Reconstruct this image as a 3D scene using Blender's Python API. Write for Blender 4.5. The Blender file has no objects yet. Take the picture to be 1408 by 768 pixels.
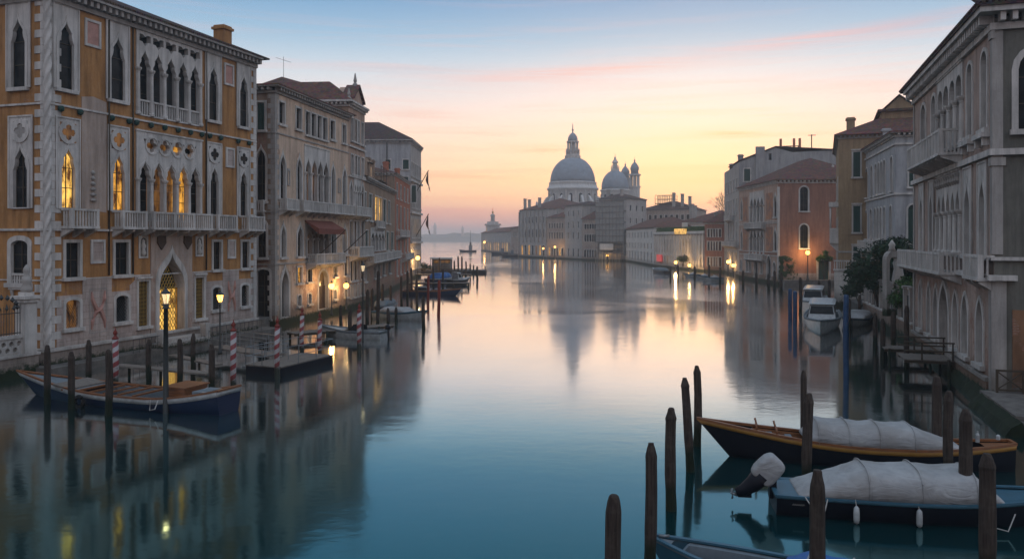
import bpy, math, random
from math import sin, cos, pi, radians, atan2, sqrt, exp
from mathutils import Vector, Matrix, noise
from mathutils.geometry import delaunay_2d_cdt
random.seed(7)
S = bpy.context.scene
COL = S.collection
# ------------------------------------------------------------------ camera, world, sun, exposure
H = 8.0; FPX = 1095.0; CX = 704.0; HY = 328.0
cd = bpy.data.cameras.new("camera"); cam = bpy.data.objects.new("camera", cd); COL.objects.link(cam)
cam.location = (0, 0, H); cam.rotation_euler = (radians(90), 0, 0)
cd.sensor_width = 36; cd.lens = 36 * FPX / 1408; cd.shift_y = -(384 - HY) / 1408.0
cd.clip_start = .1; cd.clip_end = 12000
S.camera = cam
S.view_settings.view_transform = 'Standard'; S.view_settings.look = 'None'
S.view_settings.exposure = 0.0; S.view_settings.gamma = 1; S.view_settings.use_curve_mapping = False
S.cycles.use_denoising = True
S.cycles.max_bounces = 5; S.cycles.diffuse_bounces = 2; S.cycles.glossy_bounces = 3
S.cycles.transmission_bounces = 2; S.cycles.volume_bounces = 1; S.cycles.transparent_max_bounces = 8
S.cycles.sample_clamp_indirect = 4; S.cycles.caustics_reflective = False; S.cycles.caustics_refractive = False

def lin(c):
    return tuple(((v / 255) / 12.92 if v / 255 <= .04045 else ((v / 255 + .055) / 1.055) ** 2.4) for v in c[:3]) + (1,)

SUN_AZ = math.atan((950 - CX) / FPX)           # right of +Y, behind the far houses
SUN_EL = radians(2.0)
W = bpy.data.worlds.new("World"); S.world = W; W.use_nodes = True
nt = W.node_tree; N = nt.nodes; LK = nt.links; N.clear()
def nd(t, **k):
    n = N.new(t)
    for a, b in k.items(): setattr(n, a, b)
    return n
def mth(op, a, b=None, c=None, clamp=False):
    n = N.new('ShaderNodeMath'); n.operation = op; n.use_clamp = clamp
    for i, v in enumerate((a, b, c)):
        if v is None: continue
        if isinstance(v, (int, float)): n.inputs[i].default_value = v
        else: LK.new(v, n.inputs[i])
    return n.outputs[0]
def mixc(f, a, b, typ='MIX'):
    n = N.new('ShaderNodeMix'); n.data_type = 'RGBA'; n.blend_type = typ
    for i, v in ((0, f), (6, a), (7, b)):
        if isinstance(v, (int, float)): n.inputs[i].default_value = v
        elif isinstance(v, tuple): n.inputs[i].default_value = v
        else: LK.new(v, n.inputs[i])
    return n.outputs[2]
def ramp(fac, stops):
    n = N.new('ShaderNodeValToRGB'); e = n.color_ramp.elements
    while len(e) < len(stops): e.new(.5)
    for i, (p, c) in enumerate(stops): e[i].position = p; e[i].color = c
    LK.new(fac, n.inputs[0]); return n.outputs[0]
tc = nd('ShaderNodeTexCoord'); sx = nd('ShaderNodeSeparateXYZ'); LK.new(tc.outputs['Generated'], sx.inputs[0])
dx, dy, dz = sx.outputs
el = mth('DIVIDE', mth('ARCSINE', dz), pi / 2)            # 0..1 = 0..90 deg
elc = mth('MAXIMUM', el, 0.0)
els = mth('POWER', elc, .5)                               # sqrt for ramp resolution near horizon
az = mth('ARCTAN2', dx, dy)                               # radians, 0 = +Y, + to the right
P = lambda deg: sqrt(deg / 90.0)
front = ramp(els, [(0, lin((236, 172, 150))), (P(.7), lin((246, 168, 140))), (P(1.6), lin((255, 184, 148))), (P(2.8), lin((255, 200, 156))),
    (P(4.2), lin((255, 212, 168))), (P(6.5), lin((253, 219, 192))), (P(9), lin((238, 219, 213))), (P(11.5), lin((202, 212, 222))),
    (P(14), lin((146, 183, 210))), (P(17), lin((96, 150, 194))), (P(24), lin((98, 150, 184))), (P(40), lin((120, 150, 176))), (1, lin((176, 186, 200)))])
back = ramp(els, [(0, lin((96, 92, 100))), (P(6), lin((128, 116, 118))), (P(14), lin((150, 142, 146))),
    (P(28), lin((168, 176, 192))), (P(45), lin((178, 192, 212))), (1, lin((168, 186, 212)))])
da = mth('SUBTRACT', az, SUN_AZ - .1)
caz = mth('COSINE', da)
wf = mth('MULTIPLY_ADD', caz, .75, .30, clamp=True)
wf = mth('POWER', wf, 1.3, clamp=True)
sky = mixc(wf, back, front)
lift = mth('MULTIPLY_ADD', mth('MULTIPLY', mth('SUBTRACT', 1.0, wf), mth('MULTIPLY_ADD', mth('SINE', az), .42, 1.0)), .40, 1.06)       # added fill: the unseen sky away from the sun, raised to light the facades
lv = nd('ShaderNodeVectorMath', operation='SCALE'); LK.new(sky, lv.inputs[0]); LK.new(lift, lv.inputs['Scale']); sky = lv.outputs[0]
# brighter yellow around the place where the sun will come up
gz = mth('DIVIDE', mth('SUBTRACT', az, SUN_AZ), .18); ge = mth('DIVIDE', mth('SUBTRACT', elc, 3.6 / 90), 2.6 / 90)
gl = mth('EXPONENT', mth('MULTIPLY', mth('ADD', mth('MULTIPLY', gz, gz), mth('MULTIPLY', ge, ge)), -1.0))
sky = mixc(mth('MULTIPLY', gl, .40), sky, lin((255, 222, 164)))
# dusky pink bank low on the left
gz2 = mth('DIVIDE', mth('SUBTRACT', az, -.08), .16); ge2 = mth('DIVIDE', mth('SUBTRACT', elc, 1.35 / 90), .85 / 90)
gl2 = mth('EXPONENT', mth('MULTIPLY', mth('ADD', mth('MULTIPLY', gz2, gz2), mth('MULTIPLY', ge2, ge2)), -1.0))
sky = mixc(mth('MULTIPLY', gl2, .6), sky, lin((232, 148, 138)))
# wispy clouds: noise stretched along the horizon
def cvec(a, b, sa, sb, off):
    n = N.new('ShaderNodeCombineXYZ'); LK.new(mth('MULTIPLY', a, sa), n.inputs[0]); LK.new(mth('MULTIPLY', b, sb), n.inputs[1]); n.inputs[2].default_value = off
    return n.outputs[0]
def nz(vec, scale, detail, rough=.55, dist=0.):
    n = N.new('ShaderNodeTexNoise'); LK.new(vec, n.inputs['Vector']); n.inputs['Scale'].default_value = scale
    n.inputs['Detail'].default_value = detail; n.inputs['Roughness'].default_value = rough; n.inputs['Distortion'].default_value = dist
    return n.outputs[0]
wisp = nz(cvec(mth('MULTIPLY_ADD', elc, 4.0, az), elc, 2.2, 95., 3.1), 1.0, 5, .6, .6)
wm = nd('ShaderNodeMapRange'); LK.new(wisp, wm.inputs[0]); wm.inputs[1].default_value = .5; wm.inputs[2].default_value = .78
wcol = ramp(els, [(0, lin((205, 130, 130))), (P(3), lin((240, 160, 120))), (P(8), lin((250, 190, 165))), (P(13), lin((246, 190, 185))), (P(20), lin((175, 175, 195))), (1, lin((90, 110, 140)))])
wr = ramp(els, [(0, (.35,) * 3 + (1,)), (P(2), (.55,) * 3 + (1,)), (P(9), (.5,) * 3 + (1,)), (P(16), (.35,) * 3 + (1,)), (P(26), (.1,) * 3 + (1,)), (1, (.0,) * 3 + (1,))])
sky = mixc(mth('MULTIPLY', wm.outputs[0], wr), sky, wcol)
fray = nz(cvec(mth('MULTIPLY_ADD', elc, 6.0, az), elc, 7., 420., 9.), 1.0, 6, .62, .8)
for (px, py, hw, hh, tl, c, amt) in ((785, 100, 165, 9, -.05, (238, 176, 170), .75), (1090, 56, 130, 7, -.06, (234, 178, 180), .55), (1260, 28, 140, 6, -.08, (222, 178, 188), .3), (575, 157, 60, 7, .03, (232, 188, 172), .6),
        (745, 205, 60, 5, .0, (236, 170, 130), .55), (1000, 184, 50, 4, .03, (245, 178, 120), .6), (560, 95, 110, 6, -.02, (196, 180, 190), .4), (1330, 15, 160, 9, -.1, (185, 175, 190), .4),
        (640, 243, 90, 3, .03, (236, 176, 130), .5), (620, 290, 70, 4, .0, (214, 140, 138), .6), (940, 300, 90, 4, .02, (238, 150, 110), .4)):
    a0 = math.atan((px - CX) / FPX); e0 = math.atan((HY - py) / FPX * cos(a0)) / (pi / 2)
    sa = hw / FPX; se = hh / FPX / (pi / 2)
    ua = mth('SUBTRACT', az, a0); ue = mth('SUBTRACT', mth('SUBTRACT', elc, e0), mth('MULTIPLY', ua, -tl / (pi / 2)))
    q = mth('ADD', mth('POWER', mth('ABSOLUTE', mth('DIVIDE', ua, sa)), 2.0), mth('POWER', mth('ABSOLUTE', mth('DIVIDE', ue, se)), 2.0))
    g = mth('EXPONENT', mth('MULTIPLY', q, -1.0))
    g = mth('MULTIPLY', g, mth('MULTIPLY_ADD', fray, 3.2, -.95, clamp=True))
    sky = mixc(mth('MULTIPLY', g, amt), sky, lin(c))
nish = nd('ShaderNodeTexSky'); nish.sky_type = 'NISHITA'; nish.sun_disc = False
nish.sun_elevation = SUN_EL; nish.sun_rotation = SUN_AZ; nish.dust_density = 2.5
hb = mth('MULTIPLY_ADD', mth('EXPONENT', mth('MULTIPLY', elc, -90 / 2.6)), .34, 1.0)     # air glow thickest along the horizon
hv = nd('ShaderNodeVectorMath', operation='SCALE'); LK.new(sky, hv.inputs[0]); LK.new(hb, hv.inputs['Scale']); sky = hv.outputs[0]
bg = nd('ShaderNodeBackground'); LK.new(sky, bg.inputs[0]); bg.inputs[1].default_value = 1.06
bg2 = nd('ShaderNodeBackground'); LK.new(nish.outputs[0], bg2.inputs[0]); bg2.inputs[1].default_value = .03
ad = nd('ShaderNodeAddShader'); LK.new(bg.outputs[0], ad.inputs[0]); LK.new(bg2.outputs[0], ad.inputs[1])
wo = nd('ShaderNodeOutputWorld'); LK.new(ad.outputs[0], wo.inputs[0])
sl = bpy.data.lights.new("sun", 'SUN'); sl.energy = .012; sl.angle = radians(22); sl.color = (1, .62, .36)
so = bpy.data.objects.new("sun", sl); COL.objects.link(so)
sd = Vector((sin(SUN_AZ) * cos(SUN_EL), cos(SUN_AZ) * cos(SUN_EL), sin(SUN_EL)))
so.rotation_euler = (-sd).to_track_quat('-Z', 'Y').to_euler()

# ------------------------------------------------------------------ materials
class Mt:
    """small wrapper round a material's node tree"""
    def __init__(s, name, rough=.85, spec=.3, metal=0.):
        s.m = bpy.data.materials.new(name); s.m.use_nodes = True; s.t = s.m.node_tree
        s.b = s.t.nodes['Principled BSDF']; s.b.inputs['Roughness'].default_value = rough
        s.b.inputs['Metallic'].default_value = metal; s.b.inputs['Specular IOR Level'].default_value = spec
        s.tc = None
    def n(s, t, **k):
        q = s.t.nodes.new(t)
        for a, b in k.items(): setattr(q, a, b)
        return q
    def lk(s, a, b): s.t.links.new(a, b)
    def co(s):
        if not s.tc: s.tc = s.n('ShaderNodeTexCoord')
        return s.tc.outputs['Object']
    def xyz(s, v=None):
        q = s.n('ShaderNodeSeparateXYZ'); s.lk(v or s.co(), q.inputs[0]); return q.outputs
    def comb(s, x, y, z=0.):
        q = s.n('ShaderNodeCombineXYZ')
        for i, v in enumerate((x, y, z)):
            if isinstance(v, (int, float)): q.inputs[i].default_value = v
            else: s.lk(v, q.inputs[i])
        return q.outputs[0]
    def ma(s, op, a, b=None, c=None, clamp=False):
        q = s.n('ShaderNodeMath', operation=op, use_clamp=clamp)
        for i, v in enumerate((a, b, c)):
            if v is None: continue
            if isinstance(v, (int, float)): q.inputs[i].default_value = v
            else: s.lk(v, q.inputs[i])
        return q.outputs[0]
    def noise(s, vec=None, scale=1., detail=4., rough=.55, dist=0.):
        q = s.n('ShaderNodeTexNoise'); s.lk(vec or s.co(), q.inputs['Vector'])
        for k, v in (('Scale', scale), ('Detail', detail), ('Roughness', rough), ('Distortion', dist)): q.inputs[k].default_value = v
        return q.outputs[0]
    def mr(s, v, a, b, c=0., d=1.):
        q = s.n('ShaderNodeMapRange'); s.lk(v, q.inputs[0])
        for i, x in enumerate((a, b, c, d)): q.inputs[i + 1].default_value = x
        return q.outputs[0]
    def mix(s, f, a, b, typ='MIX'):
        q = s.n('ShaderNodeMix', data_type='RGBA', blend_type=typ)
        for i, v in ((0, f), (6, a), (7, b)):
            if isinstance(v, (int, float)): q.inputs[i].default_value = v
            elif isinstance(v, tuple): q.inputs[i].default_value = (v + (1,))[:4]
            else: s.lk(v, q.inputs[i])
        return q.outputs[2]
    def col(s, v):
        if isinstance(v, tuple): s.b.inputs['Base Color'].default_value = (v + (1,))[:4]
        else: s.lk(v, s.b.inputs['Base Color'])
    def bump(s, h, strength=.3, dist=.02, prev=None):
        q = s.n('ShaderNodeBump'); q.inputs['Strength'].default_value = strength; q.inputs['Distance'].default_value = dist
        s.lk(h, q.inputs['Height'])
        if prev: s.lk(prev, q.inputs['Normal'])
        s.lk(q.outputs[0], s.b.inputs['Normal']); return q.outputs[0]

def wall_mat(name, c, c2, dirt=.5, brick=0., blocks=0., algae=1., sc=1., pale=(.42, .40, .37)):
    m = Mt(name, .9, .2); x, y, z = m.xyz(); xy = m.ma('ADD', x, y)
    big = m.noise(scale=.35 * sc, detail=6, rough=.65); fine = m.noise(scale=3.5 * sc, detail=5, rough=.7)
    col = m.mix(m.mr(big, .35, .68), c, c2)
    col = m.mix(m.mr(fine, .45, .8, 0, .35), col, pale)
    st = m.noise(m.comb(m.ma('MULTIPLY', xy, 1.6), m.ma('MULTIPLY', z, .16), 0.), 1., 6, .7)     # rain streaks
    dk = tuple(v * .38 for v in c)
    col = m.mix(m.mr(st, .44, .66, 0, dirt), col, dk)
    st2 = m.noise(m.comb(m.ma('MULTIPLY', xy, 6.), m.ma('MULTIPLY', z, .5), 3.), 1., 4, .7); col = m.mix(m.mr(st2, .55, .72, 0, dirt * .6), col, dk)
    bt = m.n('ShaderNodeTexBrick'); m.lk(m.comb(xy, z), bt.inputs['Vector'])
    bt.inputs['Scale'].default_value = 1.; bt.inputs['Brick Width'].default_value = .26; bt.inputs['Row Height'].default_value = .08
    bt.inputs['Mortar Size'].default_value = .012; bt.inputs['Color1'].default_value = (.30, .115, .065, 1)
    bt.inputs['Color2'].default_value = (.20, .08, .05, 1); bt.inputs['Mortar'].default_value = (.30, .26, .22, 1)
    h = fine
    if brick > 0:
        pn = m.noise(scale=.55, detail=6, rough=.7, dist=.5)
        low = m.mr(z, 0., 9., .16, 0.)
        mask = m.mr(m.ma('ADD', pn, low), .68 - .2 * brick, .70 - .2 * brick)
        col = m.mix(m.ma('MULTIPLY', mask, min(1, brick + .4)), col, bt.outputs[0])
    if blocks > 0:
        b2 = m.n('ShaderNodeTexBrick'); m.lk(m.comb(xy, z), b2.inputs['Vector'])
        b2.inputs['Scale'].default_value = 1.; b2.inputs['Brick Width'].default_value = 1.1; b2.inputs['Row Height'].default_value = .42
        b2.inputs['Mortar Size'].default_value = .012; b2.inputs['Color1'].default_value = (1, 1, 1, 1); b2.inputs['Color2'].default_value = (.8, .78, .76, 1)
        b2.inputs['Mortar'].default_value = (.35, .32, .3, 1)
        col = m.mix(blocks, col, b2.outputs[0], 'MULTIPLY')
    if algae:
        az_ = m.ma('ADD', z, m.mr(fine, .3, .7, -.25, .25))
        col = m.mix(m.mr(az_, 1.1, 1.9, .55 * algae, 0), col, (.10, .085, .065))
        col = m.mix(m.mr(az_, .45, .75, 1., 0), col, (.018, .028, .014))
    m.col(col); m.bump(h, .35, .03); return m.m

def plain(name, c, rough=.8, var=.25, scale=6., bump=.15, spec=.3, metal=0., dark=None):
    m = Mt(name, rough, spec, metal); f = m.noise(scale=scale, detail=5, rough=.65)
    m.col(m.mix(m.mr(f, .35, .7), c, dark or tuple(v * (1 - var) for v in c))); m.bump(f, bump, .01); return m.m

def tile_mat(name, c, c2):
    m = Mt(name, .9, .15); x, y, z = m.xyz()
    v = m.n('ShaderNodeTexVoronoi'); m.lk(m.co(), v.inputs['Vector']); v.inputs['Scale'].default_value = 4.
    f = m.noise(scale=1.2, detail=6, rough=.7)
    col = m.mix(m.mr(f, .35, .65), c, c2)
    col = m.mix(.45, col, v.outputs['Color'], 'SOFT_LIGHT')
    col = m.mix(m.mr(m.noise(scale=.6, detail=5), .52, .7, 0, .5), col, (.06, .06, .045))
    wv = m.n('ShaderNodeTexWave', wave_type='BANDS', bands_direction='X', wave_profile='SIN'); m.lk(m.co(), wv.inputs['Vector'])
    wv.inputs['Scale'].default_value = 1.5; wv.inputs['Distortion'].default_value = .3
    m.col(col); m.bump(wv.outputs['Fac'], .8, .12); return m.m

def emit_mat(name, c, s, var=True):
    m = Mt(name, .3); m.b.inputs['Base Color'].default_value = (.02, .02, .02, 1)
    if var:
        f = m.noise(m.comb(m.ma('MULTIPLY', m.ma('ADD', m.xyz()[0], m.xyz()[1]), 2.2), m.ma('MULTIPLY', m.xyz()[2], .7)), 1., 4, .7)
        m.lk(m.mix(m.mr(f, .40, .58), (c[0] * .07, c[1] * .04, c[2] * .03), c), m.b.inputs['Emission Color'])
    else: m.b.inputs['Emission Color'].default_value = c + (1,)
    m.b.inputs['Emission Strength'].default_value = s; return m.m

M = {}
M['ochre'] = wall_mat('ochre_plaster', (.47, .235, .085), (.32, .155, .06), .85, .06, 0, 1, 1, (.50, .32, .19))
M['marble'] = wall_mat('istrian_marble', (.54, .45, .40), (.40, .32, .29), .7, 0, .6, 1, 1., (.60, .52, .47))
M['stone'] = wall_mat('white_stone', (.64, .60, .56), (.44, .42, .39), .75, 0, 0, .6, 1.6, (.62, .58, .54))
M['stone_d'] = wall_mat('weathered_stone', (.40, .37, .34), (.30, .28, .26), .6, 0, 0, .8, 1.6, (.46, .44, .42))
M['beige'] = wall_mat('beige_stone_wall', (.70, .52, .38), (.50, .36, .27), .6, .25, 0, 1, 1., (.52, .45, .38))
M['pinkbeige'] = wall_mat('pink_beige_wall', (.52, .35, .26), (.38, .26, .20), .6, .1, 0, 1, 1.)
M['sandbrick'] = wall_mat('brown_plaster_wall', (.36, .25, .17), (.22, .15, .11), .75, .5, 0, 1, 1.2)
M['redp'] = wall_mat('red_plaster', (.42, .14, .075), (.30, .11, .07), .65, .1, 0, 1, 1., (.5, .3, .22))
M['greyp'] = wall_mat('grey_plaster', (.36, .36, .35), (.27, .27, .28), .55, 0, 0, 1, .7)
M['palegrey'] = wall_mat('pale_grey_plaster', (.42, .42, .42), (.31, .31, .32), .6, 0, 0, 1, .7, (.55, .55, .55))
M['terrac'] = wall_mat('terracotta_plaster', (.33, .165, .115), (.25, .13, .095), .55, 0, 0, .7, .6, (.48, .26, .17))
M['mustard'] = wall_mat('mustard_plaster', (.36, .25, .145), (.26, .18, .11), .6, .05, 0, 1, .9, (.46, .36, .24))
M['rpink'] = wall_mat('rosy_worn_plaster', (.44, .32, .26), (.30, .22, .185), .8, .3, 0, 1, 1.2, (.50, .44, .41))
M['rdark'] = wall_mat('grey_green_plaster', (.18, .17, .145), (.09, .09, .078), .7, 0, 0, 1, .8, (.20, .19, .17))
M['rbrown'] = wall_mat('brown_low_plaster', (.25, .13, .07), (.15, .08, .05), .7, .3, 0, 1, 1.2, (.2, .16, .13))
M['white'] = wall_mat('white_plaster', (.66, .62, .56), (.56, .53, .49), .35, 0, 0, .8, .8, (.68, .66, .62))
M['farA'] = wall_mat('far_grey_wall', (.44, .41, .38), (.33, .30, .28), .5, 0, 0, .8, .7)
M['farB'] = wall_mat('far_brown_wall', (.42, .33, .27), (.31, .24, .20), .5, .1, 0, .8, .7)
M['farC'] = wall_mat('far_red_wall', (.30, .12, .08), (.22, .10, .07), .5, .2, 0, .8, .7)
M['brickpanel'] = wall_mat('orange_brick_panel', (.48, .22, .11), (.34, .15, .08), .4, .9, 0, 0, 1.)
M['tiles'] = tile_mat('roof_tiles', (.17, .082, .062), (.11, .06, .05))
M['tiles_d'] = tile_mat('dark_roof_tiles', (.10, .062, .052), (.065, .045, .042))
M['lead'] = plain('lead_dome', (.26, .30, .34), .6, .3, .5, .1)
M['salute'] = wall_mat('church_stone', (.62, .60, .57), (.50, .49, .47), .45, 0, 0, 0, .4)
m = Mt('window_glass', .25, .1); f = m.noise(scale=1.3, detail=3); m.col(m.mix(m.mr(f, .4, .6), (.006, .009, .011), (.018, .022, .025))); M['glass'] = m.m
M['glass_b'] = plain('dull_glass', (.03, .038, .042), .35, .5, 1.2, .0, .25)
M['lit'] = emit_mat('lit_window', (1., .46, .06), 1.0)
M['lit2'] = emit_mat('bright_lit_window', (1., .56, .11), 1.5)
M['litlow'] = emit_mat('dim_lit_window', (1., .42, .08), .16)
M['litred'] = emit_mat('red_sign', (1., .04, .05), .4, False)
M['lamp'] = emit_mat('lamp_glow', (1., .44, .07), 3.2, False)
def glass_glow(k):
    t = M[k].node_tree; o = [n for n in t.nodes if n.type == 'OUTPUT_MATERIAL'][0]; b = t.nodes['Principled BSDF']
    e = t.nodes.new('ShaderNodeEmission'); e.inputs[0].default_value = b.inputs['Emission Color'].default_value; e.inputs[1].default_value = b.inputs['Emission Strength'].default_value
    tr = t.nodes.new('ShaderNodeBsdfTransparent'); a = t.nodes.new('ShaderNodeAddShader'); t.links.new(e.outputs[0], a.inputs[0]); t.links.new(tr.outputs[0], a.inputs[1]); t.links.new(a.outputs[0], o.inputs[0])
M['lampdim'] = emit_mat('lamp_off_glow', (1., .75, .45), .5, False)
M['lampfar'] = emit_mat('far_lamp_glow', (1., .44, .08), 3.6, False)
for k_ in ('lamp', 'lampdim', 'lampfar'): glass_glow(k_)
M['gold'] = plain('gilded_grille', (.55, .34, .08), .45, .3, 8, .1, .5, .6)
M['iron'] = plain('dark_iron', (.035, .04, .04), .55, .3, 8, .1, .4)
M['shut'] = plain('green_shutter', (.018, .06, .05), .7, .3, 4, .2)
M['shutb'] = plain('brown_shutter', (.07, .04, .025), .7, .3, 4, .2)
M['awning'] = plain('russet_awning', (.20, .065, .045), .9, .3, 3, .2)
M['wood_t'] = plain('window_timber', (.06, .045, .03), .7, .3, 4, .2)
M['steel'] = plain('grey_steel', (.22, .24, .25), .45, .2, 6, .1, .5, .5)
M['concrete'] = plain('quay_concrete', (.16, .145, .13), .9, .6, 1.5, .3)
m = Mt('mooring_wood', .85, .2); x, y, z = m.xyz()
g = m.noise(m.comb(m.ma('MULTIPLY', x, 22.), m.ma('MULTIPLY', y, 22.), m.ma('MULTIPLY', z, 1.2)), 1., 6, .7)
g2 = m.noise(scale=2.5, detail=4)
c = m.mix(m.mr(g, .36, .66), (.070, .054, .044), (.020, .015, .013)); c = m.mix(m.mr(g2, .55, .75, 0, .6), c, (.10, .084, .07))
zz = m.ma('ADD', z, m.mr(g2, .3, .7, -.2, .2))
c = m.mix(m.mr(zz, .6, 1.0, 1, 0), c, (.012, .018, .010)); m.col(c); m.bump(g, .6, .03); M['pole'] = m.m
m = Mt('deck_wood', .8, .2); x, y, z = m.xyz(); g = m.noise(m.comb(m.ma('MULTIPLY', x, 2.), m.ma('MULTIPLY', y, 30.), z), 1., 5, .6)
m.col(m.mix(m.mr(g, .35, .65), (.22, .19, .16), (.10, .085, .075))); m.bump(g, .4, .02); M['deck'] = m.m
m = Mt('boat_wood', .4, .5); x, y, z = m.xyz(); g = m.noise(m.comb(m.ma('MULTIPLY', x, 1.5), m.ma('MULTIPLY', y, 18.), m.ma('MULTIPLY', z, 18.)), 1., 5, .6)
m.col(m.mix(m.mr(g, .35, .65), (.26, .10, .035), (.13, .05, .02))); m.bump(g, .15, .01); M['bwood'] = m.m
def striped(name, ca, cb):
    m = Mt(name, .5, .4); x, y, z = m.xyz(); a = m.ma('DIVIDE', m.ma('ARCTAN2', y, x), 2 * pi)
    f = m.ma('FRACT', m.ma('MULTIPLY_ADD', z, -1.9, a))
    c = m.mix(m.ma('GREATER_THAN', f, .5), ca, cb)
    d = m.noise(scale=5., detail=5); c = m.mix(m.mr(d, .5, .75, 0, .55), c, (.10, .08, .07))
    zz = m.ma('ADD', z, m.mr(d, .3, .7, -.15, .15)); c = m.mix(m.mr(zz, .55, .85, 1, 0), c, (.014, .02, .012))
    m.col(c); return m.m
M['stripe'] = striped('red_white_spiral', (.20, .025, .03), (.34, .33, .33))
def paint(name, c, rough=.35, var=.25, spec=.5): return plain(name, c, rough, var, 3., .05, spec)
M['navy'] = paint('navy_hull', (.006, .013, .05)); M['bwhite'] = paint('boat_white', (.42, .44, .44), .35, .45); M['black'] = paint('black_hull', (.007, .008, .014), .45, .25, .15)
M['yellowband'] = paint('yellow_band', (.34, .17, .03)); M['bluedeck'] = paint('blue_deck', (.03, .105, .155), .45); M['bluepole'] = plain('blue_pole_paint', (.02, .065, .15), .6, .5, 3)
M['redpole'] = plain('red_pole_paint', (.20, .03, .02), .6, .4, 3); M['tarpb'] = plain('blue_tarpaulin', (.02, .12, .35), .6, .3, 2, .4)
M['greydeck'] = plain('grey_boat_deck', (.16, .19, .21), .6, .3, 3, .2); M['floor'] = plain('boat_floor', (.12, .15, .17), .6, .3, 3, .2)
m = Mt('canvas', .95, .1); x, y, z = m.xyz(); g = m.noise(scale=2.2, detail=6, rough=.65, dist=.8); g2 = m.noise(scale=.8, detail=3)
c = m.mix(m.mr(g, .35, .7), (.36, .36, .355), (.27, .275, .28)); c = m.mix(m.mr(g2, .45, .65, 0, .6), c, (.22, .205, .19)); m.col(c)
wv = m.noise(m.comb(m.ma('MULTIPLY', x, 1.0), m.ma('MULTIPLY', y, 1.2), m.ma('MULTIPLY', z, 9.)), 1., 3, .5, 1.2)
q1 = m.bump(wv, .35, .03); cr = m.noise(m.comb(m.ma('MULTIPLY', x, 1.1), m.ma('MULTIPLY', y, 1.6), m.ma('MULTIPLY', z, 2.6)), 1., 2, .4, 1.8); m.bump(m.ma('ABSOLUTE', m.ma('SUBTRACT', cr, .5)), .55, .10, q1); M['canvas'] = m.m
m = Mt('rope', .9, .1); m.col((.35, .34, .32)); M['rope'] = m.m
M['near_black'] = plain('dark_fill', (.02, .02, .02), .9)  # even near-black fill for doorway panes, canal bed and small dark parts
M['moss'] = plain('quay_moss', (.012, .022, .009), .95, .6, 3, .6)
M['leaf'] = plain('dark_leaf', (.022, .060, .028), .75, .6, 1.2, 0, .2)
M['leaf2'] = plain('fresh_leaf', (.05, .12, .03), .75, .5, 1.5, 0, .2)
M['bark'] = plain('bark', (.07, .055, .045), .9, .4, 8, .4)
M['flag'] = plain('dark_flag', (.09, .05, .06), .9, .4, 3, .2)
M['net'] = plain('scaffold_net', (.30, .29, .27), .95, .25, .6, .3)
M['pinkm'] = plain('pink_marble', (.50, .27, .22), .6, .35, 1.5, .1)
M['patch'] = wall_mat('faded_plaster', (.48, .37, .30), (.36, .28, .23), .6, .1, 0, 0, 1.4, (.40, .42, .45))
# water: a mirror at grazing angles, green and dark where one looks down into it
m = Mt('canal_water', .04, .5)
x, y, z = m.xyz()
n1 = m.noise(m.comb(m.ma('MULTIPLY', x, .5), m.ma('MULTIPLY', y, .8)), 1., 2, .5, .3)
n2 = m.noise(m.comb(m.ma('MULTIPLY', x, 1.6), m.ma('MULTIPLY', y, 2.4)), 1., 3, .5, .3)
n3 = m.noise(m.comb(m.ma('MULTIPLY', x, .05), m.ma('MULTIPLY', y, .028)), 1., 4, .6, 1.)    # calm and ruffled patches
k1 = m.n('ShaderNodeBump'); k1.inputs['Strength'].default_value = .14; k1.inputs['Distance'].default_value = .035; m.lk(n1, k1.inputs['Height'])
k = m.n('ShaderNodeBump'); k.inputs['Distance'].default_value = .008; m.lk(m.mr(n3, .42, .62, .15, .9), k.inputs['Strength']); m.lk(n2, k.inputs['Height']); m.lk(k1.outputs[0], k.inputs['Normal'])
lw = m.n('ShaderNodeLayerWeight'); lw.inputs['Blend'].default_value = .5
def mramp(v, st):
    q = m.n('ShaderNodeValToRGB'); e = q.color_ramp.elements
    while len(e) < len(st): e.new(.5)
    for i, (p, c) in enumerate(st): e[i].position = p; e[i].color = (c if isinstance(c, tuple) else (c, c, c)) + (1,)
    m.lk(v, q.inputs[0]); return q.outputs[0]
fr = mramp(lw.outputs['Facing'], [(0, .03), (.45, .12), (.62, .31), (.74, .52), (.82, .82), (.90, .98), (1., 1.)])
tint = mramp(lw.outputs['Facing'], [(0, (.2, .7, .75)), (.6, (.36, .72, .76)), (.72, (.50, .80, .83)), (.82, (.88, .95, .97)), (.9, (1., 1., 1.))])
gl_s = m.n('ShaderNodeBsdfAnisotropic'); gl_s.inputs['Roughness'].default_value = .1; m.lk(tint, gl_s.inputs['Color']); m.lk(k.outputs[0], gl_s.inputs['Normal'])
m.lk(m.mr(n3, .42, .62, .07, .15), gl_s.inputs['Roughness'])
df = m.n('ShaderNodeBsdfDiffuse'); df.inputs['Color'].default_value = (.002, .022, .025, 1)
ms = m.n('ShaderNodeMixShader'); m.lk(fr, ms.inputs[0]); m.lk(df.outputs[0], ms.inputs[1]); m.lk(gl_s.outputs[0], ms.inputs[2])
mo_ = [n for n in m.t.nodes if n.type == 'OUTPUT_MATERIAL'][0]; m.lk(ms.outputs[0], mo_.inputs['Surface'])
M['water'] = m.m
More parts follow.
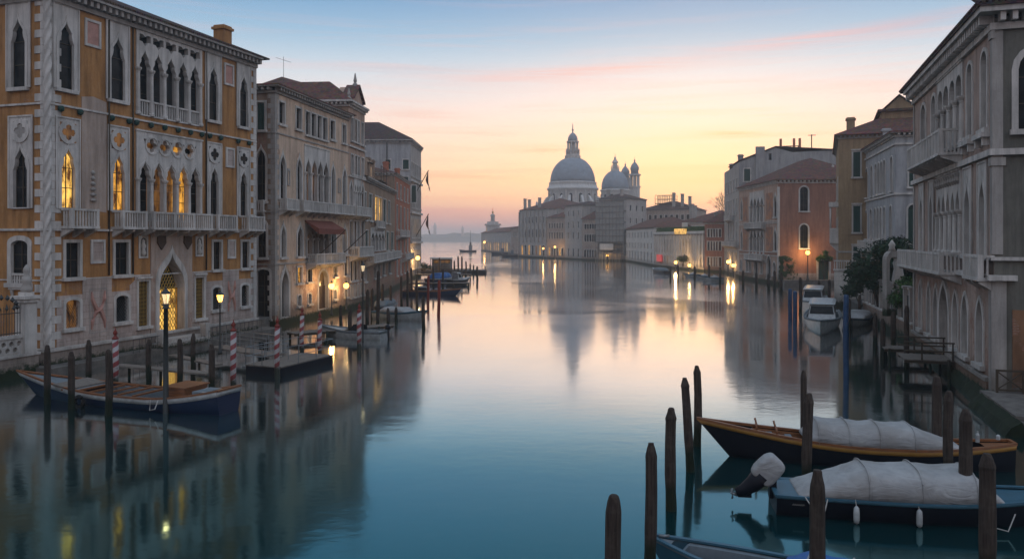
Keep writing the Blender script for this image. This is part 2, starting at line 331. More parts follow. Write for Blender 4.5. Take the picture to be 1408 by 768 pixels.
# ------------------------------------------------------------------ mesh helpers
def inpoly(x, y, p):
    c = False; j = len(p) - 1
    for i in range(len(p)):
        xi, yi = p[i]; xj, yj = p[j]
        if (yi > y) != (yj > y) and x < (xj - xi) * (y - yi) / (yj - yi) + xi: c = not c
        j = i
    return c
class MB:
    def __init__(s, T=None): s.v = []; s.f = []; s.T = T; s.sm = False; s.smf = []
    def add(s, vs, fs):
        b = len(s.v)
        s.v += [s.T(*p) if s.T else tuple(p) for p in vs]; s.f += [tuple(b + i for i in f) for f in fs]; s.smf += [s.sm] * len(fs)
        return s
    def box(s, x0, x1, y0, y1, z0, z1):
        return s.add([(x0, y0, z0), (x1, y0, z0), (x1, y1, z0), (x0, y1, z0), (x0, y0, z1), (x1, y0, z1), (x1, y1, z1), (x0, y1, z1)],
                     [(0, 3, 2, 1), (4, 5, 6, 7), (0, 1, 5, 4), (1, 2, 6, 5), (2, 3, 7, 6), (3, 0, 4, 7)])
    def rings(s, rings, closed=True, cap=True):
        n = len(rings[0]); vs = [p for r in rings for p in r]; fs = []
        for i in range(len(rings) - 1):
            for j in range(n if closed else n - 1):
                k = (j + 1) % n; fs.append((i * n + j, i * n + k, (i + 1) * n + k, (i + 1) * n + j))
        if cap: fs.append(tuple(reversed(range(n)))); fs.append(tuple((len(rings) - 1) * n + j for j in range(n)))
        return s.add(vs, fs)
    def tube(s, p0, p1, r0, r1=None, n=8):
        r1 = r0 if r1 is None else r1; return s.path([p0, p1], [r0, r1], n)
    def path(s, pts, rs, n=8):
        pts = [Vector(p) for p in pts]; R = []
        if isinstance(rs, (int, float)): rs = [rs] * len(pts)
        for i, p in enumerate(pts):
            d = (pts[min(i + 1, len(pts) - 1)] - pts[max(i - 1, 0)]).normalized()
            a = Vector((0, 0, 1)) if abs(d.z) < .9 else Vector((1, 0, 0)); u = d.cross(a).normalized(); w = d.cross(u)
            R.append([tuple(p + (u * cos(2 * pi * k / n) + w * sin(2 * pi * k / n)) * rs[i]) for k in range(n)])
        o = s.sm; s.sm = n > 5; s.rings(R); s.sm = o; return s
    def lathe(s, cx, cy, prof, n=12, lob=None, a0=0, a1=2 * pi):
        R = []
        for (r, z) in prof:
            R.append([(cx + (r + (lob(a0 + (a1 - a0) * k / n, z) if lob else 0)) * cos(a0 + (a1 - a0) * k / n), cy + (r + (lob(a0 + (a1 - a0) * k / n, z) if lob else 0)) * sin(a0 + (a1 - a0) * k / n), z) for k in range(n)])
        return s.rings(R)
    def panel(s, out, holes, y0, yo=None, yh=None):
        """plate in the x-z plane at depth y0 with holes; edges run back to yo (outline) and yh (holes)"""
        pts = []; eds = []
        for lp in [out] + holes:
            b = len(pts); pts += [Vector(p) for p in lp]; eds += [(b + i, b + (i + 1) % len(lp)) for i in range(len(lp))]
        r = delaunay_2d_cdt(pts, eds, [], 1, 1e-5)
        vo, _, fo = r[0], r[1], r[2]; fs = []
        for t in fo:
            gx = sum(vo[i].x for i in t) / len(t); gy = sum(vo[i].y for i in t) / len(t)
            if inpoly(gx, gy, out) and not any(inpoly(gx, gy, h) for h in holes): fs.append(tuple(t))
        s.add([(p.x, y0, p.y) for p in vo], fs)
        def edge(lp, y1):
            n = len(lp); s.add([(a, y0, c) for a, c in lp] + [(a, y1, c) for a, c in lp], [(i, (i + 1) % n, n + (i + 1) % n, n + i) for i in range(n)])
        if yo is not None: edge(out, yo)
        if yh is not None:
            for h in holes: edge(h, yh)
        return s
    def build(s, name, mat, parent=None, smooth=False):
        me = bpy.data.meshes.new(name); me.from_pydata(s.v, [], s.f); me.materials.append(M[mat] if isinstance(mat, str) else mat)
        me.polygons.foreach_set('use_smooth', [smooth or q for q in s.smf]); me.update()
        o = bpy.data.objects.new(name, me); COL.objects.link(o)
        if parent: o.parent = parent
        return o
def tag(o, label, cat=None, group=None, kind=None):
    o['label'] = label
    if cat: o['category'] = cat
    if group: o['group'] = group
    if kind: o['kind'] = kind
    return o
def thing(name, label, cat, loc=(0, 0, 0), rz=0., group=None):
    o = bpy.data.objects.new(name, None); COL.objects.link(o); o.location = loc; o.rotation_euler = (0, 0, rz); o.empty_display_size = .3
    return tag(o, label, cat, group)
def struct(o, kind='structure'): o['kind'] = kind; return o
def relocate(o, x, y, z, rz=0.):
    """give a one-mesh thing its origin at its base"""
    o.location = (x, y, z); o.rotation_euler = (0, 0, rz); return o
# pixel of the photograph (1408 wide) -> metres
def wx(px, D): return (px - CX) / FPX * D
def wz(py, D): return H - (py - HY) / FPX * D
def dep(py, z=0.): return (H - z) * FPX / (py - HY)
def gp(px, py, z=0.): D = dep(py, z); return (wx(px, D), D)

# ---- 2-D shapes
def rect(a, b, c, d): return [(a, c), (b, c), (b, d), (a, d)]
def arch(a, b, c, d, kind='round', seg=8):
    m = (a + b) / 2; w = (b - a) / 2
    if kind == 'rect': return rect(a, b, c, d)
    if kind == 'round':
        r = min(w, d - c); return [(a, c), (b, c)] + [(m + w * cos(pi * k / seg), d - r + r * sin(pi * k / seg)) for k in range(seg + 1)]
    if kind == 'seg':
        r = w * .45; return [(a, c), (b, c)] + [(m + w * cos(pi * k / seg), d - r + r * sin(pi * k / seg)) for k in range(seg + 1)]
    h = min(w * 2.6, (d - c) * .42); zs = d - h
    if kind == 'point':
        P_ = [(w, zs), (w, zs + .5 * h), (.55 * w, zs + .8 * h), (0, d)]
    else: P_ = [(w, zs), (w * 1.02, zs + .62 * h), (.12 * w, zs + .62 * h), (0, d)]
    R = []
    for k in range(seg + 1):
        t = k / seg; q = [(1 - t) ** 3, 3 * t * (1 - t) ** 2, 3 * t * t * (1 - t), t ** 3]
        xx = sum(q[i] * P_[i][0] for i in range(4)); zz = sum(q[i] * P_[i][1] for i in range(4))
        if kind == 'cusp' and .12 < t < .36: xx *= .80
        R.append((xx, zz))
    return [(a, c), (b, c)] + [(m + x, z) for x, z in R] + [(m - x, z) for x, z in reversed(R[:-1])]
def grow(kind, a, b, c, d, s): 
    top = s * (1.7 if kind in ('ogee', 'cusp') else 1.0)
    return arch(a - s, b + s, c - s * .4, d + top, 'ogee' if kind == 'cusp' else kind)
def quatre(cx, cz, r, n=5):
    pts = []
    for q in range(4):
        a = q * pi / 2; ox = cx + r * .52 * cos(a); oz = cz + r * .52 * sin(a)
        for k in range(n): t = a - pi * .62 + 1.24 * pi * k / (n - 1); pts.append((ox + r * .44 * cos(t), oz + r * .44 * sin(t)))
    return pts
def circ(cx, cz, r, n=16): return [(cx + r * cos(2 * pi * k / n), cz + r * sin(2 * pi * k / n)) for k in range(n)]

# ------------------------------------------------------------------ buildings
class Bld:
    """a palace: local x runs along the front (left to right in the picture), y goes into the building"""
    def __init__(s, name, label, A, B, depth, top, cat='palace', group=None):
        s.A = Vector(A); s.B = Vector(B); d = s.B - s.A; s.L = d.length; s.d = d / s.L; s.ang = atan2(s.d.y, s.d.x)
        s.n = Vector((-s.d.y, s.d.x)); s.dep = depth; s.top = top
        s.root = thing(name, label, cat, (A[0], A[1], 0), s.ang, group)
        s.holes = {'f': [], 'l': [], 'r': []}; s.segs = {}
    def T(s, f):
        D = s.dep; L = s.L
        return {'f': lambda u, y, z: (u, y, z), 'l': lambda u, y, z: (y, D - u, z), 'r': lambda u, y, z: (L - y, u, z), 'b': lambda u, y, z: (L - u, D - y, z)}[f]
    def face(s, f):
        if f == 'f': return s.A, s.d
        if f == 'l': return s.A + s.n * s.dep, -s.n
        return s.B, s.n
    def u(s, px, f='f'):
        O, d = s.face(f); r = (px - CX) / FPX          # O + u d = t (r,1)
        return (r * O.y - O.x) / (d.x - r * d.y)
    def z(s, px, py, f='f'):
        O, d = s.face(f); Y = (O + d * s.u(px, f)).y; return wz(py, Y)
    def part(s, mb, name, mat, parent=None, label=None):
        o = mb.build(name, mat, parent or s.root)
        if label: o['label'] = label
        return o
    def win(s, f, kind, u0, u1, z0, z1, sw=.16, proud=.07, rev=.22, pane='glass', bars=(2, 3), sill=True, stone='stone', frame='wood_t', pn='window', hood=False, box=None, shut=None, label=None):
        rev = min(rev, .2 + (rev - .2) * .45) if rev > .2 else rev; T = s.T(f); op = arch(u0, u1, z0, z1, kind)
        s.holes[f].append(grow(kind, u0, u1, z0, z1, sw * .5))
        mb = MB(T)
        if box:      # rectangular carved surround
            mb.panel(rect(u0 - box[0], u1 + box[0], z0 - .05, box[1]), [grow(kind, u0, u1, z0, z1, sw * .3)], -proud, .02, -proud * .3)
            mb.panel(grow(kind, u0, u1, z0, z1, sw), [op], -proud - .04, -proud + .01, rev)
            b0, b1 = u0 - box[0], u1 + box[0]
            for (x0, x1, zA, zB) in ((b0 - .05, b0 + .05, z0 - .05, box[1] + .05), (b1 - .05, b1 + .05, z0 - .05, box[1] + .05), (b0 + .05, b1 - .05, box[1] - .05, box[1] + .05)):
                mb.box(x0, x1, -proud - .05, -proud + .005, zA, zB)
        else: mb.panel(grow(kind, u0, u1, z0, z1, sw), [op], -proud, .02, rev)
        if sill: mb.box(u0 - sw - .08, u1 + sw + .08, -proud - .16, .02, z0 - sw * .4 - .14, z0 - .002)
        if hood: mb.box(u0 - sw - .05, u1 + sw + .05, -proud - .14, .02, z1 + sw + .02, z1 + sw + .16)
        o = s.part(mb, pn, stone, label=label)
        pm = MB(T); e = .03; pm.panel(rect(u0 - e, u1 + e, z0 - e, z1 + e), [], rev - .01); s.part(pm, 'pane', pane, o)
        if shut:
            sm = MB(T); w = (u1 - u0) * .5
            for (a, b) in ((u0 + .01, u0 + w - .01), (u0 + w + .01, u1 - .01)):
                sm.box(a, b, rev - .14, rev - .09, z0 + .01, z1 - .02 if kind == 'rect' else z1 - w * .9)
                k = z0 + .08
                while k < z1 - .2: sm.box(a + .05, b - .05, rev - .16, rev - .139, k, k + .05); k += .12
            s.part(sm, 'shutter', shut, o)
        elif bars:
            fm = MB(T); nx, nzb = bars; y0 = rev - .07; y1 = rev - .03
            for i in range(nx + 1):
                c = u0 + (u1 - u0) * i / nx; fm.box(c - .03, c + .03, y0, y1, z0, z1)
            for i in range(nzb + 1):
                c = z0 + (z1 - z0) * i / nzb; fm.box(u0 + .03, u1 - .03, y0 + .004, y1 - .004, c - .025, c + .025)
            s.part(fm, 'frame', frame, o)
        return o
    def loggia(s, f, u0, u1, z0, z1, n, zt, kind='ogee', qz=None, qr=.5, pane='glass', lits=(), stone='stone', col=.12, end=True, zcap=None, carve=False, th=.28, rev=.6, tz=None):
        """row of n arched lights with columns under a tracery head"""
        T = s.T(f); w = (u1 - u0) / n; holes = []; g = col * .8
        for i in range(n): holes.append(arch(u0 + i * w + g, u0 + (i + 1) * w - g, z0, zt, kind, 10))
        if qz is not None:
            for i in range(1, n): holes.append(quatre(u0 + i * w, qz, qr))
            for i in range(n):
                c = u0 + (i + .5) * w; holes.append([(c - .13, qz + .42), (c + .13, qz + .42), (c, qz + .02)])
        if tz is not None:
            for i in range(n):
                c = u0 + (i + .5) * w; holes.append([(c, tz - .25), (c + w * .2, tz + .05), (c + w * .42, tz + .08), (c + w * .40, tz + .55), (c + w * .14, tz + .55), (c, tz + .4), (c - w * .14, tz + .55), (c - w * .40, tz + .55), (c - w * .42, tz + .08), (c - w * .2, tz + .05)])
        s.holes[f].append(rect(u0 - .05, u1 + .05, z0 - .05, z1 - .1))
        mb = MB(T); mb.panel(rect(u0 - .16, u1 + .16, z0 - .1, z1), holes, -.08, .03, th)
        mb.box(u0 - .22, u1 + .22, -.14, .03, z1 + .001, z1 + .12)
        if qz is not None:
            for i in range(1, n):
                c = u0 + i * w; mb.panel(circ(c, qz, qr * 1.24), [circ(c, qz, qr * 1.06)], -.13, -.07, -.07)
            for i in range(n):
                a = u0 + i * w; o_ = arch(a + g - .07, a + w - g + .07, z0 + (zt - z0) * .5, zt + .13, 'ogee' if kind == 'cusp' else kind, 10); i_ = arch(a + g, a + w - g, z0 + (zt - z0) * .5 + .01, zt, 'ogee' if kind == 'cusp' else kind, 10)
                mb.panel(o_, [i_], -.12, -.07, -.07)
        o = s.part(mb, 'tracery', stone)
        cm_z = zcap if zcap else zt - min(w * 1.1, (zt - z0) * .35)
        for i in range(0 if end else 1, n + 1 if end else n):
            c = u0 + i * w; cb = MB(T)
            cb.lathe(c, -.05, [(col * 1.5, z0 - .05), (col * 1.5, z0 + .1), (col * 1.1, z0 + .16), (col, z0 + .3), (col * .86, cm_z - .32), (col * 1.05, cm_z - .28), (col * .95, cm_z - .22), (col * 1.7, cm_z - .04), (col * 1.8, cm_z + .06)], 8)
            s.part(cb, 'column', stone)
        for i in range(n):
            pm = MB(T); pm.panel(rect(u0 + i * w + .002, u0 + (i + 1) * w - .002, z0 - .05, z1), [], rev)
            q = s.part(pm, 'pane', lits[i] if i < len(lits) and lits[i] else pane, o)
            fm = MB(T); c = u0 + (i + .5) * w
            fm.box(c - .03, c + .03, rev - .06, rev - .02, z0, zt); 
            for k in (.33, .62): fm.box(u0 + i * w + .1, u0 + (i + 1) * w - .1, rev - .056, rev - .024, z0 + (zt - z0) * k - .02, z0 + (zt - z0) * k + .02)
            s.part(fm, 'glazing_bar', 'wood_t', o)
        rb = MB(T); e = .055
        for (a, b, c2, d2) in ((u0 - e, u0 - e + .01, z0, z1), (u1 + e - .01, u1 + e, z0, z1)): rb.box(a, b, .03, rev, c2 - .04, d2 - .1)
        rb.box(u0 - e, u1 + e, .03, rev, z0 - .06, z0 - .05); rb.box(u0 - e, u1 + e, .03, rev, z1 - .1, z1 - .09)
        s.part(rb, 'reveal', stone, o)
        return o
    def balcony(s, f, u0, u1, z0, z1, out=.9, stone='stone', step=.24, nb=None, panelled=False):
        T = s.T(f); mb = MB(T); h = z1 - z0; zf = z0 + .16
        mb.box(u0 - .04, u1 + .04, -out - .05, 0, z0, zf)
        mb.box(u0, u1, -out, -out + .16, z1 - .13, z1); mb.box(u0, u0 + .16, -out + .16, 0, z1 - .13, z1 - .002); mb.box(u1 - .16, u1, -out + .16, 0, z1 - .13, z1 - .002)
        n = max(1, round((u1 - u0) / 1.9))
        for i in range(n + 1):
            c = u0 + .08 + (u1 - u0 - .16) * i / n; mb.box(c - .1, c + .1, -out - .02, -out + .18, zf, z1 + .02)
        nb = nb if nb is not None else max(2, round((u1 - u0) / 1.3))
        for i in range(nb + 1):
            c = u0 + .15 + (u1 - u0 - .3) * i / nb
            mb.rings([[(c - .1, 0, z0), (c + .1, 0, z0), (c + .1, 0, z0 - .55), (c - .1, 0, z0 - .55)], [(c - .1, -out * .45, z0), (c + .1, -out * .45, z0), (c + .1, -out * .45, z0 - .32), (c - .1, -out * .45, z0 - .32)],
                      [(c - .1, -out * .92, z0), (c + .1, -out * .92, z0), (c + .1, -out * .92, z0 - .12), (c - .1, -out * .92, z0 - .12)]])
        o = s.part(mb, 'balcony', stone)
        bb = MB(T); w = .045
        if panelled: bb.box(u0 + .05, u1 - .05, -out + .05, -out + .1, zf, z1 - .13); bb.T = T
        k = u0 + step
        while k < u1 - step * .6:
            bb.box(k - w, k + w, -out + .03 if not panelled else -out + .02, -out + .12, zf, z1 - .13); k += step
        k = -out + step
        while k < -.1:
            for c in (u0 + .08, u1 - .08): bb.box(c - w, c + w, k - w, k + w, zf, z1 - .13)
            k += step
        s.part(bb, 'balustrade', stone, o)
        return o
    def course(s, faces, z0, z1, out=.1, name='string_course', mat='stone', u=None):
        """moulding that runs round the given faces"""
        mb = MB(); L, D = s.L, s.dep
        a, b = u if u else (0, L)
        xa = -out if ('l' in faces and not u) else a; xb = L + out if ('r' in faces and not u) else b
        mb.box(xa, xb, -out, .001, z0, z1)
        if 'l' in faces: mb.box(-out, .001, .002, D, z0, z1)
        if 'r' in faces: mb.box(L - .001, L + out, .002, D, z0, z1)
        return s.part(mb, name, mat)
    def cornice(s, faces, z, out=.6, h=.7, dent=.45, mat='stone', name='cornice'):
        mb = MB(); L, D = s.L, s.dep
        xa = -out if 'l' in faces else 0; xb = L + out if 'r' in faces else L
        for (zz, o1, hh) in ((z, out * .25, h * .3), (z + h * .7, out, h * .3)):
            xa = -o1 if 'l' in faces else 0; xb = L + o1 if 'r' in faces else L
            mb.box(xa, xb, -o1, .01, zz, zz + hh)
            if 'l' in faces: mb.box(-o1, .01, .012, D, zz, zz + hh)
            if 'r' in faces: mb.box(L - .01, L + o1, .012, D, zz, zz + hh)
        mb.box(.0, L, -.03, .01, z + h * .3, z + h * .7)
        q = dent * .22
        def dn(T, Ln):
            m2 = MB(T); k = dent * .5
            while k < Ln: m2.box(k - q, k + q, -out * .8, -.03, z + h * .32, z + h * .7 - .002); k += dent
            mb.add(m2.v, m2.f)
        dn(s.T('f'), L)
        if 'l' in faces: dn(s.T('l'), D)
        if 'r' in faces: dn(s.T('r'), D)
        return s.part(mb, name, mat)
    def walls(s, mats, z0=-.6, tops=None, gap=None):
        """wall meshes, one per face that has its own finish"""
        L, D, t = s.L, s.dep, s.top
        groups = {}
        for f in 'flrb': groups.setdefault(mats.get(f, mats['f']), []).append(f)
        for mat, fs in groups.items():
            mb = MB()
            for f in fs:
                Ln = L if f in 'fb' else D; tt = tops.get(f, t) if tops else t
                m2 = MB(s.T(f)); m2.panel(rect(0, Ln, z0, tt), s.holes.get(f, []), 0., None, .3 if s.holes.get(f) else None); mb.add(m2.v, m2.f)
            s.part(mb, 'wall', mat)
    def roof(s, z, h, over=.6, mat='tiles', inset=None, kind='hip', base=None):
        L, D = s.L, s.dep; mb = MB(); o = over; z0 = z
        a = min(L, D) / 2
        if kind == 'hip':
            if L >= D: r = [(D / 2 - o * 0, D / 2), (L - D / 2, D / 2)]
            else: r = [(L / 2, L / 2), (L / 2, D - L / 2)]
            v = [(-o, -o, z0), (L + o, -o, z0), (L + o, D + o, z0), (-o, D + o, z0), (r[0][0], r[0][1], z0 + h), (r[1][0], r[1][1], z0 + h)]
            f = [(0, 1, 5, 4), (1, 2, 5), (2, 3, 4, 5), (3, 0, 4)] if L >= D else [(0, 1, 4), (1, 2, 5, 4), (2, 3, 5), (3, 0, 4, 5)]
            mb.add(v + [(p[0], p[1], z0 - .12) for p in v[:4]], f + [(0, 6, 7, 1), (1, 7, 8, 2), (2, 8, 9, 3), (3, 9, 6, 0), (6, 9, 8, 7)])
        elif kind == 'gable_x':      # ridge along x
            mb.rings([[(-o, -o, z0), (-o, D / 2, z0 + h), (-o, D + o, z0), (-o, D + o, z0 - .12), (-o, D / 2, z0 + h - .14), (-o, -o, z0 - .12)],
                      [(L + o, -o, z0), (L + o, D / 2, z0 + h), (L + o, D + o, z0), (L + o, D + o, z0 - .12), (L + o, D / 2, z0 + h - .14), (L + o, -o, z0 - .12)]])
            mb.add([(0, 0, z0 - .1), (0, D / 2, z0 + h - .15), (0, D, z0 - .1), (L, 0, z0 - .1), (L, D / 2, z0 + h - .15), (L, D, z0 - .1)], [(0, 1, 2), (3, 4, 5)])
        elif kind == 'gable_y':
            mb.rings([[(-o, -o, z0), (L / 2, -o, z0 + h), (L + o, -o, z0), (L + o, -o, z0 - .12), (L / 2, -o, z0 + h - .14), (-o, -o, z0 - .12)],
                      [(-o, D + o, z0), (L / 2, D + o, z0 + h), (L + o, D + o, z0), (L + o, D + o, z0 - .12), (L / 2, D + o, z0 + h - .14), (-o, D + o, z0 - .12)]])
        elif kind == 'shed': mb.add([(-o, -o, z0), (L + o, -o, z0), (L + o, D, z0 + h), (-o, D, z0 + h), (-o, -o, z0 - .15), (L + o, -o, z0 - .15), (L + o, D, z0), (-o, D, z0)],
                                    [(0, 1, 2, 3), (0, 4, 5, 1), (1, 5, 6, 2), (3, 7, 4, 0), (2, 6, 7, 3), (4, 7, 6, 5)])
        # rows of raised cover tiles on the slopes
        rf = s.part(mb, 'roof', mat); s.rf = rf
        return rf
    def chimney(s, x, y, z0, z1, w=.7, mat='stone_d', flare=True, pots=0):
        mb = MB(); a = w / 2; mb.box(x - a, x + a, y - a, y + a, z0, z1 - .35)
        mb.box(x - a * 1.25, x + a * 1.25, y - a * 1.25, y + a * 1.25, z1 - .352, z1 - .15); mb.box(x - a * 1.0, x + a * 1.0, y - a * 1.0, y + a * 1.0, z1 - .15, z1)
        return s.part(mb, 'chimney', mat, getattr(s, 'rf', None))

def row_windows(b, f, us, z0, z1, w, kind='rect', **k):
    for u in us: b.win(f, kind, u - w / 2, u + w / 2, z0, z1, **k)
def grid_us(L, n, m=.9): return [m + (L - 2 * m) * (i + .5) / n for i in range(n)]

# ------------------------------------------------------------------ poles, boats, lamps, trees
def pole(label, px, py_w, py_top, r=.16, style='wood', group='timber mooring poles', lean=(0, 0), ztop=None):
    D = dep(py_w); x = wx(px, D); z = wz(py_top, D) if ztop is None else ztop
    mb = MB(); lx, ly = lean; bend = random.uniform(-.05, .05); ph = random.random() * 6
    if style == 'wood':
        prof = [(-2.5, 1.12), (-.3, 1.06), (.3, .98), (z * .35, 1.03), (z * .65, .97), (z - random.uniform(.36, .5), random.uniform(.9, 1.0)), (z - random.uniform(.26, .33), random.uniform(.9, 1.02)), (z - .12, random.uniform(.62, .8)), (z - .03, random.uniform(.45, .62)), (z, random.uniform(.3, .5))]
        prof.insert(4, (.55, .93))
        prof.sort()
    elif style in ('blue', 'red'): prof = [(-2.5, 1.05), (0, 1.0), (z * .5, .97), (z - .15, .93), (z, .7)]
    else: prof = [(-2.5, 1.), (0, 1.), (z * .5, 1.), (z, .98)]
    R = []
    n = 12
    for (zz, k) in prof:
        t = max(0, zz) / max(z, .1); ox = lx * zz + bend * sin(t * pi); oy = ly * zz
        R.append([(ox + r * k * (1 + .05 * sin(3 * a + ph) + .05 * noise.noise(Vector((a * 2, zz * .7, ph))) if style == 'wood' else 1) * cos(a), oy + r * k * (1 + .06 * sin(2 * a + ph) if style == 'wood' else 1) * sin(a), zz) for a in [2 * pi * i / n for i in range(n)]])
    mb.sm = style != 'wood'; mb.rings(R)
    mt = {'wood': 'pole', 'blue': 'bluepole', 'red': 'redpole', 'stripe': 'stripe'}[style]
    if style == 'stripe':
        o = thing('striped_mooring_pole', label, 'mooring pole', (x, D, 0), 0, group); mb.build('pole', mt, o)
        c = MB(); c.sm = True; c.lathe(0, 0, [(r * 1.1, z), (r * 1.15, z + .06), (r * .7, z + .12), (r * .35, z + .2), (r * .75, z + .3), (r * .7, z + .38), (r * .25, z + .48), (.01, z + .62)], 10); c.build('finial', 'redpole', o)
    else:
        o = mb.build('mooring_pole', mt); tag(o, label, 'mooring pole', group); o.location = (x, D, 0)
    return o
def pole_at(label, px, D, z, **k):
    return pole(label, px, HY + 8 * FPX / D, 0, ztop=z, **k)

def light(loc, power, parent, color=(1, .58, .22), r=.12):
    l = bpy.data.lights.new('bulb_light', 'POINT'); l.energy = power; l.color = color; l.shadow_soft_size = r
    o = bpy.data.objects.new('bulb_light', l); COL.objects.link(o); o.parent = parent; o.location = loc; return o
def lamp(label, x, y, z0, z1, lit='lamp', power=60, r=.05, group=None, glass=.19, cat='street lamp', globe=False):
    o = thing('street_lamp', label, cat, (x, y, z0), 0, group); h = z1 - z0
    p = MB(); p.sm = True; p.lathe(0, 0, [(r * 3, 0), (r * 3, .15), (r * 2, .25), (r * 1.6, .8), (r * 1.1, .9), (r, h * .5), (r * .8, h - .75), (r * 1.8, h - .72), (r * .8, h - .66), (r * 1.4, h - .52)], 10); p.build('post', 'iron', o)
    if globe:
        g = MB(); g.sm = True; g.lathe(0, 0, [(.02, h - .5)] + [(glass * cos(t), h - .5 + glass + glass * sin(t)) for t in [-pi / 2 + pi * i / 8 for i in range(1, 8)]] + [(.02, h - .5 + 2 * glass)], 12); g.build('lamp_glass', lit, o)
        c = MB(); c.lathe(0, 0, [(glass * .5, h - .5 + 1.93 * glass), (glass * .3, h - .4 + 2 * glass), (.01, h - .2 + 2 * glass)], 8); c.build('lantern_cap', 'iron', o)
        if power: light((0, 0, h - .5 + glass), power, o, r=glass * .6)
        return o
    g = MB(); g.lathe(0, 0, [(glass * .55, h - .5), (glass, h - .1), (glass * .9, h - .06)], 6); g.build('lamp_glass', lit, o)
    c = MB(); c.lathe(0, 0, [(glass * 1.2, h - .06), (glass * 1.1, h), (glass * .45, h + .12), (glass * .3, h + .16), (.01, h + .3)], 6)
    for k in range(6):
        a = pi / 3 * k; c.tube((glass * .57 * cos(a), glass * .57 * sin(a), h - .51), (glass * 1.03 * cos(a), glass * 1.03 * sin(a), h - .08), .012, n=4)
    c.build('lantern_cap', 'iron', o)
    if power: light((0, 0, h - .28), power, o, r=.1)
    return o

def crown(name, mat, parent, blobs, n, size, zflat=.8, seed=1, under=.25):
    """leaf faces scattered through the volume of several clumps"""
    rd = random.Random(seed); mb = MB(); tot = sum(b[3] ** 2 for b in blobs); vs = []; fs = []
    for (bx, by, bz, br) in blobs:
        k = int(n * br * br / tot)
        for _ in range(k):
            v = Vector((rd.gauss(0, 1), rd.gauss(0, 1), rd.gauss(0, 1))).normalized()
            q = noise.noise(v * 2.3 + Vector((bx, by, bz))) * .35
            rr = br * (rd.random() ** .35) * (.86 + q); p = Vector((bx + v.x * rr, by + v.y * rr, bz + v.z * rr * zflat))
            if noise.noise(p * (1.1 / max(br, .4)) + Vector((3, 1, 7))) < -.28: continue
            a = Vector((rd.gauss(0, 1), rd.gauss(0, 1), rd.gauss(0, .6))).normalized(); b = a.cross(v + Vector((.1, .2, .3))).normalized(); s_ = size * rd.uniform(.6, 1.3)
            i = len(vs); vs += [tuple(p - a * s_), tuple(p + b * s_ * .5), tuple(p + a * s_), tuple(p - b * s_ * .5)]; fs.append((i, i + 1, i + 2, i + 3))
    mb.add(vs, fs); return mb.build(name, mat, parent)
def limbs(parent, base, tips, r0, mat='bark'):
    mb = MB()
    for t in tips:
        m1 = Vector(base).lerp(Vector(t), .45) + Vector((random.uniform(-.2, .2), random.uniform(-.2, .2), .15)) * Vector(t).length * .12
        mb.path([base, tuple(m1), t], [r0, r0 * .6, r0 * .15], 7)
    return mb.build('trunk', mat, parent)

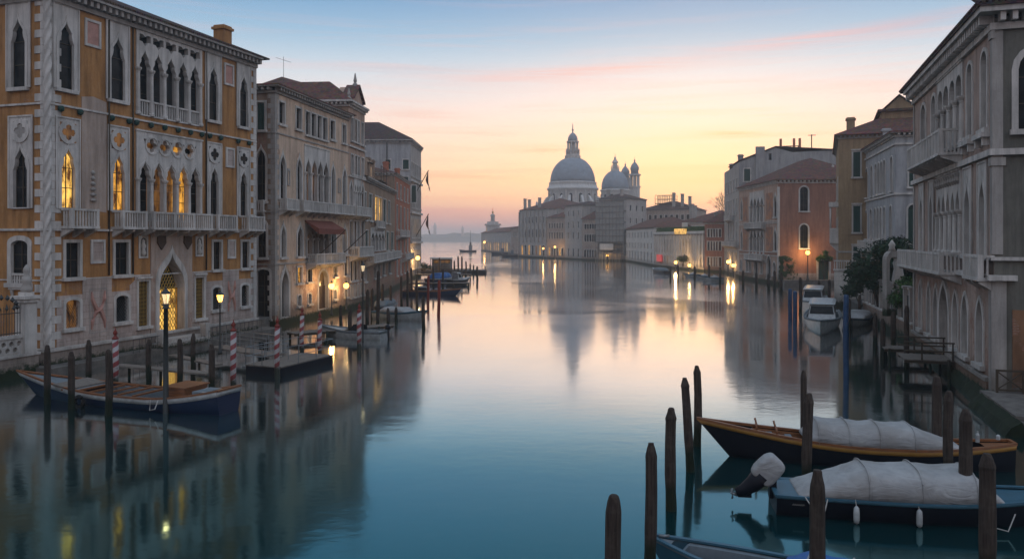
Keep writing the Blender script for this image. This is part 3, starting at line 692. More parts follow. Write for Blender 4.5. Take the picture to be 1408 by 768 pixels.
def hull(root, L, bw, free, mats, bow=1.0, stern=.55, keel=-.35, sheer=(.55, .18), band=.16, n=22, deckz=.28, wl=.78, rail=.06, rake=.7, cap='bwood', cockpit=(.18, .82), bend=None, deck='greydeck', bow_z=None):
    """clinker-ish launch: x from stern (0) to bow (L). mats: (hull, band). returns half width and sheer functions"""
    def hw(t):
        a = 1 - max(0, (t - .45) / .55) ** 2.2; b = stern + (1 - stern) * min(1, t / .35) ** .8 if t < .35 else 1.
        return max(.012, bw / 2 * a * b)
    def sz(t): return free + sheer[0] * max(0, (t - .45) / .55) ** 2 + sheer[1] * max(0, (.3 - t) / .3) ** 1.6
    st = [i / (n - 1) for i in range(n)]
    secs = []
    for t in st:
        w = hw(t); zs = sz(t); q = []
        for (fw, fz) in ((0, 0), (.55, .02), (wl, .22), (.90, .5), (.97, .78), (1., 1.)):
            zz = keel * (1 - max(0, (t - .75) / .25) ** 1.5 * .9) * (1 - fz) + zs * fz
            x = t * L + rake * bow * (max(0, (t - .7) / .3) ** 2) * (fz - .3) * .8 - (.12 * (1 - fz) * 0 if t < .1 else 0)
            q.append((x, w * fw, zz))
        secs.append(q)
    def strip(i0, i1, off, name, mat, par):
        mb = MB(); mb.sm = True
        for sgn in (1, -1):
            mb.rings([[(x, sgn * (y + off), z) for (x, y, z) in q[i0:i1]] for q in secs], closed=False, cap=False)
        if i0 == 0:
            q = secs[0]; mb.sm = False; mb.add([(x, y, z) for x, y, z in q] + [(x, -y, z) for x, y, z in reversed(q[1:])], [tuple(range(len(q) * 2 - 1))])
        return mb.build(name, mat, par)
    h = strip(0, 6, 0, 'hull', mats[0], root)
    b = MB(); b.sm = True
    for sgn in (1, -1):                # painted band as a plank just under the gunwale
        R = []
        for t, q in zip(st, secs):
            x, y, z = q[5]; x2, y2, z2 = q[4]; f = min(1, band / max(.05, z - z2)); xa = x + (x2 - x) * f; ya = y + (y2 - y) * f; za = z - band
            R.append([(x, sgn * (y + .006), z - .01), (x, sgn * (y + .02), z - .02), (xa, sgn * (ya + .02), za), (xa, sgn * (ya + .004), za - .01)])
        b.rings(R, closed=False, cap=False)
    b.box(-.02, 0., -hw(0), hw(0), sz(0) - band, sz(0) - .01)
    b.build('rubbing_strake', mats[1], root)
    g = MB()
    for sgn in (1, -1):
        g.rings([[(q[5][0], sgn * (q[5][1] + .035), q[5][2] - .02), (q[5][0], sgn * (q[5][1] + .035), q[5][2] + rail * .6), (q[5][0], sgn * max(.0, q[5][1] - .09), q[5][2] + rail * .6), (q[5][0], sgn * max(.0, q[5][1] - .09), q[5][2] - .02)] for q in secs])
    g.box(-.05, .07, -hw(0), hw(0), sz(0) - .03, sz(0) + rail * .58)
    g.build('gunwale', cap, root)
    d = MB(); c0, c1 = cockpit
    dk = [(q[5][0], max(.0, q[5][1] - .05), q[5][2] - .06) for q in secs]
    R = [[(x, -y, z), (x, -y * .5, z + .03 if (t < c0 or t > c1) else z), (x, y * .5, z + .03 if (t < c0 or t > c1) else z), (x, y, z)] for (x, y, z), t in zip(dk, st)]
    fore = [r for r, t in zip(R, st) if t >= c1 - .001]; aft = [r for r, t in zip(R, st) if t <= c0 + .001]
    if len(fore) > 1: d.rings(fore, closed=False, cap=False)
    if len(aft) > 1: d.rings(aft, closed=False, cap=False)
    mid = [((x, y, z), t) for (x, y, z), t in zip(dk, st) if c0 - 1e-6 <= t <= c1 + 1e-6]
    for sgn in (1, -1): d.rings([[(x, sgn * y, z), (x, sgn * max(.02, y - .18), z), (x, sgn * max(.02, y - .19), z - deckz)] for (x, y, z), t in mid], closed=False, cap=False)
    d.build('deck', deck, root)
    fl = MB(); fl.rings([[(x, -max(.02, y - .19), z - deckz), (x, max(.02, y - .19), z - deckz)] for (x, y, z), t in mid], closed=False, cap=False)
    for (x, y, z), t in (mid[0], mid[-1]): fl.box(x - .03, x + .03, -max(.03, y - .06), max(.03, y - .06), z - deckz, z - .01)
    fl.build('floor', 'floor', root)
    return hw, sz

def canvas_cover(root, x0, x1, y_of, z_of, h, ribs, end0=.9, end1=1.4, name='canvas_cover', seed=3, peak=1.):
    mb = MB(); mb.sm = True; R = []; n = 130; m = 24; rd = random.Random(seed)
    for i in range(n + 1):
        t = i / n; x = x0 + (x1 - x0) * t; y = y_of(x) + .04; zb = z_of(x); sc = .035 * abs(sin(x * 7.5))
        e = min(1., max(0., (x - x0) / end0)) ; e2 = min(1., max(0., (x1 - x) / end1)); hh = h * (e ** .85) * (e2 ** .85)
        dmin = min(abs(x - r) for r in ribs); sag = .05 * min(1., dmin / .55) ** .8; rb = .03 * exp(-(dmin / .035) ** 2)
        row = []
        for j in range(m + 1):
            a = pi * j / m; cy = cos(a); sy = sin(a)
            fold = .008 * sin(a * 1.0) * sin(x * 9 + 3 * cy + 2 * noise.noise(Vector((x, cy * 2, seed)))) * min(1, dmin * 3)
            p = abs(cy) ** .62 * (1 if cy > 0 else -1)
            nzv = noise.noise(Vector((x * 1.5, cy * 1.7, seed + sy * 2.2))) * .009 + noise.noise(Vector((x * 5, cy * 1.2, seed + sy * 9))) * .008
            k = 1 - sag * sy * 1.2 / max(.3, h) + rb
            row.append((x, y * p * (1 + nzv * sy), zb - sc * (1 - sy) + .02 + (hh * (sy ** .58) * k + nzv * sy * .7 * min(1, hh)) + fold))
        R.append(row)
    mb.rings(R, closed=False, cap=False); o = mb.build(name, 'canvas', root)
    for r in ribs:
        row = R[min(range(len(R)), key=lambda i: abs(R[i][0][0] - r))]; hp = MB(); zc = z_of(r)
        hp.path([(x, y * 1.012, z + .012) for x, y, z in row], .022, 6); hp.build('hoop_seam', 'canvas', o)
    md = o.modifiers.new('thick', 'SOLIDIFY'); md.thickness = .012; return o
# ------------------------------------------------------------------ setting
def sheet(name, pts, z0, z1, mat, kind='structure'):
    mb = MB(); n = len(pts)
    mb.add([(x, y, z1) for x, y in pts] + [(x, y, z0) for x, y in pts], [tuple(range(n))] + [(i, n + i, n + (i + 1) % n, (i + 1) % n) for i in range(n)])
    o = mb.build(name, mat); struct(o, kind); return o
wmb = MB(); wmb.add([(-3500, -60, 0), (3500, -60, 0), (3500, 6500, 0), (-3500, 6500, 0)], [(0, 1, 2, 3)]); struct(wmb.build('water', 'water'))
sheet('canal_bed', [(-3600, -80), (3600, -80), (3600, 6600), (-3600, 6600)], -6, -5, 'near_black')
P1A = gp(65, 511); P1B = gp(352, 458.3)
P2A = gp(378, 449); P2B = gp(479, 425.6)
P3A = P2B; P3B = gp(501.5, 419)
P4A = P3B; P4B = gp(543, 397)
P5A = P4B; P5B = gp(564, 386)
P6A = gp(564.5, 384); P6B = gp(579, 379)
d1 = (Vector(P1B) - Vector(P1A)).normalized(); n1_ = Vector((-d1.y, d1.x))
G0 = Vector(P1A) - d1 * 14
sheet('left_bank_ground', [tuple(G0 + n1_ * .4), tuple(Vector(P1A) + n1_ * .4), tuple(Vector(P1B) + n1_ * .4), (P2A[0] - .5, P2A[1] + .2), (P2B[0] - .5, P2B[1]), (P4A[0] - .5, P4A[1]), (P4B[0] - .5, P4B[1]), (P5B[0] - .5, P5B[1]), (P6B[0] - .6, P6B[1]), (-60, 330), (-600, 330), (-600, 20)], -1, .9, 'concrete')
R1A = (wx(1257, 59.7), 59.7); R1B = (wx(1367, 38.3), 38.3)
dR = (Vector(R1B) - Vector(R1A)).normalized(); nR = Vector((-dR.y, dR.x))
GW = (wx(1188, 81.5), 81.5)
sheet('right_bank_ground', [(47, 140), (47, 162), (47.4, 170), (wx(996, 187) + .5, 187), (wx(968, 193) + .5, 193), (wx(899, 232) + .5, 232), (wx(860, 286) + .5, 286), (wx(751, 325) + .5, 325), (wx(714, 350) + .5, 350), (wx(706, 402) + .6, 402), (wx(661, 517) + .6, 517), (-10, 540), (700, 540), (700, 20), (40, 20), (R1B[0] + .5, R1B[1]), (R1A[0] + .5, R1A[1]), (GW[0] + .4, GW[1]), (wx(1152, 97) + .5, 97), (48.5, 118), (58, 136), (58, 140)], -1, .9, 'concrete')
# far shore of the lagoon: low wooded islands
mb = MB(); rd = random.Random(3); prev = None; row0 = []; row1 = []; row2 = []
for i in range(500):
    x = -1500 + i * 6; yy = 2150 + 160 * noise.noise(Vector((x * .002, 0, 0)))
    hgt = 17 + 9 * noise.noise(Vector((x * .006, 1, 0))) + 5 * noise.noise(Vector((x * .03, 2, 0))) + 3 * noise.noise(Vector((x * .12, 3, 0)))
    row0.append((x, yy - 8, -1)); row1.append((x, yy, hgt * .7)); row2.append((x, yy + 40, hgt + 5))
mb.rings([row0, row1, row2], closed=False, cap=False); struct(mb.build('far_hills', 'leaf'))
def campanile(label, px, D, top, w):
    o = thing('bell_tower', label, 'bell tower', (wx(px, D), D, 0), 0, 'bell towers on the far shore')
    m_ = MB(); m_.box(-w, w, -w, w, 0, top * .72); m_.build('shaft', 'farB', o)
    m_ = MB(); m_.box(-w * 1.1, w * 1.1, -w * 1.1, w * 1.1, top * .72, top * .8); m_.rings([[(-w, -w, top * .8), (w, -w, top * .8), (w, w, top * .8), (-w, w, top * .8)], [(-.2, -.2, top), (.2, -.2, top), (.2, .2, top), (-.2, .2, top)]]); m_.build('spire', 'farA', o)
campanile('faint bell tower on the hazy far shore left of the domed customs tower', 598, 2100, 52, 3.5)
campanile('faint slender bell tower on the hazy far shore beside the boats\' mast', 636, 2100, 44, 3)
# haze (one closed box round everything)
hz = MB(); hz.box(-3400, 3400, -55, 6300, -1.5, 68); hz = hz.build('haze', 'near_black')
hm = bpy.data.materials.new('haze'); hm.use_nodes = True; hm.node_tree.nodes.clear()
pv = hm.node_tree.nodes.new('ShaderNodeVolumePrincipled'); pv.inputs['Color'].default_value = (.95, .95, .98, 1); pv.inputs['Density'].default_value = HAZE = .0006
pv.inputs['Anisotropy'].default_value = .7
ho = hm.node_tree.nodes.new('ShaderNodeOutputMaterial'); hm.node_tree.links.new(pv.outputs[0], ho.inputs['Volume'])
hz.data.materials.clear(); hz.data.materials.append(hm); hz['kind'] = 'stuff'

# ------------------------------------------------------------------ P1: ochre gothic palace
b = Bld('gothic_palace', 'ochre plaster gothic palace with white tracery windows and gilded water gate', P1A, P1B, 16, 22.9)
W1 = 'cusp'
def gothic_floor(b, f, xa, xb, top=True, lit=None, ox=None):
    ua, ub = b.u(xa, f), b.u(xb, f); g = .38 if ox is None else ox
    if top: b.win(f, W1, ua - .06, ub + .06, 17.2, 21.4, sw=.2, box=(g, 22.35), rev=.16, bars=(1, 3))
    else:
        b.win(f, W1, ua - .06, ub + .06, 9.9, 13.6, sw=.2, box=(g, 15.45), rev=.18, pane=lit or 'glass', bars=(2, 3), sill=False)
    return (ua + ub) / 2
tri = [(81, 99, 84.5, 100.5, 'lit2'), (152.5, 169.5, 155, 169, 'lit'), (287, 298, 289, 298.5, None), (329.5, 339, 330, 338, None)]
T = b.T('f')
for (a1, a2, c1, c2, lt) in tri:
    gothic_floor(b, 'f', a1, a2); uc = gothic_floor(b, 'f', c1, c2, False, lt)
    q = MB(T); q.panel(circ(uc, 14.55, .72), [quatre(uc, 14.55, .52)], -.13, -.06, -.062); o = b.part(q, 'roundel', 'stone')
    q = MB(T); q.panel(rect(uc - .6, uc + .6, 13.95, 15.15), [], -.075); b.part(q, 'roundel_pane', 'litlow' if lt else 'glass', o)
# side wall, same design
for (a1, a2, c1, c2) in ((18, 35, 21, 38),):
    gothic_floor(b, 'l', a1, a2); uc = gothic_floor(b, 'l', c1, c2, False)
    q = MB(b.T('l')); q.panel(circ(uc, 14.55, .72), [quatre(uc, 14.55, .5)], -.13, -.06, -.062); o = b.part(q, 'roundel', 'stone')
    q = MB(b.T('l')); q.panel(rect(uc - .6, uc + .6, 13.95, 15.15), [], -.075); b.part(q, 'roundel_pane', 'stone_d', o)
    b.win('l', 'seg', b.u(16, 'l'), b.u(39, 'l'), 5.3, 7.9, sw=.3, bars=(2, 3)); b.balcony('l', b.u(15, 'l'), b.u(40, 'l'), 4.9, 5.9, out=.12, nb=1, step=.2)
uL0, uL1 = b.u(189), b.u(275)
b.loggia('f', uL0, uL1, 9.3, 15.4, 5, 13.4, 'cusp', 14.5, .52, lits=(None, 'litlow', 'litlow', 'lit', None), col=.14, zcap=12.1, rev=.42)
b.loggia('f', uL0, uL1, 16.6, 22.5, 5, 21.1, 'cusp', None, .38, tz=21.55, lits=(None, 'glass_b', 'glass_b', 'glass_b', None), col=.14, zcap=19.7, rev=.42)
q = MB(T); 
k = uL0 + .25
while k < uL1: q.box(k - .04, k + .04, .0, .08, 16.6, 17.5); k += .22
q.box(uL0, uL1, -.06, .12, 17.5, 17.62); b.part(q, 'balustrade', 'stone')
for (xa, xb) in ((82, 120), (153, 187), (208, 275), (286, 313), (328.5, 351)):
    ua, ub = b.u(xa), b.u(xb); b.balcony('f', ua - (1.0 if xa == 208 else 0), ub, 8.62, 9.85, out=1.15 if xa == 208 else .95, step=.22)
for (xa, xb) in ((90, 109), (158, 176), (293, 303.5), (332.5, 342)): b.win('f', 'rect', b.u(xa), b.u(xb), 5.6, 7.75, sw=.2, pane='glass', bars=(2, 2))
for (xa, xb, p_) in ((90, 109, 'litlow'), (159, 176, 'glass'), (292, 303.5, 'glass'), (331.5, 341.5, 'glass')):
    ua, ub = b.u(xa), b.u(xb); b.win('f', 'seg', ua, ub, 2.45, 4.2, sw=.2, pane=p_, bars=None, rev=.35)
    g = MB(T); k = ua
    while k < ub - .1:
        g.tube((k, .12, 2.45), (min(k + .9, ub), .12, 2.45 + (min(k + .9, ub) - k) * 1.5), .014, n=4); g.tube((k, .13, 3.9), (min(k + .9, ub), .13, 3.9 - (min(k + .9, ub) - k) * 1.5), .014, n=4); k += .16
    b.part(g, 'window_grille', 'iron')
for (xa, xb) in ((190, 204), (268.5, 280)):
    b.win('f', 'rect', b.u(xa), b.u(xb), 1.95, 5.05, sw=.16, pane='near_black', bars=None, hood=True)
    ua, ub = b.u(xa), b.u(xb); g = MB(T)
    for i in range(7): c = ua + (ub - ua) * (i + .5) / 7; g.box(c - .014, c + .014, .1, .13, 1.95, 5.05)
    for i in range(11): c = 2.1 + i * .27; g.box(ua, ub, .105, .125, c - .014, c + .014)
    b.part(g, 'window_grille', 'gold')
# water gate
ua, ub = b.u(216.5), b.u(251); um = (ua + ub) / 2
op = arch(ua, ub, .7, 6.95, 'ogee', 12); b.holes['f'].append(arch(ua - .1, ub + .1, .6, 7.1, 'ogee', 12))
q = MB(T); q.panel(rect(b.u(208), b.u(262), 5.0, 8.35), [arch(ua - .12, ub + .12, 4.9, 7.15, 'ogee', 12)] if False else [], -.0) if False else None
fa, fb = b.u(206.5), b.u(263)
q = MB(T); q.panel([(fa, .9), (ua - .35, .9), (ua - .35, 4.6)] + [(x, z) for x, z in reversed(arch(ua - .35, ub + .35, .9, 7.45, 'ogee', 12)[2:])][::1] + [(ub + .35, .9), (fb, .9), (fb, 8.4), (fa, 8.4)] if False else rect(fa, fb, .95, 8.4), [arch(ua - .2, ub + .2, 1.0, 7.2, 'ogee', 12)], -.09, .02, .02)
gate = b.part(q, 'gate_surround', 'patch')
q = MB(T); q.panel(arch(ua - .32, ub + .32, .62, 7.55, 'ogee', 12), [op], -.2, -.05, .7); b.part(q, 'arch_moulding', 'stone', gate)
q = MB(T); q.panel(arch(ua - .02, ub + .02, .7, 6.97, 'ogee', 12), [], .75); b.part(q, 'pane', 'near_black', gate)
q = MB(T); q.panel(rect(ua - .02, ub + .02, .7, 4.35), [], .72); b.part(q, 'lit_pane', 'lit2', gate)
q = MB(T); k = ua
for i in range(-14, 12):
    for sg in (1, -1):
        pts = []
        for t in range(0, 26):
            z = .75 + t * .25; u = ua + i * .28 + (z - .75) * .62 if sg > 0 else ub - i * .28 - (z - .75) * .62
            if ua + .02 < u < ub - .02 and z < 4.4 + 2.4 * (1 - abs(u - um) / ((ub - ua) / 2)) ** .75: pts.append((u, .5 + .01 * sg, z))
        if len(pts) > 1: q.path(pts, .03, 4)
q.box(ua, ub, .46, .56, 4.33, 4.42); q.box(ua, ua + .06, .46, .56, .7, 4.4); q.box(ub - .06, ub, .46, .56, .7, 4.4); q.box(um - .04, um + .04, .46, .56, .7, 4.4)
b.part(q, 'gilded_grille', 'gold', gate)
for (px_, tilt) in ((220, 1), (256, 1)):   # two carved shields over the gate
    u = b.u(px_); q = MB(T); q.panel([(u, 7.2), (u + .42, 7.7), (u + .38, 8.2), (u - .38, 8.2), (u - .42, 7.7)], [], -.2, -.08); b.part(q, 'carved_shield', 'shutb')
for px_ in (196.5, 273.5):
    u = b.u(px_); q = MB(T); q.panel(rect(u - .42, u + .42, 6.65, 8.2), [arch(u - .3, u + .3, 6.78, 8.08, 'round')], -.08, .0, -.01)
    o = b.part(q, 'relief_panel', 'stone'); q = MB(T); q.panel(rect(u - .32, u + .32, 6.7, 8.15), [], -.012); b.part(q, 'relief_ground', 'rdark', o)
    q = MB(T); q.sm = True; q.lathe(u, -.03, [(.12, 6.8), (.2, 7.0), (.12, 7.3), (.2, 7.5), (.1, 7.7), (.12, 7.85), (.02, 7.98)], 8); b.part(q, 'relief_figure', 'stone', o)
# flat marble squares, faded patch, marble facing with pink saltire panels
for (xa, xb, za, zb) in ((116, 138, 20.25, 22.0), (307.5, 321, 20.25, 22.0), (310, 322, 13.7, 15.3), (124, 144, 6.4, 7.95), (312.5, 323.5, 6.4, 7.95)):
    u0, u1 = b.u(xa), b.u(xb); q = MB(T); q.panel(rect(u0, u1, za, zb), [rect(u0 + .16, u1 - .16, za + .16, zb - .16)], -.09, .0, -.02); o = b.part(q, 'marble_panel', 'stone')
    q = MB(T); q.panel(rect(u0 + .1, u1 - .1, za + .1, zb - .1), [], -.025); b.part(q, 'panel_field', 'pinkm' if za > 20 else 'marble', o)
q = MB(T); q.panel([(b.u(112), 9.9), (b.u(146), 9.7), (b.u(146.5), 16.2), (b.u(146), 16.9), (b.u(128), 17.1), (b.u(112), 16.95)], [], -.03, 0); b.part(q, 'faded_patch', 'patch')
q = MB(T); u = b.u(127); q.sm = True
for z_ in range(6): q.lathe(u, -.02, [(.02, 10.3 + z_ * .35), (.28 - .02 * z_, 10.45 + z_ * .35), (.05, 10.62 + z_ * .35)], 7)
b.part(q, 'carved_relief', 'stone_d')
low = [h for h in b.holes['f'] if max(p[1] for p in h) < 7.3 and min(p[1] for p in h) < 4.9]
ra, rb = [], []
mo = rect(b.u(77.5), b.L - .02, .0, 4.62)
mo = [(b.u(77.5), .0), (fa - .02, .0), (fa - .02, 5.5), (b.u(185), 5.5), (b.u(185), 5.15), (b.u(178), 4.85), (b.u(178), 4.5), (b.u(153), 4.5), (b.u(153), 5.42), (b.u(113), 5.42), (b.u(113), 4.5), (b.u(77.5), 4.5)]
q = MB(T); q.panel(mo, [h for h in low if max(p[0] for p in h) < fa], -.04, .0); b.part(q, 'marble_facing', 'marble')
mo = [(fb + .02, .0), (b.L - .01, .0), (b.L - .01, 4.7), (b.u(328), 4.7), (b.u(328), 5.42), (b.u(306), 5.42), (b.u(306), 4.7), (b.u(284), 4.7), (b.u(284), 5.42), (fb + .02, 5.42)]
q = MB(T); q.panel(mo, [h for h in low if min(p[0] for p in h) > fb], -.04, .0); b.part(q, 'marble_facing', 'marble')
for (xa, xb) in ((122.5, 146), (311.5, 324)):
    u0, u1 = b.u(xa), b.u(xb); q = MB(T); q.panel(rect(u0, u1, 1.95, 4.8), [rect(u0 + .05, u1 - .05, 2.0, 4.75)], -.06, -.03, -.045); o = b.part(q, 'pink_marble_panel', 'stone_d')
    q = MB(T); um_ = (u0 + u1) / 2; w_ = (u1 - u0) / 2 - .15
    for sg in (1, -1): q.path([(um_ - w_ * sg, -.06, 2.2), (um_ - w_ * .9 * sg, -.06, 2.7), (um_ - .2 * sg, -.06, 3.3), (um_ + .2 * sg, -.06, 3.5), (um_ + w_ * .9 * sg, -.06, 4.1), (um_ + w_ * sg, -.06, 4.6)], [.05, .13, .16, .16, .13, .05], 5)
    b.part(q, 'pink_vein', 'pinkm', o)
# mouldings
b.course('fl', 1.2, 1.38, .32, 'plinth_moulding'); q = MB(); q.box(-.22, b.L, -.22, 0, -.6, 1.2); q.box(-.22, 0, .002, 16, -.6, 1.2); b.part(q, 'plinth', 'marble')
b.course('fl', 8.48, 8.62, .14); b.course('fl', 16.1, 16.22, .1); b.course('fl', 5.44, 5.52, .05)
# quoins
q = MB(); q2 = MB()
z = 1.4; i = 0
while z < 22.6:
    w_ = .95 if i % 2 else .5; q.box(.24, w_, -.05, .0, z + .01, z + .47); q.box(-.05, .0, .24, w_, z + .01, z + .47)
    q2.box(b.L - w_ * .8, b.L + .001, -.052, .0, z + .01, z + .47); z += .48; i += 1
b.part(q, 'quoin', 'stone')
q = q2; b.part(q, 'quoin', 'stone')
q = MB(); q.sm = True; R = []
for i in range(240):
    z = 1.4 + i * .09; R.append((.2, z))
q.lathe(.03, .03, [(.2, 1.4 + i * .06) for i in range(355)], 24, lob=lambda a, z: .05 * cos(3 * (a - z * 2.1))); b.part(q, 'twisted_corner_column', 'stone')
for px_ in (148.5, 181.5, 282.5):
    q = MB(T); q.tube((b.u(px_), -.1, 5.6), (b.u(px_), -.1, 22.8), .06, n=6); b.part(q, 'drainpipe', 'wood_t')
for px_ in (82, 108.5, 152, 176, 186, 206, 225, 243.5, 260.5, 276, 287, 302, 326, 341):
    q = MB(T); q.sm = True; q.lathe(b.u(px_), -.12, [(.02, 15.72), (.16, 15.8), (.2, 15.98), (.12, 16.1)], 7); b.part(q, 'corbel_head', 'shut')
b.cornice('fl', 22.35, .75, .95, .5, 'stone_d')
b.walls({'f': 'ochre'}, tops=None); b.roof(23.3, 3.6, .8, 'tiles_d')
u = b.u(319); b.chimney(u, .9, 23.3, 25.2, 1.0, 'ochre')
q = MB(); q.tube((b.u(182) , 2, 23.4), (b.u(182), 2, 27), .03, n=5); q.lathe(b.u(182), 2, [(.02, 24.8), (.14, 25), (.02, 25.2)], 6); b.part(q, 'roof_finial', 'iron', b.rf)
P1 = b
# stone quay strip in front of it
q = MB(); q.box(-1, b.L + 1.5, -1.5, .3, -1, .42); o = q.build('quay_strip', 'concrete'); struct(o); o.location = (P1A[0], P1A[1], 0); o.rotation_euler = (0, 0, b.ang)

# garden wall with railing and pinnacle pier
gw = thing('garden_wall', 'white garden wall with carved parapet and iron railing beside the ochre palace', 'garden wall', tuple(G0) + (0,), b.ang)
q = MB(); q.box(0, 13.2, -.25, .3, -.8, 1.2); q.build('base', 'marble', gw); q = MB(); q.box(0, 13.25, -.34, .35, 1.2, 1.34); q.box(0, 12.2, -.2, .25, 2.28, 2.46); q.build('coping', 'stone', gw)
q = MB(); hs = []
for i in range(24):
    for j in range(2): hs.append(circ(.5 + i * .49 + j * .24, 1.62 + j * .36, .15, 8))
q.panel(rect(0, 12.2, 1.34, 2.28), hs, -.12, .1, .0); q.build('carved_parapet', 'stone', gw)
q = MB(); q.panel(rect(0, 12.2, 1.34, 2.28), [], .02); q.build('parapet_back', 'stone_d', gw)
q = MB(); k = .1
while k < 12.2: q.tube((k, 0, 2.46), (k, 0, 4.15 + .12 * sin(k * 9)), .02, n=4); k += .17
q.box(0, 12.2, -.02, .02, 2.55, 2.6); q.box(0, 12.2, -.02, .02, 3.7, 3.75)
for i in range(26): q.lathe(.3 + i * .46, 0, [(.01, 3.85), (.1, 4.0), (.01, 4.25)], 5)
for i in range(9):
    a = pi * i / 8; q.lathe(11.0 - 1.0 * cos(a), 0, [(.01, 3.9 + .6 * sin(a)), (.14, 4.05 + .6 * sin(a)), (.01, 4.25 + .6 * sin(a))], 5)
q.build('railing', 'iron', gw)
q = MB(); q.box(12.2, 13.0, -.35, .4, 1.34, 4.3); q.box(12.1, 13.1, -.45, .5, 4.3, 4.5); q.box(12.0, 13.2, -.55, .6, 4.5, 4.68); q.box(12.3, 12.9, -.25, .3, 4.68, 4.9); q.build('gate_pier', 'stone', gw)
q = MB(); q.sm = True; q.lathe(12.6, 0, [(.3, 4.9), (.34, 5.1), (.2, 5.35), (.3, 5.5), (.22, 5.75), (.12, 5.9), (.2, 6.1), (.16, 6.3), (.02, 6.5)], 12); q.build('pinnacle', 'stone_d', gw)

# ------------------------------------------------------------------ P2: beige gothic palace
b = Bld('gothic_palace', 'beige brick and stone palace with pointed windows and a russet awning', P2A, P2B, 15, 21.3)
U = b.u
for (xa, xb) in ((383.3, 391), (407, 413.6), (454, 460), (470.5, 475)): b.win('f', 'rect', U(xa), U(xb), 18.6, 20.6, sw=.2, rev=.4, bars=(2, 2))
for (xa, xb) in ((420, 426), (428, 434.2), (436.2, 441.7), (443.7, 449.3)): b.win('f', 'rect', U(xa), U(xb), 18.3, 20.6, sw=.14, rev=.4, bars=(2, 2))
for (xa, xb) in ((384, 393), (407.5, 415.3), (454.8, 460.6), (470.5, 476.5)):
    b.win('f', 'ogee', U(xa) + .15, U(xb) - .15, 11.6, 15.9, sw=.24, rev=.4, bars=(2, 3), pane='glass')
b.loggia('f', U(419), U(451.5), 11.6, 17.2, 4, 16.1, 'ogee', None, lits=('glass', 'litlow', 'glass', 'glass'), col=.14, rev=.4)
b.balcony('f', U(382), U(399), 10.6, 11.7, out=.9, step=.16); b.balcony('f', U(406), b.L - .2, 10.6, 11.7, out=.9, step=.16)
for (xa, xb) in ((385.5, 393), (408, 416.5), (455, 462), (471, 477)): b.win('f', 'ogee', U(xa) + .12, U(xb) - .12, 6.3, 9.3, sw=.24, rev=.5, bars=(2, 3))
b.loggia('f', U(421), U(451.5), 6.1, 9.4, 4, 9.0, 'ogee', None, lits=('litlow', 'glass', 'glass', 'glass'), col=.14, rev=.4, stone='stone_d')
b.balcony('f', U(421), U(462), 5.4, 6.5, out=1.1, step=.2)
b.win('f', 'ogee', U(387), U(396.5), .7, 5.3, sw=.3, rev=.9, pane='near_black', bars=None, sill=False, pn='portal')
b.win('f', 'rect', U(408.5), U(415), 3.7, 5.2, sw=.16, pane='lit', bars=(2, 3)); b.win('f', 'rect', U(422.5), U(428.5), 3.7, 5.4, sw=.16, bars=(2, 2)); b.win('f', 'rect', U(459), U(463), 3.9, 6.0, sw=.14)
b.win('f', 'rect', U(473.5), U(477.6), 3.9, 6.0, sw=.14, shut='shutb')
for x_ in (411.5, 425.5, 460.5, 475.5): b.win('f', 'seg', U(x_) - .35, U(x_) + .35, 1.5, 2.5, sw=.14, bars=None)
b.win('f', 'round', U(438), U(450.5), .7, 4.7, sw=.26, rev=.6, pane='litlow', bars=None, sill=False, pn='door', label='round-headed canal door lit by two wall lamps')
q = MB(b.T('f')); q.box(U(438), U(450.5), .3, .36, .7, 3.1); q.build('door_leaf', 'shutb', b.root)
q = MB(b.T('f')); q.rings([[(U(419), 0, 9.85), (U(456), 0, 9.85), (U(456), -.02, 9.7), (U(419), -.02, 9.7)], [(U(419), -1.5, 9.0), (U(456), -1.5, 9.0), (U(456), -1.5, 8.45), (U(419), -1.5, 8.45)]]); b.part(q, 'awning', 'awning')
for (x0, x1, z0_, z1_) in ((433, 429, 5.9, 7.6), (466, 464, 6.1, 8.2)):
    q = MB(b.T('f')); q.tube((U(x0), -.3, 6.2), (U(x0) + 1.0, -2.9, 8.9), .05, n=5); b.part(q, 'flagpole', 'wood_t')
for x_ in (396, 466): 
    u = U(x_); q = MB(b.T('f')); q.panel(rect(u - .3, u + .3, 13., 14.6), [arch(u - .18, u + .18, 13.1, 14.4, 'round')], -.1, 0, -.01); b.part(q, 'relief_panel', 'stone_d')
for z_ in (17.6, 10.4, 5.6):
    b.course('fl', z_, z_ + .13, .09, mat='stone_d')
q = MB(); z = 1; i = 0
while z < 21:
    w_ = .7 if i % 2 else .4; q.box(-.04, w_, -.045, 0, z, z + .44); q.box(-.04, .0, .001, w_, z, z + .44); z += .46; i += 1
b.part(q, 'quoin', 'stone_d')
for (xa, xb, k_, z0_, z1_) in ((353.5, 364, 'rect', 17.9, 20.4), (353, 365, 'ogee', 11.4, 16.3), (354, 366, 'round', 6.3, 9.6), (353.5, 371, 'seg', .7, 5.2)):
    b.win('l', k_, U(xa, 'l'), U(xb, 'l'), z0_, z1_, sw=.2, rev=.35, shut='shut' if k_ == 'rect' else None)
b.balcony('l', U(351.5, 'l'), U(365.5, 'l'), 10.4, 11.5, out=.5)
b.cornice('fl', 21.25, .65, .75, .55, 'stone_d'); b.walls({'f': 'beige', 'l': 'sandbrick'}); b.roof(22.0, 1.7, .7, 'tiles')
P2 = b
for (x_, y_, lb) in ((456, 394.5, 'left of two lit lamps in front of the canal door of the beige palace'), (476, 394, 'right of two lit lamps, standing past the canal door of the beige palace')):
    D = 80 if x_ == 456 else 86; lamp(lb, wx(x_, D) , D, .3, wz(y_ - 4, D), power=260, glass=.3, globe=True, group='lit lamps at the canal door')
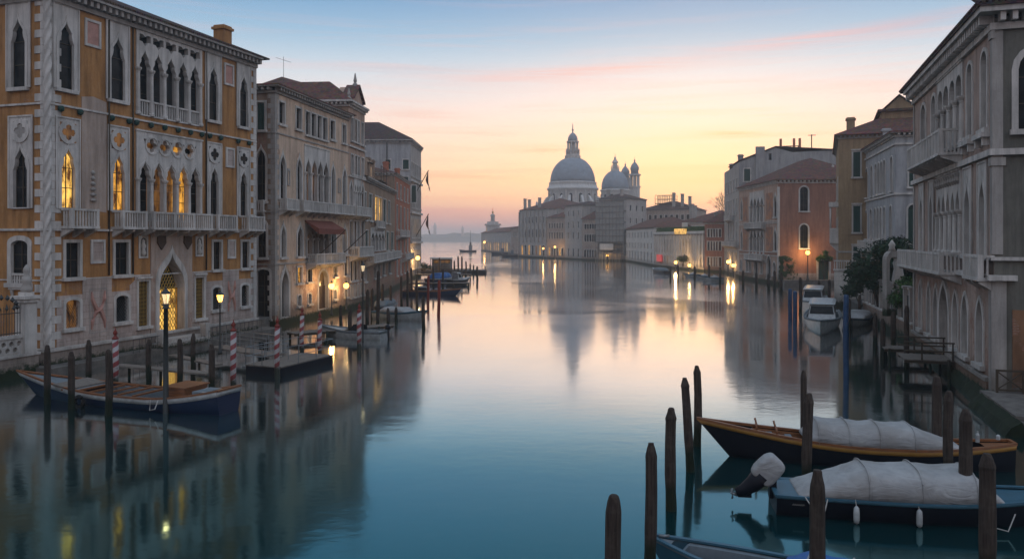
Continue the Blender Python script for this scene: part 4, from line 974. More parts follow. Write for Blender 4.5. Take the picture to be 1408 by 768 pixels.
# two-storey brown tiled house behind with grey wall
b = Bld('back_house', 'grey walled tiled house rising behind the beige palace', (wx(395, 92), 92), (wx(492, 105), 105), 9, wz(143, 100))
b.win('l', 'rect', 3, 4.2, 22, 23.2); b.walls({'f': 'greyp'}); b.roof(b.top, 3.0, .5, 'tiles')
q = MB(); q.tube((3, 3, b.top + 1), (3, 3, b.top + 5), .03, n=4); q.tube((1.6, 3, b.top + 4.6), (4.4, 3, b.top + 4.6), .02, n=4); b.part(q, 'antenna', 'iron', b.rf)

# ------------------------------------------------------------------ P3: pedimented palace
b = Bld('pedimented_palace', 'narrow pale palace with a triangular pediment and obelisk finials', P3A, P3B, 14, 23.6); U = b.u
L = b.L
for z0_, z1_ in ((19.2, 21.8), (15.4, 17.6)):
    for c in (.22, .45, .58, .85): b.win('f', 'rect', L * c - .45, L * c + .45, z0_, z1_, sw=.15, rev=.35)
for c in (.15, .85): b.win('f', 'ogee', L * c - .5, L * c + .5, 11.6, 14.6, sw=.2, rev=.5, pane='glass_b')
b.loggia('f', L * .32, L * .72, 11.6, 15., 3, 14.4, 'ogee', None, col=.15)
b.balcony('f', .3, L - .3, 10.6, 11.7, out=.9, step=.16); b.balcony('f', L * .05, L - .2, 5.9, 7.1, out=1.2, step=.2)
for c in (.16, .42, .56, .85): b.win('f', 'rect', L * c - .55, L * c + .55, 7.0, 10.0, sw=.16, rev=.4, shut='shutb' if c != .42 else None)
for c in (.18, .42, .8): b.win('f', 'rect', L * c - .5, L * c + .5, 3.2, 5.6, sw=.14, shut='shutb')
for c in (.15, .35, .55, .75, .9): b.win('f', 'seg', L * c - .3, L * c + .3, 1.3, 2.7, sw=.12, bars=None)
for z_ in (18.4, 15.0, 10.3, 6.0): b.course('f', z_, z_ + .2, .2)
b.cornice('fl', 22.9, .6, .7, .5, 'stone'); 
q = MB(); q.panel([(L * .2, 23.6), (L * .8, 23.6), (L * .8, 24.1), (L * .5, 25.7), (L * .2, 24.1)], [], -.1, 2.0); b.part(q, 'gable', 'pinkbeige')
q = MB(); 
for sg in (1, -1):
    q.rings([[(L * .5 + sg * .0, -.4, 25.95), (L * .5, 1.2, 25.95), (L * .5, 1.2, 25.72), (L * .5, -.4, 25.72)], [(L * .5 + sg * L * .34, -.4, 24.2), (L * .5 + sg * L * .34, 1.2, 24.2), (L * .5 + sg * L * .34, 1.2, 23.95), (L * .5 + sg * L * .34, -.4, 23.95)]])
b.part(q, 'pediment', 'tiles')
for c, h_ in ((.5, 1.3), (.13, 1.1), (.87, 1.1)):
    q = MB(); z_ = 26.0 if c == .5 else 24.0; q.lathe(L * c, .2, [(.3, z_ - .3), (.3, z_), (.14, z_ + .2), (.22, z_ + .4), (.05, z_ + h_)], 6); b.part(q, 'obelisk', 'stone_d')
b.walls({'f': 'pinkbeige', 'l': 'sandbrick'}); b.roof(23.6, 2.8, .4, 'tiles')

# ------------------------------------------------------------------ P4: brown house with lit window
b = Bld('canal_house', 'worn brown canal house with a brightly lit upper window and long balcony', P4A, P4B, 13, wz(247, 98) + .2); U = b.u; L = b.L
for (xa, xb, lt) in ((499.8, 503.5, None), (507, 511.5, None), (515, 520, 'lit2'), (520.4, 524.8, 'lit2'), (526.6, 530.8, None), (533.5, 536, None)):
    b.win('f', 'rect', U(xa) + .1, U(xb) - .1, 10.3, 13.6, sw=.16, rev=.35, pane=lt or 'glass', shut=None if lt else 'shut', bars=(2, 3))
b.balcony('f', U(514), U(525.5), 9.4, 10.4, out=.5, step=.2)
b.loggia('f', U(509.5), U(528), 6.4, 9.3, 4, 8.9, 'ogee', None, col=.14)
for (xa, xb) in ((502, 506), (531, 534.5), (537.5, 540.5)): b.win('f', 'rect', U(xa) + .1, U(xb) - .1, 6.3, 9.0, sw=.14, shut='shut')
b.balcony('f', .3, L - .4, 5.0, 6.15, out=1.1, step=.22)
for (xa, xb) in ((500.5, 503.5), (514, 517.5), (519, 522), (526, 529), (534, 537)): b.win('f', 'rect', U(xa), U(xb), 2.8, 4.7, sw=.14, pane='glass_b')
b.cornice('f', b.top - .5, .5, .6, .5, 'stone_d'); b.walls({'f': 'sandbrick'}); b.roof(b.top + .15, 2.2, .4, 'tiles_d')
q = MB(); u = U(518); q.box(u - 1.5, u + 1.5, .8, 3.6, b.top, b.top + 2.6); q.rings([[(u - 1.8, .5, b.top + 2.6), (u + 1.8, .5, b.top + 2.6), (u + 1.8, 4, b.top + 2.6), (u - 1.8, 4, b.top + 2.6)], [(u - .6, 1.8, b.top + 3.6), (u + .6, 1.8, b.top + 3.6), (u + .6, 2.6, b.top + 3.6), (u - .6, 2.6, b.top + 3.6)]]); b.part(q, 'dormer', 'sandbrick', b.rf)
q = MB(); q.box(u - .5, u + .5, .75, .8, b.top + .6, b.top + 2.1); b.part(q, 'dormer_window', 'glass', b.rf)
q = MB(); q.box(1, 6, .6, 5, b.top, b.top + 2.4); b.part(q, 'roof_loft', 'sandbrick', b.rf)
for x_ in (3.6, 12, 18, 22): b.chimney(x_, 2.4, b.top, b.top + 4.2, .8, 'sandbrick')
# roof terrace frame
q = MB()
for x_ in (24, 27, 30):
    for y_ in (1, 4.5): q.tube((x_ - 2, y_, b.top), (x_ - 2, y_, b.top + 3.4), .06, n=5)
q.box(21.8, 28.2, .9, 4.6, b.top + 1.1, b.top + 1.25)
for z_ in (b.top + 2.3, b.top + 3.3): q.tube((22, 1, z_), (28, 1, z_), .05, n=4); q.tube((22, 4.5, z_), (28, 4.5, z_), .05, n=4)
b.part(q, 'roof_terrace', 'wood_t', b.rf)

# P5 red house
b = Bld('canal_house', 'narrow brick-red canal house with dark green shutters below the tall grey palace', P5A, P5B, 12, wz(252, 150)); U = b.u; L = b.L
for z0_, z1_ in ((14.6, 17.0), (9.6, 13.4), (5.6, 8.2), (2.0, 4.4)):
    for c in (.12, .34, .58, .8): b.win('f', 'rect', L * c - .7, L * c + .7, z0_, z1_, sw=.16, rev=.2, shut='shut' if z0_ in (9.6, 5.6) else None, pane='glass_b')
b.balcony('f', L * .05, L * .6, 8.3, 9.4, out=.9); b.balcony('f', L * .4, L * .95, 4.4, 5.4, out=.9)
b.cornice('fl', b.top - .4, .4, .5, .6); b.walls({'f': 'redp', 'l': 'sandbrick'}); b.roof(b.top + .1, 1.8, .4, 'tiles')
b.chimney(L * .5, 3, b.top, b.top + 3, .9, 'redp'); b.chimney(L * .85, 2, b.top, b.top + 2.6, .9, 'redp')

# P6 tall grey palace
b = Bld('tall_palace', 'tall grey palace with dark hipped roof and flagpoles, farthest on the left bank', P6A, P6B, 34, 27.2); U = b.u; L = b.L
for z0_, z1_, k_ in ((20.5, 23.2, 'rect'), (14.2, 18.4, 'round'), (8.2, 12.2, 'round'), (2.0, 5.8, 'round')):
    for i in range(6): c = L * (i + .5) / 6; b.win('f', k_, c - .7, c + .7, z0_, z1_, sw=.25, rev=.3)
for z_ in (13, 7, 19.3): b.course('fl' if z_ == 13 else 'f', z_, z_ + .4, .4)
for (xa, xb, ya, yb) in ((554, 562, 219.5, 232.5), (554, 561.5, 243, 251), (566, 572, 255, 278), (530, 537, 219.5, 232.5), (508, 515, 219.5, 232.5)):
    zz = b.z((xa + xb) / 2, yb, 'l'); b.win('l', 'rect', U(xa, 'l'), U(xb, 'l'), zz, b.z((xa + xb) / 2, ya, 'l'), sw=.18, rev=.15, shut='shut')
q = MB(b.T('l')); q.tube((U(532, 'l'), -.12, 17), (U(532, 'l'), -.12, 27), .1, n=5); b.part(q, 'drainpipe', 'iron')
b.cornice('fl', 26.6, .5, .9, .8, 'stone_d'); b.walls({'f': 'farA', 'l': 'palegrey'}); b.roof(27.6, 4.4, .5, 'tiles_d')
b.chimney(5, 20, 28, 33.2, 1.4, 'palegrey')
for (x_, yb_, z_) in ((580, 0, 17.5), (581, 0, 8.5)):
    u = L * .5; q = MB(b.T('f')); q.tube((u, 0, z_), (u, -2.6, z_ + 4.6), .09, n=5); fo = b.part(q, 'flagpole', 'wood_t')
    q = MB(b.T('f')); R = []
    for i in range(7):
        t = i / 6; R.append([(u + .1 * sin(t * 9), -2.5 + .12 * t - .2 * t, z_ + 4.4 - 3.6 * t), (u + 1.2 + .25 * sin(t * 7), -2.3 + .5 * sin(t * 5), z_ + 3.9 - 3.7 * t)])
    q.rings(R, closed=False, cap=False); b.part(q, 'flag', 'flag', fo)
# lit lamp on the corner below it
D = 158; lamp('far lit lamp glowing orange on the left bank by the red house', wx(574.5, D), D, -.5, wz(354, D), lit='lampfar', power=900, glass=.42, globe=True)
# ------------------------------------------------------------------ R1 right foreground palace
b = Bld('gothic_palace', 'rosy plaster gothic palace with corbelled balconies, nearest on the right bank', R1A, R1B, 18, 18.6); U = b.u; L = b.L
for (xa, xb) in ((1267, 1273.5), (1281.5, 1287.5), (1330.5, 1338), (1350, 1358.5)):
    b.win('f', 'round', U(xa) + .05, U(xb) - .05, 13.5 if xa > 1300 else 13.3, 17.4, sw=.2, rev=.55, bars=(2, 3), pane='glass_b')
b.loggia('f', U(1290.5), U(1324.5), 13.3, 17.9, 4, 17.3, 'round', None, col=.17, rev=.8, pane='glass')
b.balcony('f', U(1274), U(1324), 12.7, 14.2, out=1.2, step=.2)
for (xa, xb) in ((1330, 1339), (1349.5, 1359.5)): 
    q = MB(b.T('f')); q.box(U(xa) - .3, U(xb) + .3, -.4, 0, 13.0, 13.25)
    for c in (U(xa), U(xb)): q.box(c - .12, c + .12, -.3, 0, 12.6, 13.0)
    b.part(q, 'sill_bracket', 'stone')
b.course('fr', 12.0, 12.3, .25); b.course('fr', 6.95, 7.12, .16)
for (xa, xb) in ((1266.5, 1270.5), (1280, 1284), (1328.5, 1335.5), (1349, 1356.5)): b.win('f', 'ogee', U(xa), U(xb), 7.15, 11.0, sw=.24, rev=.55, box=(.38, 11.85), pane='glass')
b.loggia('f', U(1290), U(1322), 7.15, 11.9, 5, 10.9, 'ogee', None, col=.17, rev=.9, pane='glass')
q = MB(b.T('f')); 
for i in range(10): q.lathe(U(1290) + (U(1322) - U(1290)) * (i + .5) / 10, -.12, [(.02, 11.1), (.2, 11.3), (.16, 11.5), (.24, 11.7), (.02, 11.85)], 6)
b.part(q, 'carved_frieze', 'stone_d')
b.balcony('f', .2, U(1323), 5.95, 7.2, out=1.15, step=.2, panelled=True); b.balcony('f', U(1345), L + .1, 5.95, 7.2, out=.7, step=.2, panelled=True)
q = MB(b.T('f')); q.box(U(1323), L + .5, -.35, .0, 6.0, 6.25); q.box(L, L + .35, .001, .9, 6.0, 6.25); b.part(q, 'ledge', 'stone')
for (xa, xb) in ((1264.5, 1268), (1275.5, 1280), (1284.8, 1290), (1311, 1318), (1323.5, 1331.5), (1343.5, 1352.5)):
    b.win('f', 'point', U(xa), U(xb), 1.6, 4.9, sw=.24, rev=.6, pane='glass', bars=(2, 4))
b.win('f', 'point', U(1294), U(1306.5), .35, 5.2, sw=.34, rev=1.2, pane='near_black', bars=None, sill=False, pn='portal', proud=.14)
q = MB(); q.box(L - .45, L + .1, -.14, 0, -.6, 6.0); q.box(L, L + .1, .0, .5, -.6, 6.0); q.box(L - .36, L + .07, -.1, 0, 7.25, 18.0); q.box(L, L + .07, .0, .36, 7.25, 18.0)
q.box(L - .46, L + .14, -.16, 0, 11.5, 11.9); q.box(L, L + .14, 0, .46, 11.5, 11.9); q.box(L - .44, L + .14, -.16, 0, 17.6, 18.0); b.part(q, 'corner_pilaster', 'stone_d')
q = MB(); q.box(0, .5, -.1, 0, -.6, 5.9); b.part(q, 'corner_pilaster', 'stone_d'); q = MB(); q.box(0, .4, -.08, 0, 7.25, 18); b.part(q, 'corner_pilaster', 'stone_d')
q = MB(); q.box(0, L - .76, -.16, 0, -.6, 1.0); b.part(q, 'plinth', 'rbrown'); q = MB(); q.box(0, L - .76, -.24, 0, 1.0, 1.2); b.part(q, 'plinth_moulding', 'stone_d')
# side wall: big round window, brown lower band
b.win('r', 'round', U(1400, 'r'), U(1400, 'r') + 1.9, 13.2, 17.0, sw=.28, rev=.4, bars=(2, 3)); b.win('r', 'rect', 6.5, 8, 7.5, 10.5, sw=.2)
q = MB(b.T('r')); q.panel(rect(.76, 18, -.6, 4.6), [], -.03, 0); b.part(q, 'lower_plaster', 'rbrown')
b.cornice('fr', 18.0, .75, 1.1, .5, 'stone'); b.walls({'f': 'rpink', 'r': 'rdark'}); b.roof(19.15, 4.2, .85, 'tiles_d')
# raised cover tiles along the near eaves
q = MB(); k = -.9
while k < b.L + 1: q.tube((k, -.9, 19.18), (k, .9, 19.18 + 4.2 / 10.05 * 1.95), .09, n=5); k += .26
k = -.9
while k < 17: q.tube((b.L + .9, k, 19.18), (b.L - .9, k, 19.18 + 4.2 / 10.05 * 1.95), .09, n=5); k += .26
b.part(q, 'eaves_tile', 'tiles_d', b.rf)
q = MB(); q.box(4, 14, 5, 12, 19.2, 21.4); b.part(q, 'roof_loft', 'rpink', b.rf)
R1 = b
# right quay with steps
QA = Vector(R1B) + dR * .3
qy = MB(); w0 = QA; e = dR; nn = nR
def qp(a, c, z): v = QA + e * a + nn * c; return (v.x, v.y, z)
def slab(mb, a0, a1, c0, c1, z0, z1):
    mb.add([qp(a0, c0, z0), qp(a1, c0, z0), qp(a1, c1, z0), qp(a0, c1, z0), qp(a0, c0, z1), qp(a1, c0, z1), qp(a1, c1, z1), qp(a0, c1, z1)], [(0, 3, 2, 1), (4, 5, 6, 7), (0, 1, 5, 4), (1, 2, 6, 5), (2, 3, 7, 6), (3, 0, 4, 7)])
slab(qy, -.3, 5.6, -.5, 20, -.6, .55); slab(qy, -.3, 5.7, -.62, 20, .55, .7)
for i in range(4): slab(qy, 5.7 + i * .42, 6.12 + i * .42, -.5, 20, -.6, .52 - i * .2)
struct(qy.build('stone_quay', 'concrete'))
fn = thing('wooden_fence', 'low dark timber fence with crossed braces along the right quay', 'fence', qp(.2, 0, .7), atan2(nn.y, nn.x))
q = MB()
for i in range(7): q.box(i * 1.1 - .05, i * 1.1 + .05, -.05, .05, 0, 1.1)
q.build('post', 'wood_t', fn); q = MB(); q.box(0, 6.6, -.03, .03, 1.0, 1.1); q.box(0, 6.6, -.03, .03, .1, .18)
for i in range(6): q.tube((i * 1.1, 0, .15), (i * 1.1 + 1.1, 0, 1.02), .03, n=4); q.tube((i * 1.1, .02, 1.02), (i * 1.1 + 1.1, .02, .15), .03, n=4)
q.build('rail', 'wood_t', fn)
# moss skirt along the waterline
q = MB(); R = []; ln = (Vector(R1A) - Vector(R1B)).length
for i in range(60):
    a = -ln + i * (ln + 6.5) / 59; w_ = .25 + .18 * noise.noise(Vector((a * .9, 0, 0))) + (.35 if a > -4 else 0)
    off = -.5 if a > -.3 else 0.
    R.append([qp(a, off - .1 * 1, .62 + .15 * noise.noise(Vector((a * 2, 5, 0)))), qp(a, off - .25 - w_ * .4, .35), qp(a, off - .3 - w_, -.3), qp(a, off + .3, -.3)])
q.rings(R, closed=True); o = q.build('quay_moss', 'moss'); struct(o, 'stuff')

# wooden landing stages beside it
def jetty(name, label, x, y, rz, Lx, Wy, z, rail=False, steel=False, posts=True, cat='jetty'):
    o = thing(name, label, cat, (x, y, 0), rz)
    q = MB(); k = 0
    while k < Lx - .05: q.box(k, k + .17, -Wy / 2, Wy / 2, z - .06, z); k += .19
    q.build('decking', 'deck', o); q = MB(); q.box(0, Lx, -Wy / 2 + .1, -Wy / 2 + .25, z - .22, z - .062); q.box(0, Lx, Wy / 2 - .25, Wy / 2 - .1, z - .22, z - .062); q.build('bearer', 'wood_t', o)
    if posts:
        k = .3
        while k < Lx:
            for s_ in (1, -1): q = MB(); q.tube((k, s_ * (Wy / 2 - .02), -2), (k, s_ * (Wy / 2 - .02), z + (.0 if not rail else .05)), .09, n=7); q.build('pile', 'pole', o)
            k += 2.4
    if rail:
        mt = 'steel' if steel else 'wood_t'; q = MB(); r_ = .025 if steel else .05
        for s_ in (1, -1):
            k = .1
            while k <= Lx: q.tube((k, s_ * Wy / 2, z), (k, s_ * Wy / 2, z + 1.0), r_, n=5); k += 1.6
            for zz in (.5, 1.0): q.tube((0, s_ * Wy / 2, z + zz), (Lx, s_ * Wy / 2, z + zz), r_, n=5)
        q.build('railing', mt, o)
    return o
p = QA + dR * -9.2 - nR * .2; jetty('wooden_jetty', 'dark wooden landing stage with a railing at the rosy palace\'s water door', p.x, p.y, atan2(-nR.y, -nR.x), 2.6, 2.6, 1.0, True)
p = QA + dR * -15.0 - nR * .1; jetty('wooden_jetty', 'bare dark timber landing stage beyond the railed one at the rosy palace', p.x, p.y, atan2(-nR.y, -nR.x), 3.0, 1.8, .8)

# ------------------------------------------------------------------ right garden
g0 = Vector(R1A); g1 = Vector(GW); gd = (g1 - g0); gL = gd.length; ga = atan2(gd.y, gd.x)
gw = thing('garden_wall', 'low brick garden wall with white coping and stone piers by the dark trees', 'garden wall', (g0.x, g0.y, 0), ga)
q = MB(); q.box(.3, gL, -.3, .1, -.6, 1.5); q.build('wall', 'rpink', gw); q = MB(); q.box(.3, gL, -.38, .18, 1.5, 1.66); q.build('coping', 'stone', gw)
for i in range(11):
    x_ = 1 + i * (gL - 2) / 10; q = MB(); q.box(x_ - .22, x_ + .22, -.3, .14, 1.66, 4.1); q.box(x_ - .3, x_ + .3, -.38, .22, 4.1, 4.3); q.build('pier', 'stone_d', gw)
q = MB(); k = .6
while k < gL: q.tube((k, -.08, 1.66), (k, -.08, 3.6), .018, n=4); k += .2
q.box(.3, gL, -.1, -.06, 3.55, 3.6); q.build('railing', 'iron', gw)
sc_ = thing('statue_niche', 'weathered stone arch with a carved figure on the garden wall', 'statue', (wx(1228, 66), 66.2, 1.6), .3)
q = MB(); q.panel(arch(-.75, .75, 0, 5.4, 'round'), [arch(-.45, .45, .6, 4.9, 'round')], -.25, .25, .25); q.build('arch', 'stone_d', sc_)
q = MB(); q.panel(arch(-.75, .75, 0, 5.4, 'round'), [arch(-.45, .45, .6, 4.9, 'round')], .25); q.build('arch_back', 'stone_d', sc_)
q = MB(); q.sm = True; q.lathe(.55, -.1, [(.42, 2.6), (.5, 3.0), (.34, 3.9), (.42, 4.4), (.2, 4.9), (.24, 5.2), (.05, 5.5)], 10); q.lathe(0, 0, [(.3, 5.4), (.2, 5.7), (.28, 5.9), (.04, 6.3)], 10); q.build('figure', 'stone', sc_)
def tree(label, x, y, blobs, n, size, mat='leaf', trunk=.22, cat='tree', name='tree', base=.9, seed=1, z=.8):
    o = thing(name, label, cat, (x, y, base)); crown('crown', mat, o, blobs, n, size, z, seed)
    limbs(o, (0, 0, 0), [(b_[0] * .8, b_[1] * .8, b_[2]) for b_ in blobs[:5]], trunk); return o
tree('large dark evergreen garden tree in front of the pale grey house', wx(1212, 74), 74, [(0, 0, 5, 2.6), (-1.6, .3, 4.0, 1.9), (1.3, .3, 5.8, 2.2), (2.6, -.2, 4.4, 2.0), (-.6, -.6, 3.2, 1.6), (.8, -1, 3.4, 1.8)], 15000, .16, seed=1)
tree('dark evergreen garden tree leaning against the rosy palace', wx(1246, 69.5), 69.5, [(0, 0, 5.2, 2.3), (-1.4, 0, 6.0, 1.7), (1.2, .5, 4.3, 2.0), (.2, -.6, 3.2, 1.7), (-.9, -.4, 2.5, 1.4)], 12000, .16, seed=2)
tree('brighter green shrub under the garden trees beside the stone arch', wx(1250, 64.5), 64.5, [(0, 0, 3.2, 1.3), (-.7, 0, 2.2, 1.1), (.6, .2, 2.0, 1.2)], 5000, .11, 'leaf2', .08, 'shrub', 'shrub', seed=3)
tree('dark shrub low behind the piers at the far end of the garden', wx(1196, 80), 82, [(0, 0, 2.6, 1.5), (-1.0, 0, 1.8, 1.1), (1.2, 0, 1.9, 1.3)], 5000, .13, 'leaf', .08, 'shrub', 'shrub', seed=4)

# ------------------------------------------------------------------ R2 pale grey palace
b = Bld('pale_palace', 'pale grey palace with arched windows and green shutters behind the garden trees', (wx(1187, 97.5), 97.5), (wx(1231, 80), 80), 14, 18.6); U = b.u; L = b.L
for (xa, xb) in ((1190, 1193.5), (1197.5, 1200.3), (1203, 1206), (1207.3, 1209.8), (1211, 1213.6), (1215, 1218), (1224.6, 1228)): b.win('f', 'round', U(xa) + .08, U(xb) - .08, 12.9, 16.4, sw=.14, rev=.35, bars=(1, 3))
for (xa, xb) in ((1190, 1193), (1196.5, 1199.5), (1202.5, 1205), (1206.5, 1209), (1210.5, 1213), (1215, 1217.8), (1223.4, 1226.6)): b.win('f', 'round', U(xa) + .08, U(xb) - .08, 8.0, 11.4, sw=.14, rev=.35, bars=(1, 3))
for x_ in (1191, 1200, 1209, 1219): b.win('f', 'rect', U(x_) - .5, U(x_) + .5, 3.4, 5.8, sw=.14)
b.balcony('f', U(1190), U(1226), 6.6, 7.8, out=.9, step=.2)
for z_ in (12.4, 17.4): b.course('fr', z_, z_ + .2, .15)
b.win('r', 'rect', U(1250, 'r'), U(1264, 'r'), 13.2, 16.3, sw=.18, rev=.14, shut='shut'); b.win('r', 'round', U(1248.5, 'r'), U(1263, 'r'), 7.6, 11.4, sw=.18, rev=.14, shut='shut')
b.cornice('fr', 18.2, .55, .55, .5); b.walls({'f': 'palegrey'}); b.roof(18.75, 2.6, .6, 'tiles')
b.chimney(2.0, 2.2, 18.8, wz(172, 92), .9, 'palegrey')
b = Bld('back_house', 'mustard gabled attic house rising behind the pale grey palace', (wx(1209, 104), 104), (wx(1266, 101), 101), 10, wz(156, 103)); L = b.L
for c in (.55, .78): b.win('f', 'rect', L * c - .6, L * c + .6, b.top - 3, b.top - .9, sw=.15, rev=.14, shut='shut')
b.walls({'f': 'mustard'}); 
q = MB(); q.panel([(0, b.top), (L, b.top), (L / 2, b.top + 2.2)], [], -.0, .5); b.part(q, 'gable', 'mustard'); b.roof(b.top, 2.4, .3, 'tiles_d', kind='gable_y')
b.chimney(L * .3, -.2, b.top - 3.4, b.top + .6, 1.0, 'mustard')
# ------------------------------------------------------------------ R3 mustard house
b = Bld('mustard_house', 'mustard plaster house with green shuttered windows above a white terrace wall', (wx(1149.5, 118), 118), (wx(1153, 97), 97), 13, wz(187, 97)); U = b.u; L = b.L
for (xa, xb, ya, yb) in ((1172, 1184, 209, 243), (1172, 1184, 283, 319), (1172, 1184, 339, 362)): b.win('r', 'rect', U(xa, 'r') + .1, U(xb, 'r') - .1, b.z(1178, yb, 'r'), b.z(1178, ya, 'r'), sw=.18, rev=.14, shut='shut', hood=True)
for z_ in (13, 8, 3.5):
    for c in (.3, .6, .85): b.win('f', 'rect', L * c - .5, L * c + .5, z_, z_ + 2.6, sw=.15)
b.course('fr', 6.3, 6.5, .06, mat='stone_d'); b.cornice('fr', b.top - .4, .4, .6, .5, 'stone_d')
q = MB(b.T('f')); u0 = L - 2.6; q.box(u0, u0 + 1.8, -1.0, 0, 7.4, 9.3); q.box(u0 - .1, u0 + 1.9, -1.1, 0, 11.9, 12.5)
for u_ in (u0 + .12, u0 + 1.68): q.tube((u_, -.9, 9.3), (u_, -.9, 11.9), .1, n=6)
for u_ in (u0 + .2, u0 + 1.4): q.rings([[(u_, 0, 7.4), (u_ + .2, 0, 7.4), (u_ + .2, 0, 6.3), (u_, 0, 6.3)], [(u_, -.9, 7.4), (u_ + .2, -.9, 7.4), (u_ + .2, -.9, 7.2), (u_, -.9, 7.2)]])
b.part(q, 'covered_balcony', 'stone')
b.walls({'f': 'mustard'}); b.roof(b.top + .15, 3.2, .5, 'tiles'); b.chimney(L * .62, 1.6, b.top, wz(158, 102), 1.0, 'mustard')
q = MB(); q.box(L * .1, L * .8, 5, 9, b.top + .4, b.top + 3.3); b.part(q, 'dormer', 'mustard', b.rf); q = MB(); q.box(L * .1 - .4, L * .8 + .4, 4.6, 9.4, b.top + 3.3, b.top + 3.6); b.part(q, 'dormer_roof', 'tiles_d', b.rf)
R3 = b
tw = thing('terrace_wall', 'white stone terrace with a balustrade at the foot of the mustard house', 'terrace', (wx(1151, 95.5), 95.5, 0), atan2(b.n.y, b.n.x))
q = MB(); q.box(-.3, 4.6, -1.2, .8, -.6, 4.2); q.build('wall', 'white', tw); q = MB(); q.box(-.42, 4.7, -1.32, -1.1, 5.3, 5.46); q.box(-.42, 4.7, -1.32, .8, 4.2, 4.34)
k = -.3
while k < 4.6: q.box(k - .05, k + .05, -1.27, -1.15, 4.34, 5.3); k += .26
q.build('balustrade', 'stone', tw)
for i in range(7): q = MB(); q.box(-.31, 4.62, -1.215, -1.2, .4 + i * .52, .42 + i * .52); q.build('joint', 'stone_d', tw)

# ------------------------------------------------------------------ R4 terracotta palace
b = Bld('terracotta_palace', 'terracotta palace with brick and white gothic canal front, lit by a street lamp', (46.2, 162), (46.2, 138.3), 18, 18.0); U = b.u; L = b.L
for z0_, zt in ((11.8, 15.9), (5.9, 9.8)):
    b.loggia('f', U(1031.5), U(1050.5), z0_ - .8, zt + .9, 4, zt, 'ogee', None, col=.2, rev=.6)
    b.win('f', 'ogee', U(1064.5), U(1068), z0_, zt, sw=.22); b.win('f', 'ogee', U(1018.8), U(1021), z0_, zt, sw=.2)
    b.balcony('f', U(1029), U(1053.5), z0_ - 1.9, z0_ - .75, out=.9)
    for (xa, xb) in ((1021.8, 1027.8), (1053.8, 1062.5)):
        q = MB(b.T('f')); q.panel(rect(U(xa), U(xb), z0_ - .3, zt + .3), [], -.05, 0); b.part(q, 'brick_panel', 'brickpanel')
for (xa, xb, p_) in ((1018, 1020.2, 0), (1026, 1028.8, 0), (1030.2, 1032.8, 0), (1037.5, 1042, 1), (1046, 1048.6, 0), (1054.5, 1060, 1), (1062.8, 1066.6, 0)):
    b.win('f', 'point', U(xa), U(xb), .9 if p_ else 1.6, 5.0 if p_ else 3.9, sw=.2, rev=.5, bars=None, pane='glass' if not p_ else 'near_black')
q = MB(b.T('f')); q.panel(rect(.02, L - .02, 4.35, 5.35), [], -.04, 0) if False else q.box(.3, L - .3, -.03, 0, 5.15, 5.5); b.part(q, 'brick_band', 'brickpanel')
for z_ in (4.9, 5.55, 10.7, 11.0): b.course('f', z_, z_ + .14, .12)
for (xa, xb, ya, yb) in ((1099, 1112, 256.5, 290), (1099, 1112, 308.5, 341)):
    b.win('r', 'round', U(xa, 'r') + .12, U(xb, 'r') - .12, b.z(1105, yb, 'r'), b.z(1105, ya, 'r'), sw=.24, rev=.3, bars=(2, 4))
ua, ub = U(1125, 'r'), U(1139.5, 'r'); b.win('r', 'rect', ua, ub, .9, 4.2, sw=.32, rev=.25, pane='shut', bars=None, sill=False, pn='door', proud=.15)
q = MB(b.T('r')); q.panel(rect(.0, ua - .4, -.5, 2.0), [], -.06, 0); q.panel(rect(ub + .4, 18, -.5, 2.0), [], -.06, 0); b.part(q, 'white_brick_footing', 'marble')
q = MB(); q.box(L - .3, L + .04, -.06, 0, .9, 17); q.box(L, L + .05, 0, .3, .9, 17); b.part(q, 'corner_strip', 'stone')
b.cornice('fr', 17.6, .5, .75, .7); b.walls({'f': 'pinkbeige', 'r': 'terrac'}); b.roof(18.3, 4.6, .6, 'tiles')
q = MB(); q.sm = True; q.lathe(L - 5, 11.5, [(.3, 19.5), (.35, 20.3), (.3, 21), (.1, 21.3)], 8); b.part(q, 'skylight', 'stone_d', b.rf)
sheet('lamp_quay', [(46.4, 138.2), (46.6, 136.2), (66, 135.0), (66, 138.2)], -1, .92, 'concrete')
o = tree('bushy green plant spilling over the door beside the lit street lamp', wx(1132, 137.6), 137.2, [(0, 0, 4.0, .9), (-.8, 0, 3.6, .7), (.9, 0, 3.7, .7), (.2, 0, 4.7, .6)], 3500, .12, 'leaf2', .07, 'shrub', 'shrub', seed=9)
lamp('tall lit street lamp glowing orange on the quay by the terracotta wall', wx(1110, 136.6), 136.4, .92, wz(346, 136.6), lit='lamp', power=420, r=.09, glass=.36, globe=True)
# ivy on the corner
iv = MB(); rd = random.Random(5); vs = []; fs = []
for i in range(2500):
    u = abs(rd.gauss(0, 1.1)); z_ = rd.uniform(1, 5.6) * (1 - .08 * u)
    if noise.noise(Vector((u * 1.5, z_ * 1.2, 0))) < -.05: continue
    s_ = rd.uniform(.05, .11); y_ = 138.12 - rd.random() * .14 + 0; k = len(vs)
    vs += [(46.3 + u - s_, y_, z_), (46.3 + u, y_ - .04, z_ - s_), (46.3 + u + s_, y_, z_), (46.3 + u, y_ + .02, z_ + s_)]; fs.append((k, k + 1, k + 2, k + 3))
iv.add(vs, fs); tag(iv.build('ivy', 'leaf'), 'thin creeping ivy on the corner of the terracotta palace', 'ivy')

